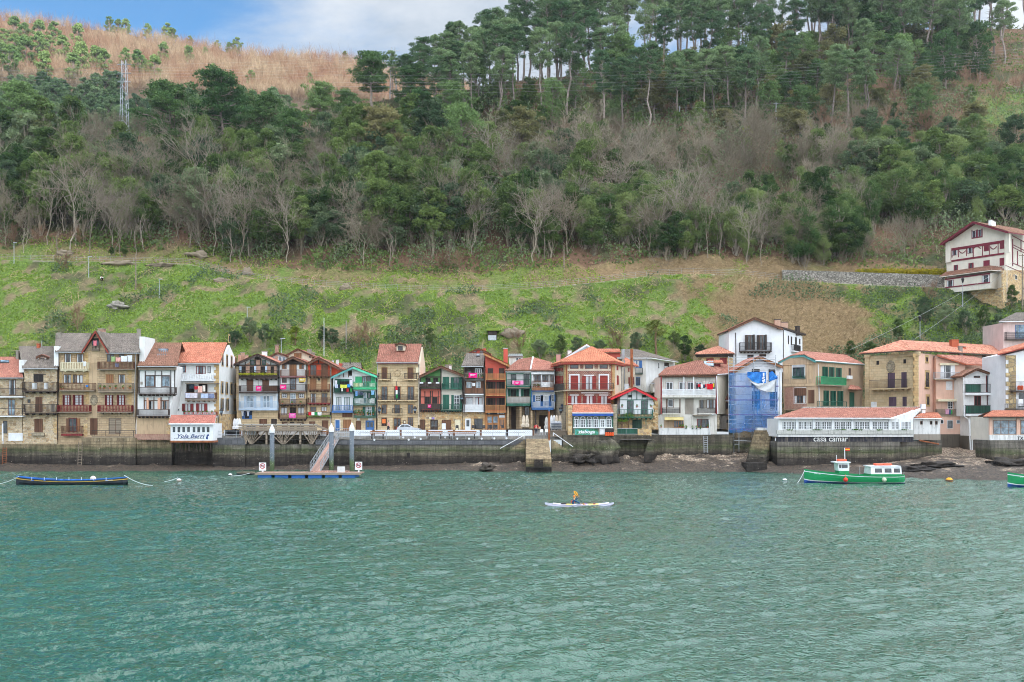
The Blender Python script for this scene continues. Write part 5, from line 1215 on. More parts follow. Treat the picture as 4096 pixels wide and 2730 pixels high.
h.win(812,440,880,560,'g',2,1,sh='c',shm='g');h.win(925,445,985,560,'g',2,1,sh='o',shm='g');h.win(812,626,880,780,'g',2,1,sh='c',shm='g');h.win(930,630,988,780,'w',2,4,sh='o',shm='g')
h.balc(570,497,788,565,.95,'solid',DKW,DKW);h.balc(802,505,1015,570,.9,'bars',GRNW,GRNW,gap=.17,bw=.06);h.balc(568,722,786,792,.95,'solid',DKW,DKW,brk=8);h.balc(788,728,1012,795,.9,'bars',GRNW,DGRN,gap=.17,bw=.05,brk=8)
for x in(590,675,758):h.box('planter',x-18,495,x+18,510,.95,1.2,WPNT)
h.door(576,886,630,1003,BRW,d=.12,leaves=1);h.door(684,888,762,1003,DKW,d=.12,glassy=True);h.door(804,890,900,1003,BRW,d=.12);h.door(942,888,998,1003,CRMW,d=.12,leaves=1);h.box('leaning_sign',803,926,845,990,.3,.36,WPNT);h.box('hanging_sign',672,860,694,884,.12,.5,CRMW);h.box('hanging_sign',698,862,726,884,.12,.2,paint('violet',L((150,130,190))));h.chimney(835,312,900,350,-5,GREYP);h.chimney(880,318,904,352,-4,WHITE)
h=House('timbered_house','narrow house with grey slate-like roof, dark timber galleries and a white fretwork balcony',4,PY,(1135,1000));h.wall([(1035,335),(1250,335),(1250,815),(1030,815)],WHITE,9);h.roof_front(1008,1238,326,1062,1262,196,T_GR,.9,4.6);h.box('stone_base',1022,805,1250,1003,-3,.12,YSTONE);h.skylight(1165,212,1200,228,-2.8,-3.3)
h.box('wood_panel',1036,338,1248,460,0,.03,DKW);h.box('wood_panel',1036,478,1248,620,0,.03,BRW);h.timbers([(1030,335,1042,815),(1240,335,1250,815)],DKW,.03,1.0);h.win(1065,375,1110,455,'d',2,1,d=.03);h.win(1150,352,1220,455,'w',3,2,d=.03);h.win(1062,492,1112,560,'w',3,1,g=GLB,d=.03);h.win(1160,490,1208,560,'w',3,1,g=GLB,d=.03);h.win(1050,652,1132,735,'r',1,1,g=CURT);h.win(1148,652,1228,735,'r',2,1,cur=2)
h.balc(1035,398,1246,465,.9,'bars',GRW,DKW,gap=.18);h.balc(1030,555,1246,628,.9,'solid',BRW,WPNT);h.balc(1024,730,1252,808,.95,'lattice',WPNT,WPNT,gap=.13,bw=.09,sl=.14);h.door(1048,876,1104,1003,WPNT,d=.12,leaves=1,glassy=True);h.win(1142,876,1230,985,'d',5,1,d=.12);garment(h,1122,502,1152,536,(222,224,226),'white vest on the dark timber gallery',.7)
h.pots([1075,1120,1190,1225],452,.95,'small plant pot on the top timber gallery')
h=House('red_house','red plaster house with three honey-coloured wooden balconies and a bar below',4,PY,(1365,1000));h.wall([(1258,820),(1258,215),(1475,310),(1475,820)],REDP,9);h.roof_gable(None,(1240,190),(1508,316),T_OR,.9,9,LTW,LTW);h.box('bar_front',1250,800,1478,1003,-3,.1,LTW);h.chimney(1448,138,1492,290,-2,REDP,GALV)
for y0,y1 in((350,455),(490,612),(660,785)):
 for a,b in((1284,1340),(1400,1456)):h.win(a,y0,b,y1,'d',2,1,g=DARK,sh='o' if y0>400 else 'c',shm='d')
for a,b in((406,470),(565,640),(734,815)):h.balc(1256,a,1474,b,1.1,'bars',LTW,LTW,sl=.2,gap=.16,bw=.06)
h.posts([1262,1468],470,568,1.05,LTW);h.posts([1262,1468],640,736,1.05,LTW);h.box('bar_sign',1270,815,1465,834,.1,.25,paint('bar_navy',L((38,44,58))));h.timbers([(1380,820,1386,830),(1390,820,1402,830),(1406,823,1432,827),(1436,823,1458,827),(1284,821,1292,829),(1296,824,1308,828)],WPNT,.25,.27,'lettering');h.win(1276,850,1330,925,'l',1,1,d=.1,g=GLB);h.win(1336,850,1392,925,'l',1,1,d=.1,g=GLB);h.win(1276,935,1392,988,'l',4,1,d=.1);h.door(1404,870,1462,1003,LTW,d=.1,glassy=True);h.box('vent_panel',1402,842,1460,866,.1,.16,WPNT)
h=House('red_roof_attic','dark red attic with slanted windows behind the grey-roofed timber house',4,175,(1190,200));h.wall([(1090,260),(1090,185),(1190,152),(1300,200),(1300,260)],REDP,5);h.roof_gable((1085,188),(1190,145),(1320,205),T_OR,.3,5,BRW);h.win(1128,168,1168,186,'b',1,1,g=GLB);h.win(1200,168,1240,190,'b',1,1,g=GLB);h.chimney(1230,135,1265,175,-2,POTR)
h=House('shed','whitewashed garden shed with tin roof behind the green galleries',5,178,(165,300),'shed');h.wall([(95,320),(95,228),(240,228),(240,320)],OLDW,4);h.roof_front(80,240,226,95,235,203,metal('tin_roof',L((150,152,150)),.6,.4),.2,2.5,gutter=False);h.win(165,238,222,275,'w',2,1)
h=House('gallery_house','house on posts with dark green glazed galleries over an open arcade',5,PY,(190,980));h.wall([(60,745),(60,365),(325,365),(325,745)],WHITE,9);h.box('arcade_back',60,740,325,985,-3.2,-2.9,TASH);h.box('arcade_ceiling',60,736,325,748,-3,.9,DKW)
pk=h.pt(345,238,-5.5);el,er,ml=h.pt(48,372,1.2),h.pt(566,370,1.2),h.pt(318,368,1.2);bl=h.pt(200,258,-8);br_=h.pt(540,292,-9)
h.roof_poly([[el,ml,pk,bl]],T_OLD);h.box('eave_board',56,372,322,392,.6,1.0,WPNT)
h.box('wood_panel',72,400,320,520,0,.03,WHITE);
for y0,y1 in((410,520),(568,650)):
 for a,b in((112,170),(246,306)):h.win(a,y0,b,y1,'dg',2,1,g=DARK if y0>500 else GL,d=.03,sh='o' if y0>500 else None,shm='g')
h.balc(64,462,322,560,1.1,'bars',DGRN,GRNW,sl=.45,gap=.17);h.balc(64,645,324,745,1.1,'bars',GRW,GRNW,sl=.45,gap=.13,bw=.05);h.posts([66,318],392,745,1.1,GRNW,.16);h.box('awning_roll',76,548,312,558,1.0,1.25,GRW);h.box('awning_roll',74,402,246,409,1.0,1.1,GRNW)
h.posts([82,215,330],748,985,.6,TASH,.3);h.win(256,752,306,840,'d',3,3,d=-2.88);h.door(118,755,166,985,DKW,d=-2.88,leaves=1)
garment(h,128,478,244,518,(232,150,190),'pale pink cloth hung along the dark green gallery rail',1.15)
h=House('gallery_house','house with brown upper gallery and bright blue lower gallery',5,PY,(450,980));h.wall([(326,785),(326,365),(572,365),(572,785)],WHITE,9);h.box('arcade_back',326,780,572,985,-3.2,-2.9,TASH);h.box('arcade_ceiling',326,780,572,790,-3,.8,DKW);h.roof_poly([[ml,er,br_,pk]],T_RD);h.box('eave_board',322,386,566,412,.5,.9,WPNT)
mb=MB();mb.tube([ml+Vector((0,0,.12)),pk+Vector((0,0,.12))],.13,5);mb.build('valley_strip',WPNT,h.root)
for a,b in((360,424),(444,504),(526,562)):h.win(a,425,b,490,'b',2,1,g=GL)
h.win(370,632,424,698,'w',2,3,sh='o',shm='bl');h.win(450,636,508,745,'w',2,2,sh='o',shm='bl',cur=2);h.win(538,626,566,698,'w',1,2,shm='bl',sh='o')
h.balc(336,480,562,582,.95,'bars',BRW,MIDW,sl=.5,gap=.15,bw=.05);h.balc(328,698,560,785,.95,'bars',BLUW,BLUW,sl=.3,gap=.13,bw=.035);h.posts([332],585,785,.95,BLUW,.15);h.timbers([(328,584,564,592)],BLUW,0,.95,'blue_beam');h.posts([340,432],415,548,.9,WPNT,.12)
garment(h,438,490,524,545,(214,212,212),'long pale sheet over the brown gallery rail',1.0);h.pots([350,372,396,408],548,.7,'potted flower on the brown gallery above the blue one');h.door(408,842,492,985,DKW,d=-2.88);h.posts([372],790,985,.3,DKW,.25);h.chimney(588,218,632,272,-4,paint('pink_chimney',L((196,140,130))))if 0 else None
h=House('brick_house','large brick house with red shutters, hipped orange roof and one roof window',5,162,(930,1000));h.wall([(690,290),(1186,290),(1186,1000),(690,1000)],BBRICK,9.5)
cl_=[h.pt(690,300,0),h.pt(1186,300,0)]
h.box('corner_stones',672,290,708,735,-1.5,.05,QUOIN);h.box('corner_stones',1160,290,1190,735,-1.5,.05,QUOIN)
EA=[h.pt(640,282,.9),h.pt(1204,276,.9),h.pt(528,316,-6),h.pt(1312,308,-7.5),h.pt(960,126,-6.5)]
h.roof_poly([[EA[0],EA[1],EA[4]],[EA[2],EA[0],EA[4]],[EA[1],EA[3],EA[4]]],tiles('house_tiles',L((196,112,76)),L((212,136,98)),L((176,96,66)),.2),RGUT);h.skylight(893,206,988,248,-1.6,-3.4)
mb=MB();mb.hexa([EA[2]-Vector((0,0,.2)),EA[0]-Vector((0,0,.2)),EA[1]-Vector((0,0,.2)),EA[3]-Vector((0,0,.2))],[p-Vector((0,0,.42))for p in(EA[2],EA[0],EA[1],EA[3])]);mb.build('eave',RGUT,h.root)
for a,b in((732,820),(887,972),(1040,1126)):h.win(a,312,b,357,'r',1,1,sur=CREAM,sw=.22)
h.timbers([(706,356,1160,376)],CREAM,0,.06,'stone_band')
for a,b in((737,818),(1044,1126)):h.win(a,425,b,578,'sr',2,1,sh='c',shm='sr',sur=WPNT,sw=.2)
h.win(893,430,968,578,'sr',2,1,sh='o',shm='sr',cur=2,sur=None);h.box('lintel',880,418,980,430,0,.07,WPNT)
for a in(742,900,1052):h.win(a,638,a+70,735,'r',2,1,sh='o',shm='sr' if a!=900 else 'r',cur=2);h.box('lintel',a-14,624,a+80,636,0,.07,WPNT)
h.balc(676,504,1190,586,1.1,'bars',IRON,GASH,gap=.16,bw=.025,sl=.18);h.box('awning_roll',850,600,1132,613,.1,.4,WPNT);h.timbers([(708,718,1160,722)],WPNT,.6,.64,'rail');h.pipe([(694,285),(694,735)],RGUT,.06);h.pipe([(1168,285),(1168,735)],RGUT,.06)
h.plane(560,169,676,162.3);h.wall([(560,322),(680,300),(680,1000),(560,985)],GASH,3,'side_wall');h.box('corner_stones',664,300,682,735,0,.05,QUOIN)
for x in(574,592,610,628,652):h.win(x-5,345,x+6,385,'sr',1,1,sh='c',shm='sr');h.win(x-6,428,x+7,510,'sr',1,1,sh='c',shm='sr')
h.balc(560,512,664,595,.7,'bars',IRON,GASH,gap=.2,side=False);h.timbers([(562,378,668,386),(562,408,668,414)],GASH,0,.08,'stone_band');h.win(638,724,662,800,'d',1,2)
h.plane(1188,162.3,1300,171);h.wall([(1186,300),(1290,318),(1290,760),(1186,760)],plaster('stained_cream',L((214,204,184)),.9),3,'side_wall');h.box('corner_stones',1187,300,1203,720,0,.04,QUOIN)
h.win(1219,326,1231,370,'sr',1,1,sh='c',shm='sr');h.win(1221,425,1236,522,'sr',1,1,sh='c',shm='sr');h.pipe([(1274,310),(1274,600)],GALV,.08)
h.plane0(162).chimney(588,200,632,280,-8,paint('pink_chimney',L((196,140,130))))
h=House('rear_wing','cream rear wing with red-edged roof, red slit windows and a rusty flue pipe',5,171,(1350,700));h.wall([(1286,760),(1286,300),(1412,330),(1412,760)],plaster('stained_cream',L((214,204,184)),.9),6);h.roof_poly([[h.pt(1290,306,.5),h.pt(1450,328,.5),h.pt(1330,248,-5),h.pt(1290,240,-5)]],T_OR,RGUT)
h.win(1340,345,1352,388,'sr',1,1,sh='c',shm='sr');h.win(1342,444,1356,532,'sr',1,1,sh='c',shm='sr');h.win(1392,440,1402,520,'sr',1,1,sh='c',shm='sr');h.pipe([(1376,560),(1376,150)],RUST,.25,1.2,'flue');h.pipe([(1286,250),(1286,150)],GALV,.3,.5,'flue');h.pipe([(1300,260),(1300,600)],GALV,.1,.4)
garment(h,1300,510,1346,590,(224,226,230),'white sheet on the line beside the rusty flue pipe',1.0)
h=House('white_gable','white gable edge and red attic behind the big brick house',5,178,(1100,180));h.wall([(700,260),(700,225),(905,112),(960,145),(960,260)],CLEANW,4);h.roof_gable((640,262),(905,98),(985,150),T_OR,.4,5,WPNT,WPNT);h.box('attic',1010,168,1255,240,-3,.4,REDP);h.roof_front(1005,1262,182,1020,1250,150,T_OR,.8,2.5,gutter=False);h.chimney(708,158,748,215,-1,WHITE);h.chimney(1118,140,1158,160,-3,WHITE)
h=House('white_house','white house with grey tiled roof and blue shutters behind the rusty flue',6,178,(330,540));h.wall([(20,600),(20,235),(275,235),(275,600)],OLDW,8);h.roof_poly([[h.pt(-30,238,.6),h.pt(325,238,.6),h.pt(175,156,-6),h.pt(60,152,-6)],[h.pt(325,238,.6),h.pt(610,282,-7),h.pt(380,215,-9),h.pt(175,156,-6)]],T_GR,WPNT)
h.win(145,268,205,345,'bl',2,1,cur=2);h.box('shutter',206,268,232,345,.05,.1,BLUW);h.win(165,442,212,530,'bl',2,1);h.balc(158,345,240,412,.7,'bars',IRON,DGRN,gap=.14,bw=.03);h.plane(275,178,575,186);h.wall([(273,245),(575,290),(575,600),(273,600)],WHITE,3,'side_wall');h.win(396,292,410,352,'w',1,1);h.win(462,292,508,360,'d',2,1);h.balc(468,330,500,372,.3,'bars',WPNT,WPNT)
h=House('tiled_shed','low grey tiled roof beside the tall white gallery house',6,175,(385,540));h.wall([(345,600),(345,505),(440,505),(440,600)],OLDW,4);h.roof_front(330,450,505,375,440,450,T_GR,.4,3)
h=House('restaurant_pavilion','restaurant pavilion with arched white windows, blue awning and green painted sign',5,154,(970,1050),'restaurant','restaurant pavilions on the sea wall');h.wall([(760,820),(1186,820),(1186,1050),(760,1050)],GASH,6);h.roof_front(752,1186,812,764,1180,733,T_OR,.5,4.2,WPNT,WPNT);h.box('side_pier',712,735,755,1050,-6,.1,YSTONE);h.box('side_pier',1186,725,1226,1070,-5,.15,GASH);h.timbers([(758,826,1182,848)],paint('awning_blue',L((40,82,160))),0,.7,'awning')
h.timbers([(762,848,770,1030),(832,848,838,975),(900,848,906,975),(968,848,974,975),(1034,848,1042,975),(1100,848,1110,975),(1168,848,1184,1030)],GRNW,0,.1,'green_frame');h.box('white_panel',770,880,1170,972,0,.03,WPNT);h.box('sill',765,966,1182,976,0,.25,WPNT)
for i,a in enumerate((772,838,906,972,1110)):
 h.win(a,882,a+54,970,'w',3,3,d=.03);c,v=h.uv(a+27,876,.08);mb=MB();k=h.rect(a,850,a+54,876,.05);R=(k[2]-k[0])/2
 arc=[(c+R*math.cos(t)*1.0,v+R*.92*math.sin(t))for t in np.linspace(0,math.pi,11)];ain=[(c+R*math.cos(t)*.72,v+R*.68*math.sin(t))for t in np.linspace(0,math.pi,11)]
 for j in range(10):mb.hexa([h.W(*arc[j],.12),h.W(*arc[j+1],.12),h.W(*ain[j+1],.12),h.W(*ain[j],.12)],[h.W(*arc[j],.02),h.W(*arc[j+1],.02),h.W(*ain[j+1],.02),h.W(*ain[j],.02)])
 w=mb.build('fanlight',WPNT,h.root);mb=MB();mb.hexa([h.W(*q,.05)for q in ain],[h.W(*q,.01)for q in ain]);mb.build('pane',GL,w)
h.door(1040,880,1104,1042,WPNT,d=.03,leaves=1);h.win(1054,890,1090,966,'w',2,3,d=.09)
SG=NT('painted_sign');sgm=SG.done(SG.ramp(SG.noise(SG.pos,1.4,6,.7),[(.36,L((40,52,56))),(.5,L((70,140,100))),(.62,L((90,170,170))),(.7,L((120,190,120)))]),.6)
h.box('sign_panel',782,980,1028,1048,0,.06,sgm);h.text('ziaboga',815,994,992,1042,WPNT,.065,shear=.15,bold=.03);h.box('cage',1098,980,1190,1056,-.4,.2,IRON)
for i,x in enumerate((1100,1122,1146,1170)):
 p=h.pt(x+9,1056,.55);q=h.pt(x+9,1018,.55);r_=.17;mb=MB();mb.mat(paint('gas_orange',L((226,90,40))));hh=q.z-p.z;mb.lathe(p,[(r_*.9,0),(r_,.1),(r_,hh*.8),(r_*.75,hh*.93),(r_*.3,hh)],12);mb.mat(IRON);mb.lathe(p+Vector((0,0,hh)),[(.12,0),(.14,.12)],8)
 tag(mb.build('gas_bottle'),['first','second','third','fourth'][i]+' orange gas bottle from the left beside the green painted sign','gas bottle','gas bottles by the restaurant')
h=House('small_gabled_house','small half-timbered house with red-edged orange roof and green balcony',6,158,(170,980));h.wall([(0,830),(0,655),(155,562),(352,660),(352,830)],CLEANW,8);h.box('stone_base',-20,828,378,990,-6,-.2,YSTONE);h.roof_gable((-98,662),(155,552),(385,668),T_OR,1.0,8.5,REDW,paint('red_verge',L((196,40,48))))
h.roof_poly([[h.pt(155,549,.9),h.pt(388,664,.9),h.pt(445,664,-5),h.pt(430,545,-6)]],T_RD,name='roof')if 0 else None
h.quoins(345,400,665,990,9,YSTONE,.1);h.timbers([(0,676,352,684),(120,590,126,680),(172,590,180,680),(228,600,234,680),(280,630,286,680),(80,600,84,680)],GRNW,0,.05)
for a in(86,234):h.win(a,628,a+40,656,'dg',1,1,g=DARK)
for a in(72,220):h.win(a,686,a+70,830,'g',2,3)
h.balc(-30,780,350,872,1.1,'bars',GRNW,GRNW,gap=.22,brk=8);h.box('shed_doors',130,888,228,980,-.2,-.1,DGRN);h.balc(-60,978,190,1055,1.6,'bars',GALV,GASH,gap=1.2,panel=GRNW,d=-.2);h.pots([22,178,325],760,.1,'small flower pot hung on the wall of the small red-edged house');h.posts([272],875,990,.9,GRNW,.1);h.box('stone_terrace',186,985,330,1060,-3,1.5,YSTONE)
h.box('side_wall',378,668,435,830,-6,-2,plaster('stained_cream',L((214,204,184)),.9))
h=House('long_gallery_house','wide weathered white house with a long white gallery, red washing and hipped roof',6,158.5,(680,1045));h.wall([(436,432),(1012,425),(1012,1040),(400,1040),(400,835),(436,835)],OLDW,8)
RR=[h.pt(402,422,.9),h.pt(1018,412,.9),h.pt(815,270,-7),h.pt(480,350,-8),h.pt(1148,405,-6),h.pt(1140,318,-11)]
h.roof_poly([[RR[0],RR[1],RR[2]],[RR[1],RR[4],RR[5],RR[2]],[RR[3],RR[0],RR[2]]],T_OLD,BRW);mb=MB();mb.tube([RR[1]-Vector((0,0,.05)),RR[4]-Vector((0,0,.05))],.09,6);mb.build('gutter',WPNT,h.root);h.box('eave',410,426,1010,444,-.2,.7,BRW)
h.box('dormer',915,292,1050,345,-9,-6,REDW,h.roof_o);h.roof_front(905,1082,292,920,1065,268,T_OR,-5.5,8,gutter=False,back=False);h.skylight(872,283,985,338,-4,-6.5)
for a,b in((482,552),(618,682),(705,772),(790,856),(930,996)):h.win(a,495,b,578,'w',2,1,sur=REDW,sw=.06,g=GL)
h.balc(438,568,1002,655,1.0,'lattice',WPNT,OLDW,sl=.35,gap=.13,bw=.07);h.posts([668,770],440,650,.95,WPNT,.12);h.posts([432,1008],435,830,.9,REDW,.2)
h.win(500,674,556,752,'w',1,1,sur=BRW,sw=.05);h.box('recess',826,680,1000,770,0,.02,GREYP);h.win(838,680,872,770,'d',1,1,d=.02);h.win(905,676,1000,770,'b',3,1,cur=1,d=.02);h.timbers([(484,670,492,830),(556,672,562,760),(622,670,632,830)],BRW,0,.06);h.balc(444,762,632,832,.5,'lattice',IRON,OLDW,gap=.12,bw=.03);h.balc(816,762,1008,832,.7,'lattice',IRON,OLDW,gap=.12,bw=.03)
h.box('stained_panel',680,665,770,832,0,.04,GREYP);aw=MB();aw.hexa([h.pt(466,858,.1),h.pt(664,858,.1),h.pt(664,886,1.4),h.pt(466,886,1.4)],[h.pt(466,864,.1),h.pt(664,864,.1),h.pt(664,892,1.4),h.pt(466,892,1.4)]);aw.build('awning',paint('awning_yellow',L((206,190,130))),h.root)
h.box('recess',460,890,662,972,0,.03,BROWNP);h.win(560,895,665,972,'l',4,1,d=.03);h.win(850,880,930,972,'b',2,1);h.win(806,880,848,972,'r',1,1);h.box('shelter_roof',772,838,935,850,0,1.2,GRW);h.box('terrace_wall',410,976,935,1046,.1,.4,plaster('flaking_white',L((222,222,220)),.95,L((120,122,120))));h.pipe([(1010,430),(1022,826),(960,835)],WPNT,.07,.9);h.pipe([(930,885),(942,1065)],WPNT,.08,.5)
h.pots([690,760,800,840],985,.5,'green planter on the terrace wall of the long white gallery house',GRNW);h.pots([430,630,660,915],972,.5,'terracotta pot on the terrace wall of the long white gallery house')
for a,b,c,d_,co,lb in[(814,514,842,545,(196,40,56),'small red shorts on the long white gallery line'),(844,516,868,556,(226,224,226),'white shirt on the long white gallery line'),(868,518,888,556,(58,62,84),'navy cloth on the long white gallery line'),(888,514,904,550,(200,40,54),'red strip on the long white gallery line'),(908,510,972,570,(206,34,48),'large red jersey on the long white gallery line'),(972,506,986,548,(230,200,60),'yellow shirt at the end of the long white gallery line')]:garment(h,a,b,c,d_,co,lb,1.05)
h.plane(1012,158.5,1145,168);h.wall([(1012,425),(1148,418),(1148,830),(1012,830)],plaster('stained_cream',L((214,204,184)),.9),3,'side_wall')
h=House('brown_shed_house','small weathered house with steep brown roof beside the scaffolding',6,165,(1095,980));h.wall([(1062,1000),(1062,680),(1160,680),(1160,1000)],TANP,6);h.roof_front(1050,1165,684,1140,1170,550,T_OLD,.4,4,back=False);h.win(1085,705,1145,775,'b',2,1,g=DARK);h.balc(1068,775,1160,845,.5,'bars',BRW,DKW);h.win(1112,885,1150,920,'d',1,1);h.box('pier',940,838,1040,985,-4,6,GASH);h.box('pier',1040,845,1112,985,0,1.5,GREYP)
h=House('stone_tower','square stone house with hipped red roof below the tall white house',6,180,(1000,330));h.wall([(850,420),(850,200),(1180,200),(1180,420)],YSTONE,8);h.roof_poly([[h.pt(785,204,.8),h.pt(1188,194,.8),h.pt(1025,120,-5)],[h.pt(1188,194,.8),h.pt(1215,220,-8),h.pt(1025,120,-5)],[h.pt(800,190,-8),h.pt(785,204,.8),h.pt(1025,120,-5)]],T_MX,DKW);h.box('eave',800,204,1182,232,-.5,.4,DKW);h.win(902,246,978,275,'r',2,1,sh='c',shm='r');h.win(1042,240,1116,320,'r',2,1,sh='c',shm='r')
h=House('tall_white_house','tall clean white house with iron balcony and dark shutters, rising behind the scaffolding',7,182,(330,430));h.wall([(80,560),(80,195),(312,85),(566,172),(566,560)],CLEANW,9);h.roof_gable((74,182),(312,72),(566,168),T_OLD,.7,9,DKW,BRW)
for a in(245,352):h.win(a,226,a+54,358,'b',2,1);h.box('shutter',a-17,226,a,358,.05,.5,DKW);h.box('shutter',a+54,222,a+68,358,.05,.4,DKW)
h.balc(180,292,466,376,.9,'lattice',IRON,DKW,gap=.13,bw=.03,brk=9);h.win(245,402,302,458,'b',2,1,g=DARK);h.win(352,398,412,420,'b',2,1,g=DARK);h.pipe([(140,205),(144,560)],DKW,.07);h.chimney(490,84,542,150,-4,PBRICK,IRON);h.chimney(545,108,610,168,-5,PBRICK,IRON);h.chimney(678,144,716,205,-7,DKW,IRON)
h.plane(566,182,738,193);h.wall([(566,175),(738,235),(738,470),(566,520)],CLEANW,4,'side_wall');h.roof_poly([[P(*cpx(7,566,168),181.3),P(*cpx(7,775,230),193.5),P(*cpx(7,560,150),195),P(*cpx(7,330,78),190)]],T_BR,DKW)if 0 else None
h.timbers([(560,168,770,182)],DKW,0,.7,'eave')if 0 else None
mb=MB();a,b=P(*cpx(7,566,170),181.5),P(*cpx(7,772,231),193.5);k=Vector((0,0,.3));mb.hexa([a,b,b+k,a+k],[a+Vector((-1.2,.6,0)),b+Vector((-1.2,.6,0)),b+k+Vector((-1.2,.6,.3)),a+k+Vector((-1.2,.6,.3))]);mb.build('eave',DKW,h.root)
for a,b,c,d_ in((609,232,615,308),(634,240,644,315),(708,260,718,310)):h.win(a,b,c,d_,'d',1,1)
h.win(672,246,686,372,'d',1,1,g=DARK);h.balc(664,315,725,380,.6,'bars',IRON,CLEANW,gap=.15);h.pipe([(570,180),(570,480)],DKW,.06)
h=House('scaffolded_house','white gabled house under repair behind blue safety netting',7,161,(320,1100));h.wall([(140,1100),(140,545),(335,440),(555,520),(555,1100)],CLEANW,9);h.roof_gable((132,548),(352,418),(565,510),T_RD,.8,9,REDW,MIDW);h.box('stone_base',140,1060,540,1150,-5,.08,STONE)
for a,b,c,d_ in((285,530,355,560),(435,530,495,660),(282,620,358,700),(288,730,360,905),(448,735,512,905),(230,1085,290,1130),(180,1110,225,1142)):h.win(a,b,c,d_,'d',2,1,g=DARK)
h.box('recess',222,950,515,1060,0,.03,GASH);h.balc(190,870,535,915,.3,'bars',WPNT,WPNT,side=False)
NETM=NT('safety_net');d1_=NETM.n('ShaderNodeBsdfPrincipled',{'Base Color':NETM.ramp(NETM.noise(NETM.pos,.8,4),[(.35,L((14,96,166))),(.65,L((36,126,196)))]),'Roughness':.8});tp=NETM.n('ShaderNodeBsdfTransparent')
fac=NETM.ramp(NETM.noise(NETM.scale(NETM.pos,(1,1,.3)),.9,3),[(.4,.38),(.7,.62)]);ms=NETM.n('ShaderNodeMixShader',{0:fac,1:tp.outputs[0],2:d1_.outputs[0]});NETM.t.links.new(ms.outputs[0],NETM.out.inputs[0])
s=House('scaffold','galvanised scaffold with planks and torn blue netting around the white gabled house',7,158.5,(320,1280),'scaffold',None)
for x,y0,y1 in((78,415,1105),(124,415,1285),(170,1105,1270),(302,410,1105),(330,1090,1285),(497,405,1060),(535,560,1080)):
 s.pipe([(x,y0),(x,y1)],GALV,.055,.0,'upright')
for x,y0,y1 in((90,560,1100),(310,560,1100),(500,560,1080)):s.pipe([(x,y0),(x,y1)],GALV,.05,-1.2,'upright')
for y in(428,452,480,510,545,580,640,700,760,850,900,985,1020):s.pipe([(75,y),(500 if y>560 else 497,y-6)],GALV,.045,.06,'ledger')
s.pipe([(120,1170),(332,1180)],GALV,.05,.06,'ledger');s.pipe([(130,1205),(172,1205)],GALV,.05,.06,'ledger')
for y in(685,808,940,1070):s.box('plank',85,y-5,525,y+5,-1.2,.0,paint('plank_violet',L((150,110,140))))
for a,b in(((160,1065),(318,945)),((335,690),(390,1070)),((355,930),(395,1070)),((530,780),(480,905))):s.pipe([a,b],GALV,.045,-.5,'brace')
def net(pts_top,y1,x0,x1,d,nm='netting'):
 n=40;V=[];rr=random.Random(3)
 for j in range(13):
  for i in range(n+1):
   a=i/n;x=x0+(x1-x0)*a;yt=np.interp(x,[p[0]for p in pts_top],[p[1]for p in pts_top]);yb=y1+7*math.sin(a*9)+4*math.sin(a*23)
   V.append(s.pt(x,yt+(yb-yt)*j/12,d+.10*math.sin(a*40+j)+.08*math.sin(j*1.7+a*11))-Vector(s.root.location))
 F_=[(j*(n+1)+i,j*(n+1)+i+1,(j+1)*(n+1)+i+1,(j+1)*(n+1)+i)for j in range(12)for i in range(n)]
 return np_mesh(nm,V,F_,NETM.m,s.root,smooth=True)
net([(82,565),(245,570),(250,565),(300,640),(400,730),(480,735),(530,575)],1105-8,84,362,.18);net([(362,705),(420,735),(490,735),(500,600),(530,570)],1064,362,522,.18)
pl_=s.plane(84,158.3,84.1,158.2)
s.plane0(158.5);sh_=MB();sm_=NT('blue_tarp');tarp=sm_.done(sm_.ramp(sm_.noise(sm_.pos,1.1,4),[(.35,L((24,96,176))),(.65,L((50,136,214)))]),.55,sm_.noise(sm_.pos,1.6,4),.25)
def sheet(name,top,bot,m,d):
 n=24;V=[]
 for j in range(9):
  for i in range(n+1):
   a=i/n;x=top[0][0]+(top[-1][0]-top[0][0])*a;yt=np.interp(x,[p[0]for p in top],[p[1]for p in top]);yb=np.interp(x,[p[0]for p in bot],[p[1]for p in bot])
   V.append(s.pt(x,yt+(yb-yt)*j/8,d+.12*math.sin(a*13+j*.8))-Vector(s.root.location))
 np_mesh(name,V,[(j*(n+1)+i,j*(n+1)+i+1,(j+1)*(n+1)+i+1,(j+1)*(n+1)+i)for j in range(8)for i in range(n)],m,s.root,smooth=True)
sheet('tarpaulin',[(245,556),(412,556)],[(245,600),(290,640),(340,660),(412,655)],tarp,.4);sheet('tarpaulin',[(440,560),(470,550),(515,600)],[(440,640),(515,620)],tarp,.4)
sheet('white_sheet',[(246,606),(290,640),(340,660),(420,655),(500,622)],[(246,612),(290,660),(340,705),(400,730),(460,738),(490,732),(500,640)],CURT,.5)
for ch,y in(('I',565),('S',604),('T',642)):s.text(ch,384 if ch=='I' else 377,y,398 if ch=='I' else 405,min(y+34,660),WPNT,.62,bold=.03)
h=House('stucco_villa','two-storey brown stucco villa with long orange roof and green balcony',7,160,(850,880));h.plane(560,163.6,852,160);h.wall([(560,470),(640,425),(745,410),(852,460),(852,900),(572,900)],BROWNP,13.5)
h.win(652,500,758,612,'g',3,1,sur=WPNT,sw=.12,g=GL);h.box('blind',652,494,758,516,.05,.15,COPP);h.win(665,700,770,838,'m',4,1,cur=1,sur=WPNT,sw=.06);h.box('blind',664,700,771,770,.06,.12,BRW);h.win(792,718,846,838,'b',1,1,sh='c',shm='b');h.timbers([(580,696,660,890),(662,840,780,890)],BRICK,0,.05,'brick_panel');h.timbers([(562,664,850,676),(566,676,850,684),(562,486,852,492)],TANP,0,.14,'moulding')
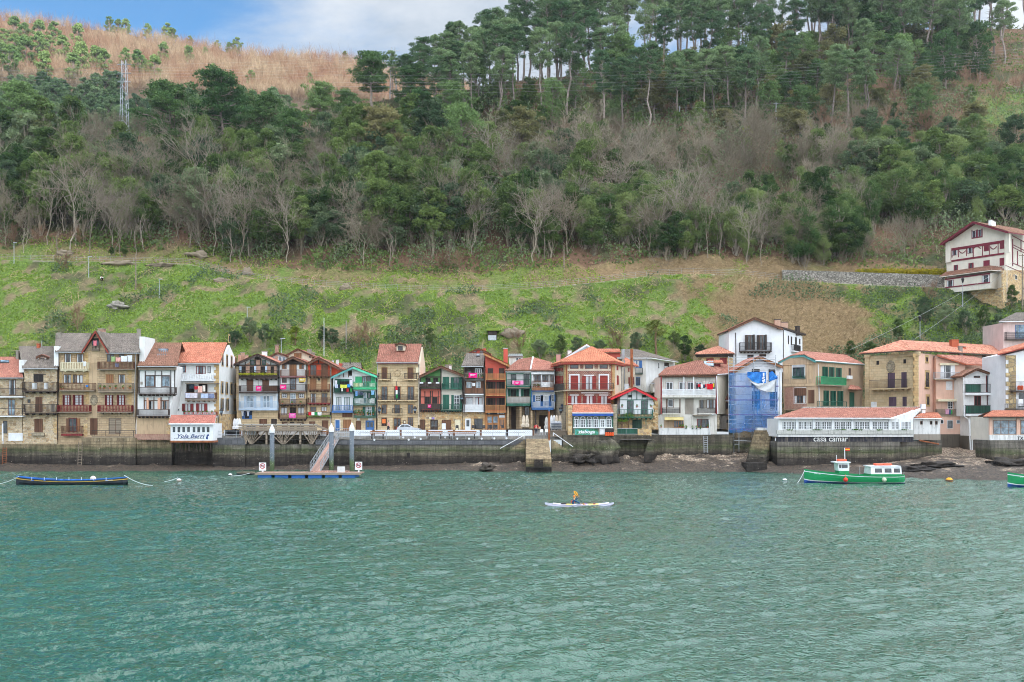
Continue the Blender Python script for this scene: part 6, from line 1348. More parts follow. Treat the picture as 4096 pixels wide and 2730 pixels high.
h.timbers([(616,495,624,660),(640,615,770,660),(780,470,790,660),(820,480,828,660),(574,500,614,620),(795,500,818,620)],TANP,0,.06,'stucco_panel');h.balc(645,592,765,618,.25,'bars',GRNW,GRNW,side=False,sl=.06)
E=lambda x,y,Y:P(*cpx(7,x,y),Y)
Ra,Rb,Rc,Rd,Re,Rf=E(520,470,164.6),E(635,412,162.6),E(748,402,161),E(858,455,159.2),E(1292,490,172),E(1130,408,176)
h.roof_poly([[Rc,Rd,Re,Rf],[Rb,Rc,Rf,E(735,374,178)],[Ra,Rb,E(735,374,178)]],T_RD,paint('blue_green',L((88,150,146))));mb=MB()
for a,b in((Ra,Rb),(Rb,Rc),(Rc,Rd)):mb.hexa([a,b,b-Vector((0,0,.35)),a-Vector((0,0,.35))],[a+Vector((.1,.5,0)),b+Vector((.1,.5,0)),b+Vector((.1,.5,-.35)),a+Vector((.1,.5,-.35))])
mb.build('verge_board',paint('blue_green',L((88,150,146))),h.root);mb=MB();mb.tube([Rd,Re],.09,6);mb.build('gutter',WPNT,h.root)
h.plane(852,160,1290,172.2)
h.wall([(852,465),(1290,500),(1270,880),(852,900)],BROWNP,.3,'side_wall')
for a,b,c,d_ in((918,510,942,655),(985,514,1010,602),(1048,520,1074,608),(928,724,952,860),(990,726,1015,860),(1052,728,1078,862)):h.win(a,b,c,d_,'g',2,1,sh='o' if b<600 and a>950 else 'p',shm='g',g=DARK)
h.win(1152,522,1170,600,'b',1,1);h.box('air_unit',1158,590,1188,620,.05,.5,WPNT);h.balc(910,603,1136,684,.9,'bars',BGRN,GASH,gap=.3,panel=paint('mesh_green',L((70,124,90))));h.balc(918,820,1140,884,.9,'bars',GRNW,GASH,gap=.3);h.pipe([(880,490),(892,875)],WPNT,.07);h.roof_poly([[h.pt(1145,712,1.3),h.pt(1268,716,1.3),h.pt(1240,690,.05),h.pt(1165,674,.05)]],T_RD,name='porch_roof');h.door(1160,740,1200,870,GRNW,leaves=1)
h=House('restaurant_terrace','long low white restaurant with a row of many-paned windows over the sea wall',0,150,(3340,1740),'restaurant','restaurant pavilions on the sea wall');h.wall([(3112,1676),(3650,1676),(3650,1748),(3112,1748)],WHITE,6.5)
E0,E1,E2,E3=h.pt(3096,1671,.7),h.pt(3563,1672,.7),h.pt(3684,1632,-5),h.pt(3215,1634,-6)
h.roof_poly([[E0,E1,E2,E3]],T_RD,WPNT);mb=MB();mb.tube([E0-Vector((0,0,.1)),E1-Vector((0,0,.1))],.1,6);mb.build('gutter',WPNT,h.root);mb=MB();mb.hexa([E1,E2,E2-Vector((0,0,.25)),E1-Vector((0,0,.25))],[E1+Vector((.3,0,0)),E2+Vector((.3,0,0)),E2+Vector((.3,0,-.25)),E1+Vector((.3,0,-.25))]);mb.build('verge_board',WPNT,h.root);h.box('parapet',3212,1628,3690,1637,-7,-6.2,plaster('mossy_white',L((186,186,180)),1.0,L((70,72,60))))
h.box('gable_wall',3563,1668,3650,1690,-5,-.1,WHITE)if 0 else None
mb=MB();q=[h.uv(x,y,0)for x,y in((3562,1676),(3652,1676),(3686,1640))];mb.hexa([h.W(u,v,-.1)for u,v in q],[h.W(u,v,-5)for u,v in q]);mb.build('gable_wall',WHITE,h.root)
for a,b in((3128,3184),(3193,3251),(3262,3327),(3338,3405),(3416,3478),(3489,3554),(3567,3598),(3605,3646)):
 n=3 if b-a>40 else 2
 for i in range(n):h.win(a+(b-a)*i/n,1687,a+(b-a)*(i+1)/n,1718,'w',3,3)
h.posts([3118,3188,3256,3332,3410,3484,3560,3601,3649],1676,1720,.2,WPNT,.28);h.box('ledge',3108,1722,3656,1737,-.2,.55,plaster('mossy_white',L((216,216,212)),.9,L((110,112,100))));h.box('band',3112,1737,3654,1748,-.2,.35,WHITE)
BLK=plaster('worn_black',L((52,52,60)),.7,L((150,138,122)));h.box('sign_band',3112,1748,3654,1769,-1,.1,BLK);h.text('casa camar',3254,1751,3392,1767,paint('chalk_white',L((226,226,222)),.8),.105,bold=.01)
V=np.concatenate([cards(np.array(h.pt(x,1721,.4)),(.6,.25,.15),40,.2,RNG,.3)for x in(3160,3262,3275,3350,3372,3420,3440,3520,3620)]);np_mesh('weed_foliage',V-np.array(h.root.location),quads(len(V)//4),PLANT,h.root)
h=House('white_annex','small white annex with three little windows and broken tile roof beside the long restaurant',8,152,(640,1090),'outbuilding');h.wall([(508,870),(762,880),(762,1092),(512,1092)],plaster('flaking_white',L((222,222,220)),.95,L((120,122,120))),5);h.roof_front(505,778,886,590,740,838,T_OR,.4,3,WPNT,WPNT)
for a in(572,664,714):h.win(a,915,a+22,948,'b',1,1,g=DARK)
h.box('air_unit',585,755,625,800,-3,-2.4,WPNT);h.chimney(590,800,622,850,-2.5,WHITE);h.pipe([(560,1098),(650,1115),(750,1135)],RUST,.12,.3);h.box('foot',512,1040,765,1094,0,.06,GREYP)
h=House('stone_mansion','old golden stone mansion with carved shield, purple shutters and a pink side wall',8,162,(540,780));h.plane(45,170,545,162);h.wall([(45,300),(545,270),(545,800),(45,800)],ASHL,.4)
h.box('corner_pier',45,295,84,780,0,.18,ASHL);h.box('corner_pier',444,275,505,780,0,.18,ASHL);h.box('cornice',415,258,560,295,0,.5,ASHL);h.box('cornice',40,285,90,310,0,.4,ASHL)
h.win(158,342,182,380,'d',1,1,g=DARK);h.win(414,328,438,368,'d',1,1,g=DARK);PUR=wood('purple_shutter',L((84,66,80)),.1);FRM['pu']=PUR
h.win(265,456,332,600,'pu',2,1,sh='c',shm='pu');h.win(395,450,450,598,'pu',2,1,sh='c',shm='pu');h.win(276,686,346,775,'pu',2,2,sh='c',shm='pu');h.win(406,684,460,775,'pu',2,2,sh='c',shm='pu');h.crest(252,340,336,455,GASH);h.balc(85,520,456,614,1.1,'bars',IRON,ASHL,gap=.17,bw=.03,sl=.2,brk=7,side=False);h.win(500,465,514,515,'d',1,1,g=DARK);h.win(510,706,526,758,'d',1,1,g=DARK);h.box('air_unit',104,732,138,782,0,.6,WPNT)
E=lambda x,y,Y:P(*cpx(8,x,y),Y)
Ma,Mb,Mc,Md,Me=E(-8,274,170.5),E(492,240,160.8),E(388,150,172),E(1366,287,182),E(1366,202,190)
h.roof_poly([[Ma,Mb,Mc],[Mb,Md,Me,Mc]],T_MX,DKW);h.skylight(540,185,625,208,-4,-5)if 0 else None
h.plane(545,162,745,168.5);h.wall([(545,268),(745,288),(725,830),(545,830)],PINK,.3,'side_wall');h.quoins(505,550,275,770,14,QUOIN,.06)
for a,b,c,d_ in((626,308,642,350),(624,452,652,596),(632,682,655,760)):h.win(a,b,c,d_,'d',1,1,sur=QUOIN,sw=.35)
h.balc(630,540,660,600,.3,'bars',IRON,QUOIN,side=False);h.pipe([(735,280),(703,300),(712,600),(725,700)],IRON,.08)
h.plane(740,168.5,1365,184);h.wall([(740,290),(1365,285),(1365,420),(740,420)],BRICK,.3,'rear_wall');h.win(1160,290,1190,330,'d',1,1,g=DARK);h.win(1240,292,1275,345,'d',1,1,g=DARK);h.plane0(170);h.chimney(872,140,938,248,-4,POTR,POTR,1.0);h.chimney(945,200,975,300,-2,GREYP,GREYP);h.chimney(985,205,1005,265,-5,POTR)
h=House('pink_house','pale pink house with white shutters, balconies and a tile lean-to roof',8,166,(870,1040));h.wall([(722,310),(1000,378),(1000,870),(722,870)],PINK,8);h.wall([(740,868),(1035,868),(1035,1210),(740,1210)],PINK,7,'lower_wall',.8);E=lambda x,y,Y:P(*cpx(8,x,y),Y)
h.roof_poly([[E(728,288,165.2),E(1012,374,165.2),E(1342,384,174),E(1045,296,175)]],T_RD,POTR);h.win(765,382,900,515,'w',3,1,cur=1);h.box('shutter',766,385,800,515,.06,.1,WPNT);h.box('shutter',864,385,898,515,.06,.1,WPNT);h.box('awning_roll',760,364,940,384,.05,.35,CRMW);h.win(816,538,876,620,'w',2,1,sh='c',shm='w');h.win(832,728,880,800,'w',2,3)
h.balc(712,450,996,524,.8,'bars',COPP,GASH,gap=.17,bw=.035);h.balc(735,800,985,870,.9,'bars',GRW,GASH,gap=.13,bw=.07);h.box('awning',745,706,972,728,0,1.0,CRMW);h.box('stone_foot',742,1040,1038,1215,-5,.9,plaster('wet_stone',L((96,88,78)),.8,L((50,46,42))));h.win(825,905,884,985,'w',1,1,d=.8);h.win(764,902,794,940,'w',1,1,d=.8);h.win(916,904,950,940,'w',1,1,g=GLB,d=.8)
for a,b,c,d_,co,lb in[(812,802,844,848,(214,160,186),'pink checked cloth on the pink house rail'),(848,804,862,852,(90,90,140),'purple cloth on the pink house rail'),(862,808,878,850,(70,160,90),'green cloth on the pink house rail')]:garment(h,a,b,c,d_,co,lb,1.0)
h=House('white_house','white gabled house with two balconies screened in dark green',8,162,(1130,1050));h.wall([(998,490),(1120,428),(1268,478),(1268,1060),(1035,1060),(1035,870),(998,870)],WHITE,6);h.roof_gable((976,488),(1120,418),(1312,488),T_BR,.7,7,BRW);h.plane(1268,162,1388,168);h.wall([(1268,482),(1388,478),(1388,850),(1268,1060)],WHITE,3,'side_wall');h.pipe([(1380,492),(1338,515),(1350,820)],DKW,.09);h.plane0(162)
h.win(1196,482,1258,640,'r',2,1);h.win(1080,485,1140,505,'b',2,1);h.win(1085,676,1148,770,'r',2,1,g=DARK);h.win(1204,672,1264,765,'r',2,1);h.balc(1000,562,1264,666,1.0,'bars',IRON,WPNT,gap=.17,sl=.3,bw=.03);h.box('screen',1006,565,1145,640,.9,.95,GRNW,h.last);h.balc(1005,762,1268,866,1.0,'bars',IRON,WPNT,gap=.17,sl=.3,bw=.03,panel=GRNW);garment(h,994,505,1180,562,(206,206,206),'grey-white awning sheet over the upper green-screened balcony',1.1)
h.win(1106,890,1162,975,'b',1,1);h.box('foot',1030,1055,1240,1215,-4,.1,plaster('wet_stone',L((96,88,78)),.8,L((50,46,42))));h.pipe([(985,500),(990,870),(1035,900),(1050,1190)],WPNT,.09,1.0);h.pipe([(1066,1065),(1066,1190)],WPNT,.1,.4)
h=House('white_house','white house with stone pier and iron balconies, cut by the right edge of the view',8,156,(1470,810));h.wall([(1388,285),(1640,225),(1640,830),(1388,830)],CLEANW,8);h.quoins(1386,1482,290,830,13,rubble('golden_rubble2',[L((150,132,102)),L((196,172,128)),L((206,184,140))],L((140,130,110)),1.6),.12);h.roof_poly([[h.pt(1305,282,.8),h.pt(1650,192,.8),h.pt(1650,150,-8),h.pt(1340,240,-8)]],T_OR,RGUT);h.balc(1446,540,1650,640,1.0,'bars',IRON,DKW,gap=.17,bw=.03);h.balc(1402,750,1650,812,1.0,'bars',IRON,DKW,gap=.2,bw=.03);h.win(1500,640,1640,790,'w',2,1);h.box('air_unit',1506,705,1552,772,.1,.7,WPNT)
for i,x in enumerate((1510,1536)):
 p=h.pt(x,618,.7);mb=MB();mb.mat(paint('gas_orange',L((226,90,40))));mb.lathe(p,[(.2,0),(.22,.1),(.22,.5),(.16,.6),(.08,.66)],12);tag(mb.build('gas_bottle'),['first','second'][i]+' orange gas bottle on the iron balcony at the right edge','gas bottle','gas bottles on the balcony')
h=House('rose_house','tall pale rose house with iron balcony behind the roofs at the right edge',8,182,(1470,400));h.wall([(1362,420),(1362,-20),(1660,-60),(1660,420)],ROSE,8);h.roof_poly([[h.pt(1318,-32,.8),h.pt(1690,-40,.8),h.pt(1690,-120,-8),h.pt(1480,-112,-8)]],T_GR,WPNT);h.win(1475,0,1640,130,'bl',4,1,g=GLB);h.balc(1394,68,1660,145,.9,'lattice',IRON,DKW,gap=.14,bw=.03);h.win(1430,205,1560,245,'d',3,1,g=DARK)
h=House('restaurant_pavilion','glazed restaurant corner with brown window frames and black TX lettering',8,147,(1400,1090),'restaurant','restaurant pavilions on the sea wall');h.wall([(1232,875),(1650,880),(1650,1105),(1232,1100)],MWHITE,6);h.roof_front(1170,1680,872,1262,1660,818,T_OR,.8,4,DKW,DKW);h.timbers([(1230,880,1258,1045),(1490,880,1522,1045)],PINK,0,.25,'pier')
for a,b in((1262,1488),(1524,1650)):
 h.win(a,905,b,1042,'m',3 if a<1500 else 2,2,g=GLB)
h.timbers([(1232,1045,1650,1096)],plaster('flaking_white',L((222,222,220)),.95,L((120,122,120))),0,.3,'band');h.text('TX',1494,1062,1554,1094,paint('sign_black',L((40,40,42))),.305,bold=.03)
h=House('hillside_house','large white house with maroon beams and shutters standing on the slope',9,211,(400,745));h.plane(160,223,630,211);h.wall([(162,262),(375,104),(630,176),(630,720),(178,780)],MWHITE,.5);h.roof_gable((116,268),(372,92),(648,172),T_BR,1.4,14,MAROON,MAROON)
h.timbers([(195,268,622,288),(198,362,628,376),(207,300,212,372),(258,290,262,370),(320,285,324,360),(372,278,377,370),(445,270,449,360),(500,262,504,356),(566,254,570,350)],MAROON,0,.12)
for x0,yb in((262,318),(377,302),(504,286)):
 w=56;mb=MB()
 for sg in(1,-1):
  P_=[h.pt(x0+w/2+sg*w/2*t,yb+(20 if x0!=377 else-16)*math.cos(t*math.pi/2)**1.2,.05)for t in np.linspace(0,1,7)];mb.tube(P_,.1,4)
 mb.build('curved_brace',MAROON,h.root)
for a,b,c,d_,sh in((212,308,252,356,None),(332,290,372,340,None),(460,270,498,322,'c'),(584,250,622,304,'c'),(234,430,250,472,'o'),(350,414,370,456,'o'),(456,394,504,438,'c'),(582,374,632,434,'c'),(368,164,400,218,None),(410,156,442,210,None)):
 h.win(a,b,c,d_,'mr',2,1,sh=sh,shm='mr',cur=1 if sh is None else False)
h.timbers([(362,156,368,222),(400,154,410,218),(440,146,447,212),(362,214,447,220)],MAROON,0,.07);h.box('corner_pier',160,245,196,410,0,.5,MWHITE);h.box('corner_pier',626,175,655,335,0,.5,MWHITE)
h.wall([(152,545),(512,492),(512,612),(152,650)],MWHITE,3,'extension',2.6);E=lambda x,y,Y:P(*cpx(9,x,y),Y)
h.roof_poly([[h.pt(110,522,3.2),h.pt(518,468,3.2),h.pt(508,436,.2),h.pt(165,485,.2)],[h.pt(518,468,3.2),h.pt(625,475,0),h.pt(600,448,0),h.pt(508,436,.2)]],T_BR,MWHITE);h.timbers([(152,536,515,546),(152,610,606,618),(224,530,228,604),(360,515,364,585),(432,505,440,575),(152,545,160,612)],MAROON,2.6,2.7)if 0 else None
for a,b,c,d_ in((170,548,224,605),(444,508,506,570)):h.win(a,b,c,d_,'mr',2,1,d=2.6,cur=1)
mb=MB();uu=[h.uv(x,y,2.62)for x,y in((156,612),(508,570),(156,548),(508,500))]
for a,b in((0,1),(2,3)):mb.hexa([h.W(*uu[a],2.7),h.W(*uu[b],2.7),h.W(uu[b][0],uu[b][1]+.25,2.7),h.W(uu[a][0],uu[a][1]+.25,2.7)],[h.W(*uu[a],2.6),h.W(*uu[b],2.6),h.W(uu[b][0],uu[b][1]+.25,2.6),h.W(uu[a][0],uu[a][1]+.25,2.6)])
mb.build('timber_frame',MAROON,h.root);h.wall([(185,640),(605,605),(605,770),(190,800)],YSTONE,10,'stone_base',.4);h.balc(215,412,600,470,2.4,'wire',IRON,MWHITE,side=False)if 0 else None
h.plane(632,211,800,225);h.wall([(630,176),(800,190),(800,480),(630,470)],MWHITE,.3,'side_wall');h.timbers([(682,228,688,438),(748,232,752,330),(682,292,780,297),(684,312,780,317),(684,432,780,437),(684,228,790,233),(720,320,725,430),(630,466,790,470)],MAROON,0,.1);h.wall([(608,472),(800,470),(800,690),(608,720)],YSTONE,.3,'stone_base',.05);h.win(700,508,716,545,'w',1,1,d=.05);h.chimney(518,84,552,112,-3,WHITE)
for o,lab in POTS:tag(o,lab,'flower pot',lab)
def tidal(key,top1,top2,w=0.9,hh=0.45,rough=True,lo=0.0):
 t=NT(key);b=t.n('ShaderNodeTexBrick',{'Vector':t.uv,'Color1':top1,'Color2':top2,'Mortar':mul(top1,.55),'Scale':1.0,'Mortar Size':.03,'Brick Width':w,'Row Height':hh})
 z=t.n('ShaderNodeSeparateXYZ',{0:t.pos}).outputs[2];nz=t.noise(t.scale(t.pos,(.5,.5,1.6)),1.0,6,.65);fine=t.noise(t.pos,3.5,6,.7)
 q=t.math('ADD',t.math('ADD',z,lo),t.math('MULTIPLY',t.math('SUBTRACT',nz,.5),1.6))
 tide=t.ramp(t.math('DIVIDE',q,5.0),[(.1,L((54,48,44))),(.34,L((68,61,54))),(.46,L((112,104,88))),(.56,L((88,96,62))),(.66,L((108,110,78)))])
 k=t.ramp(t.math('DIVIDE',q,5.0),[(.55,0.0),(.72,1.0)]);c=t.mix(t.ramp(fine,[(.4,0.0),(.7,.75)]),b.outputs['Color'],mul(top1,.5))
 col=t.mix(1.0,t.mix(k,tide,c),t.ramp(fine,[(.3,.6),(.7,1.4)]),'MULTIPLY')
 drip=t.ramp(t.noise(t.scale(t.pos,(1.6,1.6,.14)),1.0,6,.7),[(.42,.55),(.62,1.12)]);lay=t.ramp(t.noise(t.scale(t.pos,(.12,.12,2.2)),1.0,5,.7),[(.4,.7),(.6,1.1)]);col=t.mix(1.0,col,t.mix(1.0,drip,lay,'MULTIPLY'),'MULTIPLY')
 barn=t.n('ShaderNodeTexVoronoi',{'Vector':t.pos,'Scale':3.0});col=t.mix(t.math('MULTIPLY',t.ramp(barn.outputs['Distance'],[(.12,1.0),(.2,0.0)]),t.ramp(nz,[(.5,0.0),(.62,.8)])),col,L((170,160,148)))
 return t.done(col,.8,t.math('SUBTRACT',fine,b.outputs['Fac']),.09,.3)
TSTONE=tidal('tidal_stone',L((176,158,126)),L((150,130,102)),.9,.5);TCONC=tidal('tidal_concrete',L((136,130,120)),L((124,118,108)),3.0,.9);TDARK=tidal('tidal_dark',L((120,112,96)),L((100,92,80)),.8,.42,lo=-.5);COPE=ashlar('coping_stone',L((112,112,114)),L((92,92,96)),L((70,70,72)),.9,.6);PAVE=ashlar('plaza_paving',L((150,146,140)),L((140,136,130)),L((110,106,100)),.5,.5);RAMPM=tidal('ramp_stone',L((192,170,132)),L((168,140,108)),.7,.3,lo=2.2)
def swall(label,poly,Y,m,dep=3.0,cope=None):
 xs=[p[0]for p in poly];ys=[p[1]for p in poly];h=House('sea_wall',label,0,Y,(sum(xs)/len(xs),max(ys)),'sea wall','sea walls');h.wall(poly,m,dep)
 if cope:h.box('coping',*cope,-1.2,.12,COPE)
 return h
swall('dark tide-stained stone wall below the rubble houses at the left edge',[(-120,1776),(332,1776),(332,1876),(-120,1876)],155.7,TSTONE,3)
w=swall('stone terrace wall with a rail below the broad gabled house',[(326,1752),(542,1752),(542,1872),(326,1872)],154.8,TSTONE,4)
w=swall('sea wall with a brick parapet below the brown-tiled house',[(540,1758),(688,1758),(688,1872),(540,1872)],155.4,TSTONE,3);w.box('parapet',538,1738,684,1760,-.4,.05,BRICK)
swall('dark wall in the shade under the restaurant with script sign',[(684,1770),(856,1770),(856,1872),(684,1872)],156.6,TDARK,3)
w=swall('quay wall between the script-sign restaurant and the wooden jetty',[(850,1756),(980,1756),(980,1872),(850,1872)],154.6,TCONC,4,(848,1752,982,1780))
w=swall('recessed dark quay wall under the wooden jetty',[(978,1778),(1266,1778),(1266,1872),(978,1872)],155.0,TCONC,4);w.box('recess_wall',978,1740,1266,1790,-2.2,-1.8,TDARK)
w=swall('long concrete quay wall below the white barriers',[(1262,1757),(2112,1757),(2112,1874),(1262,1874)],154.6,TCONC,4,(1262,1760,2104,1781));w.box('drain',1627,1812,1640,1832,0,.03,DARK)
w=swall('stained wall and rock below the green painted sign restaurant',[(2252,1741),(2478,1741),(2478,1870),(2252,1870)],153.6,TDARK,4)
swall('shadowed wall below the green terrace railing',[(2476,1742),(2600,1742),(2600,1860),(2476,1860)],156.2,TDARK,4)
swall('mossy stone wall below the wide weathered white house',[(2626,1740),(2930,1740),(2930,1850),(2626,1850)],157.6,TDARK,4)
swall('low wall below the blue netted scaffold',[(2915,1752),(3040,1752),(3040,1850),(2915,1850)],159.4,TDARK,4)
w=swall('green-stained wall carrying the long low restaurant',[(3110,1768),(3600,1768),(3600,1885),(3110,1885)],149.7,TCONC,5);w.plane(3562,149.6,3768,155);w.wall([(3562,1768),(3768,1762),(3768,1870),(3562,1885)],TCONC,3,'return_wall')
swall('green-stained wall below the TX restaurant at the right edge',[(3960,1762),(4160,1764),(4160,1870),(3970,1870)],146.6,TCONC,5)
mb=MB();xa,xb=P(560,0,155).x,P(3400,0,155).x;zq=P(0,1760,154.6).z;zp=P(0,1744.5,157.2).z
mb.face([(xa,154.7,zq),(xb-30,154.7,zq),(xb-30,157.2,zq),(xa,157.2,zq)]);mb.face([(xa,157.2,zq),(xb-30,157.2,zq),(xb-30,157.2,zp),(xa,157.2,zp)]);mb.face([(xa,157.2,zp),(xb-30,157.2,zp),(xb-30,164,5.5),(xa,164,5.5)]);mb.face([(xa,164,5.5),(xb,164,5.5),(xb,179,6.3),(xa,179,6.3)])
o=mb.build('plaza_pavement',PAVE);o['kind']='structure'
def stairs(label,a,b,n,w,m,Ya,Yb,wdir='x'):
 """flight from top px a to bottom px b (left edges), n steps, w metres wide"""
 p,q=P(*a,Ya),P(*b,Yb);o=empty('stairs',q,label,'stairs','stone stairs down to the shore')
 for i in range(n):
  t0,t1=i/n,(i+1)/n;z1=p.z+(q.z-p.z)*t0;y0=p.y+(q.y-p.y)*t0;y1=p.y+(q.y-p.y)*t1;x0=p.x+(q.x-p.x)*t0;x1=p.x+(q.x-p.x)*t1;mb=MB()
  if wdir=='x':mb.box(x1,x1+w,y1,y0+.3,q.z-.8,z1)
  else:mb.box(min(x0,x1),max(x0,x1),y0,y0+w,q.z-.8,z1)
  mb.build('step',m,o)
 return o
stairs('mossy stair between the small red-edged house and the long white gallery house',(2602,1738),(2578,1826),15,1.1,TDARK,157.5,151)
stairs('broad stone stair beside the blue scaffold',(3022,1722),(2986,1862),17,2.6,TSTONE,157,148);mb=MB();p=P(2996,1885,146);mb.box(p.x-.3,p.x+2.6,146,149.5,-.3,P(0,1852,147).z);tag(mb.build('stone_block',TDARK),'dark weedy block at the foot of the broad stair','block')
mb=MB();p=P(3030,1712,157);mb.box(p.x,p.x+2.7,157,161,1,p.z);tag(mb.build('stair_landing',plaster('flaking_white',WHITE and L((222,222,220)),.9)),'white landing at the head of the broad stone stair','landing')
stairs('mossy steps on the near side of the stone slipway',(2100,1762),(2000,1832),12,2.0,TSTONE,153.0,153.0,'y');stairs('worn steps running down from the slipway towards the rocks',(2206,1760),(2308,1830),12,2.0,TSTONE,152.6,152.6,'y')
h=House('slipway','pale stone slipway sloping down to the shingle',10,150,(235,800),'slipway',None);a,b,c,d_=P(2103,1756,154.5),P(2193,1756,154.5),P(2206,1836,146.2),P(2103,1836,146.2);mb=MB();dn=lambda v:Vector((v.x,v.y,.0));mb.hexa([a,b,c,d_],[dn(a),dn(b),dn(c),dn(d_)]);mb.build('ramp',RAMPM,h.root)
h.plane0(146.2)
for i in range(6):h.box('step',185,700+i*17,295,806,-.2,.35+.3*i,TSTONE)
h.box('footing',78,800,405,870,-1,1.2,TDARK)
def rock(label,px,y,Y,r,m,seed,name='rock'):
 c=P(px,y,Y);V=[];na,nr=22,13;rr=np.random.default_rng(seed)
 for j in range(nr):
  th=math.pi*j/(nr-1)
  for i in range(na):
   a=2*math.pi*i/na;d=Vector((math.sin(th)*math.cos(a),math.sin(th)*math.sin(a),math.cos(th)));k=.7+.6*noise.noise(d*1.6+Vector((seed*3.1,0,0)))+.4*noise.noise(d*4+Vector((0,seed,0)))
   V.append((d.x*r[0]*k,d.y*r[1]*k,d.z*r[2]*k))
 o=np_mesh(name,V,[(j*na+i,j*na+(i+1)%na,(j+1)*na+(i+1)%na,(j+1)*na+i)for j in range(nr-1)for i in range(na)],m);o.location=c;return tag(o,label,'rock','rocks')
RK=rubble('cliff_rock',[L((190,172,142)),L((218,204,176)),L((166,148,124))],L((110,98,84)),.8,.35);RD_=paint('dark_rock',L((84,76,68)),.9,.45)
rock('dark rock mass below the green painted sign restaurant',2420,1822,152,(3.2,1.8,2.6),TDARK,1);rock('dark boulder at the foot of the walls beside the slipway steps',2330,1838,150.5,(2.6,1.5,1.0),TDARK,2);rock('long dark concrete boulder slanting on the shingle',1950,1868,149,(1.4,3.0,.8),RD_,3)
rock('flat dark rock by the water below the pink house',3760,1862,140,(4.0,2.5,.6),TDARK,4);rock('dark rock shelf below the TX restaurant',4040,1858,141,(4.5,3.0,1.0),TDARK,5);rock('low dark rock between the yellow buoy and the wall',3650,1880,137,(4.0,2.0,.6),TDARK,6)
for i,(px,y,r,lb)in enumerate([(795,1018,(2.9,1.5,1.5),'pale sandstone outcrop below the wood, above the white house with orange roof'),(990,1090,(2.0,1.2,1.3),'pale rock face beside the path above the timbered gables'),(470,1215,(2.6,1.4,1.1),'grey boulder on the green slope above the pointed gable'),(900,1080,(1.6,1,.8),'tilted slab beside the path rail'),(1380,1150,(1.6,1.0,1.3),'pale rock at the path above the stone house with crest'),(480,1050,(4.2,1.2,.9),'layered ledge of pale rock above the path on the left'),(640,1055,(4.0,1.2,.8),'second layered ledge of pale rock, nearer the middle'),(2060,1335,(3.4,1.4,1.7),'ruined pale stone face beside the little hut'),(260,1008,(3.2,1,.9),'stretch of old pale walling above the left path'),(880,1120,(2.4,.8,.8),'old stone terrace edge on the slope')]):
 p=hit(px,y+8);o=rock(lb,px,y,p.y,r,RK if i!=2 else paint('grey_rock',L((150,144,134)),.9,.4),10+i);o.location=p
h=House('wooden_jetty','weathered wooden jetty platform on fanned struts over the quay wall',3,154.2,(600,1145),'jetty',None)
for y in(938,962,984):h.box('fascia_board',140 if y<980 else 190,y,960,y+20,-.1,.1,GRW)
h.box('deck',150,1000,985,1010,-3.5,.05,GRW);h.box('handrail',138,933,962,939,-.15,.15,paint('pale_rail',L((206,200,190))))
h.posts([190,280,400,525,650,790,925],934,1010,.18,GRW,.14);mb=MB();mb.hexa([h.pt(960,938,.1),h.pt(1082,985,.1),h.pt(1082,1006,.1),h.pt(960,965,.1)],[h.pt(960,938,-.1),h.pt(1082,985,-.1),h.pt(1082,1006,-.1),h.pt(960,965,-.1)]);mb.build('sloping_board',GRW,h.root)
for xb,tops in((270,(195,215,240,270,300,330,360,420)),(608,(460,520,545,570,600,640,665,690,760)),(905,(810,860,880,900,925,950,975,990)),(225,(190,205,225))):
 for x in tops:h.pipe([(x,1010),(xb+(x-xb)*.12,1142)],GRW,.09 if x in(tops[0],tops[-1])else .055,-.2,'strut')
for x in(432,785):h.box('post',x-9,1010,x+9,1145,-.6,-.1,GRW)
DECK=wood('reddish_deck',L((170,134,120)),.14,True);PB=132.0
x0,x1=P(1021,0,PB).x,P(1443,0,PB).x;o=empty('pontoon',((x0+x1)/2,PB+1.6,0),'floating pontoon with reddish deck, pale edge and blue floats','pontoon')
mb=MB();mb.box(x0,x1,PB,PB+3.2,.5,.63);mb.build('deck',DECK,o);mb=MB();mb.box(x0-.05,x1+.05,PB-.12,PB-.003,.38,.66);mb.build('edge_beam',GRW,o)
for i in range(6):
 a=x0+.3+i*(x1-x0-.6)/6;mb=MB();mb.box(a,a+1.75,PB+.1,PB+3,-.25,.4);mb.build('float',paint('float_blue',L((34,98,176)),.45),o)
mb=MB();mb.box(x0+7,x0+11.6,PB+2.1,PB+3.6,.633,.75);mb.build('step_plate',DECK,o)
g0,g1=P(1261,1887,134.2),P(1337,1750,154.4);g0.z=.75;g1.z=4.45;o=empty('gangway',g0,'sloping gangway with reddish planks and pale metal side rails','gangway');sx=Vector((.62,0,0));up=Vector((0,0,1.05));mb=MB();k=Vector((0,0,.12));mb.hexa([g0-sx,g0+sx,g1+sx,g1-sx],[g0-sx-k,g0+sx-k,g1+sx-k,g1-sx-k]);mb.build('deck',DECK,o)
for sg in(-1,1):
 mb=MB();s_=sx*(sg*1.08);mb.tube([g0+s_+up,g1+s_+up],.055,5);mb.tube([g0+s_,g1+s_],.08,5);mb.tube([g0+s_+up*.5,g1+s_+up*.5],.035,4)
 for i in range(15):q=g0+(g1-g0)*(i/14)+s_;mb.tube([q,q+up],.04,4)
 mb.build('side_rail',GALV,o)
q=P(1372,1750,154.2);mb=MB()
for i in range(8):mb.tube([q+Vector((-1.2+.35*i,0,0)),q+Vector((-1.2+.35*i,0,1.35))],.03,4)
for z in(.1,.7,1.35):mb.tube([q+Vector((-1.2,0,z)),q+Vector((1.3,0,z))],.035,4)
mb.build('landing_rail',GALV,o)
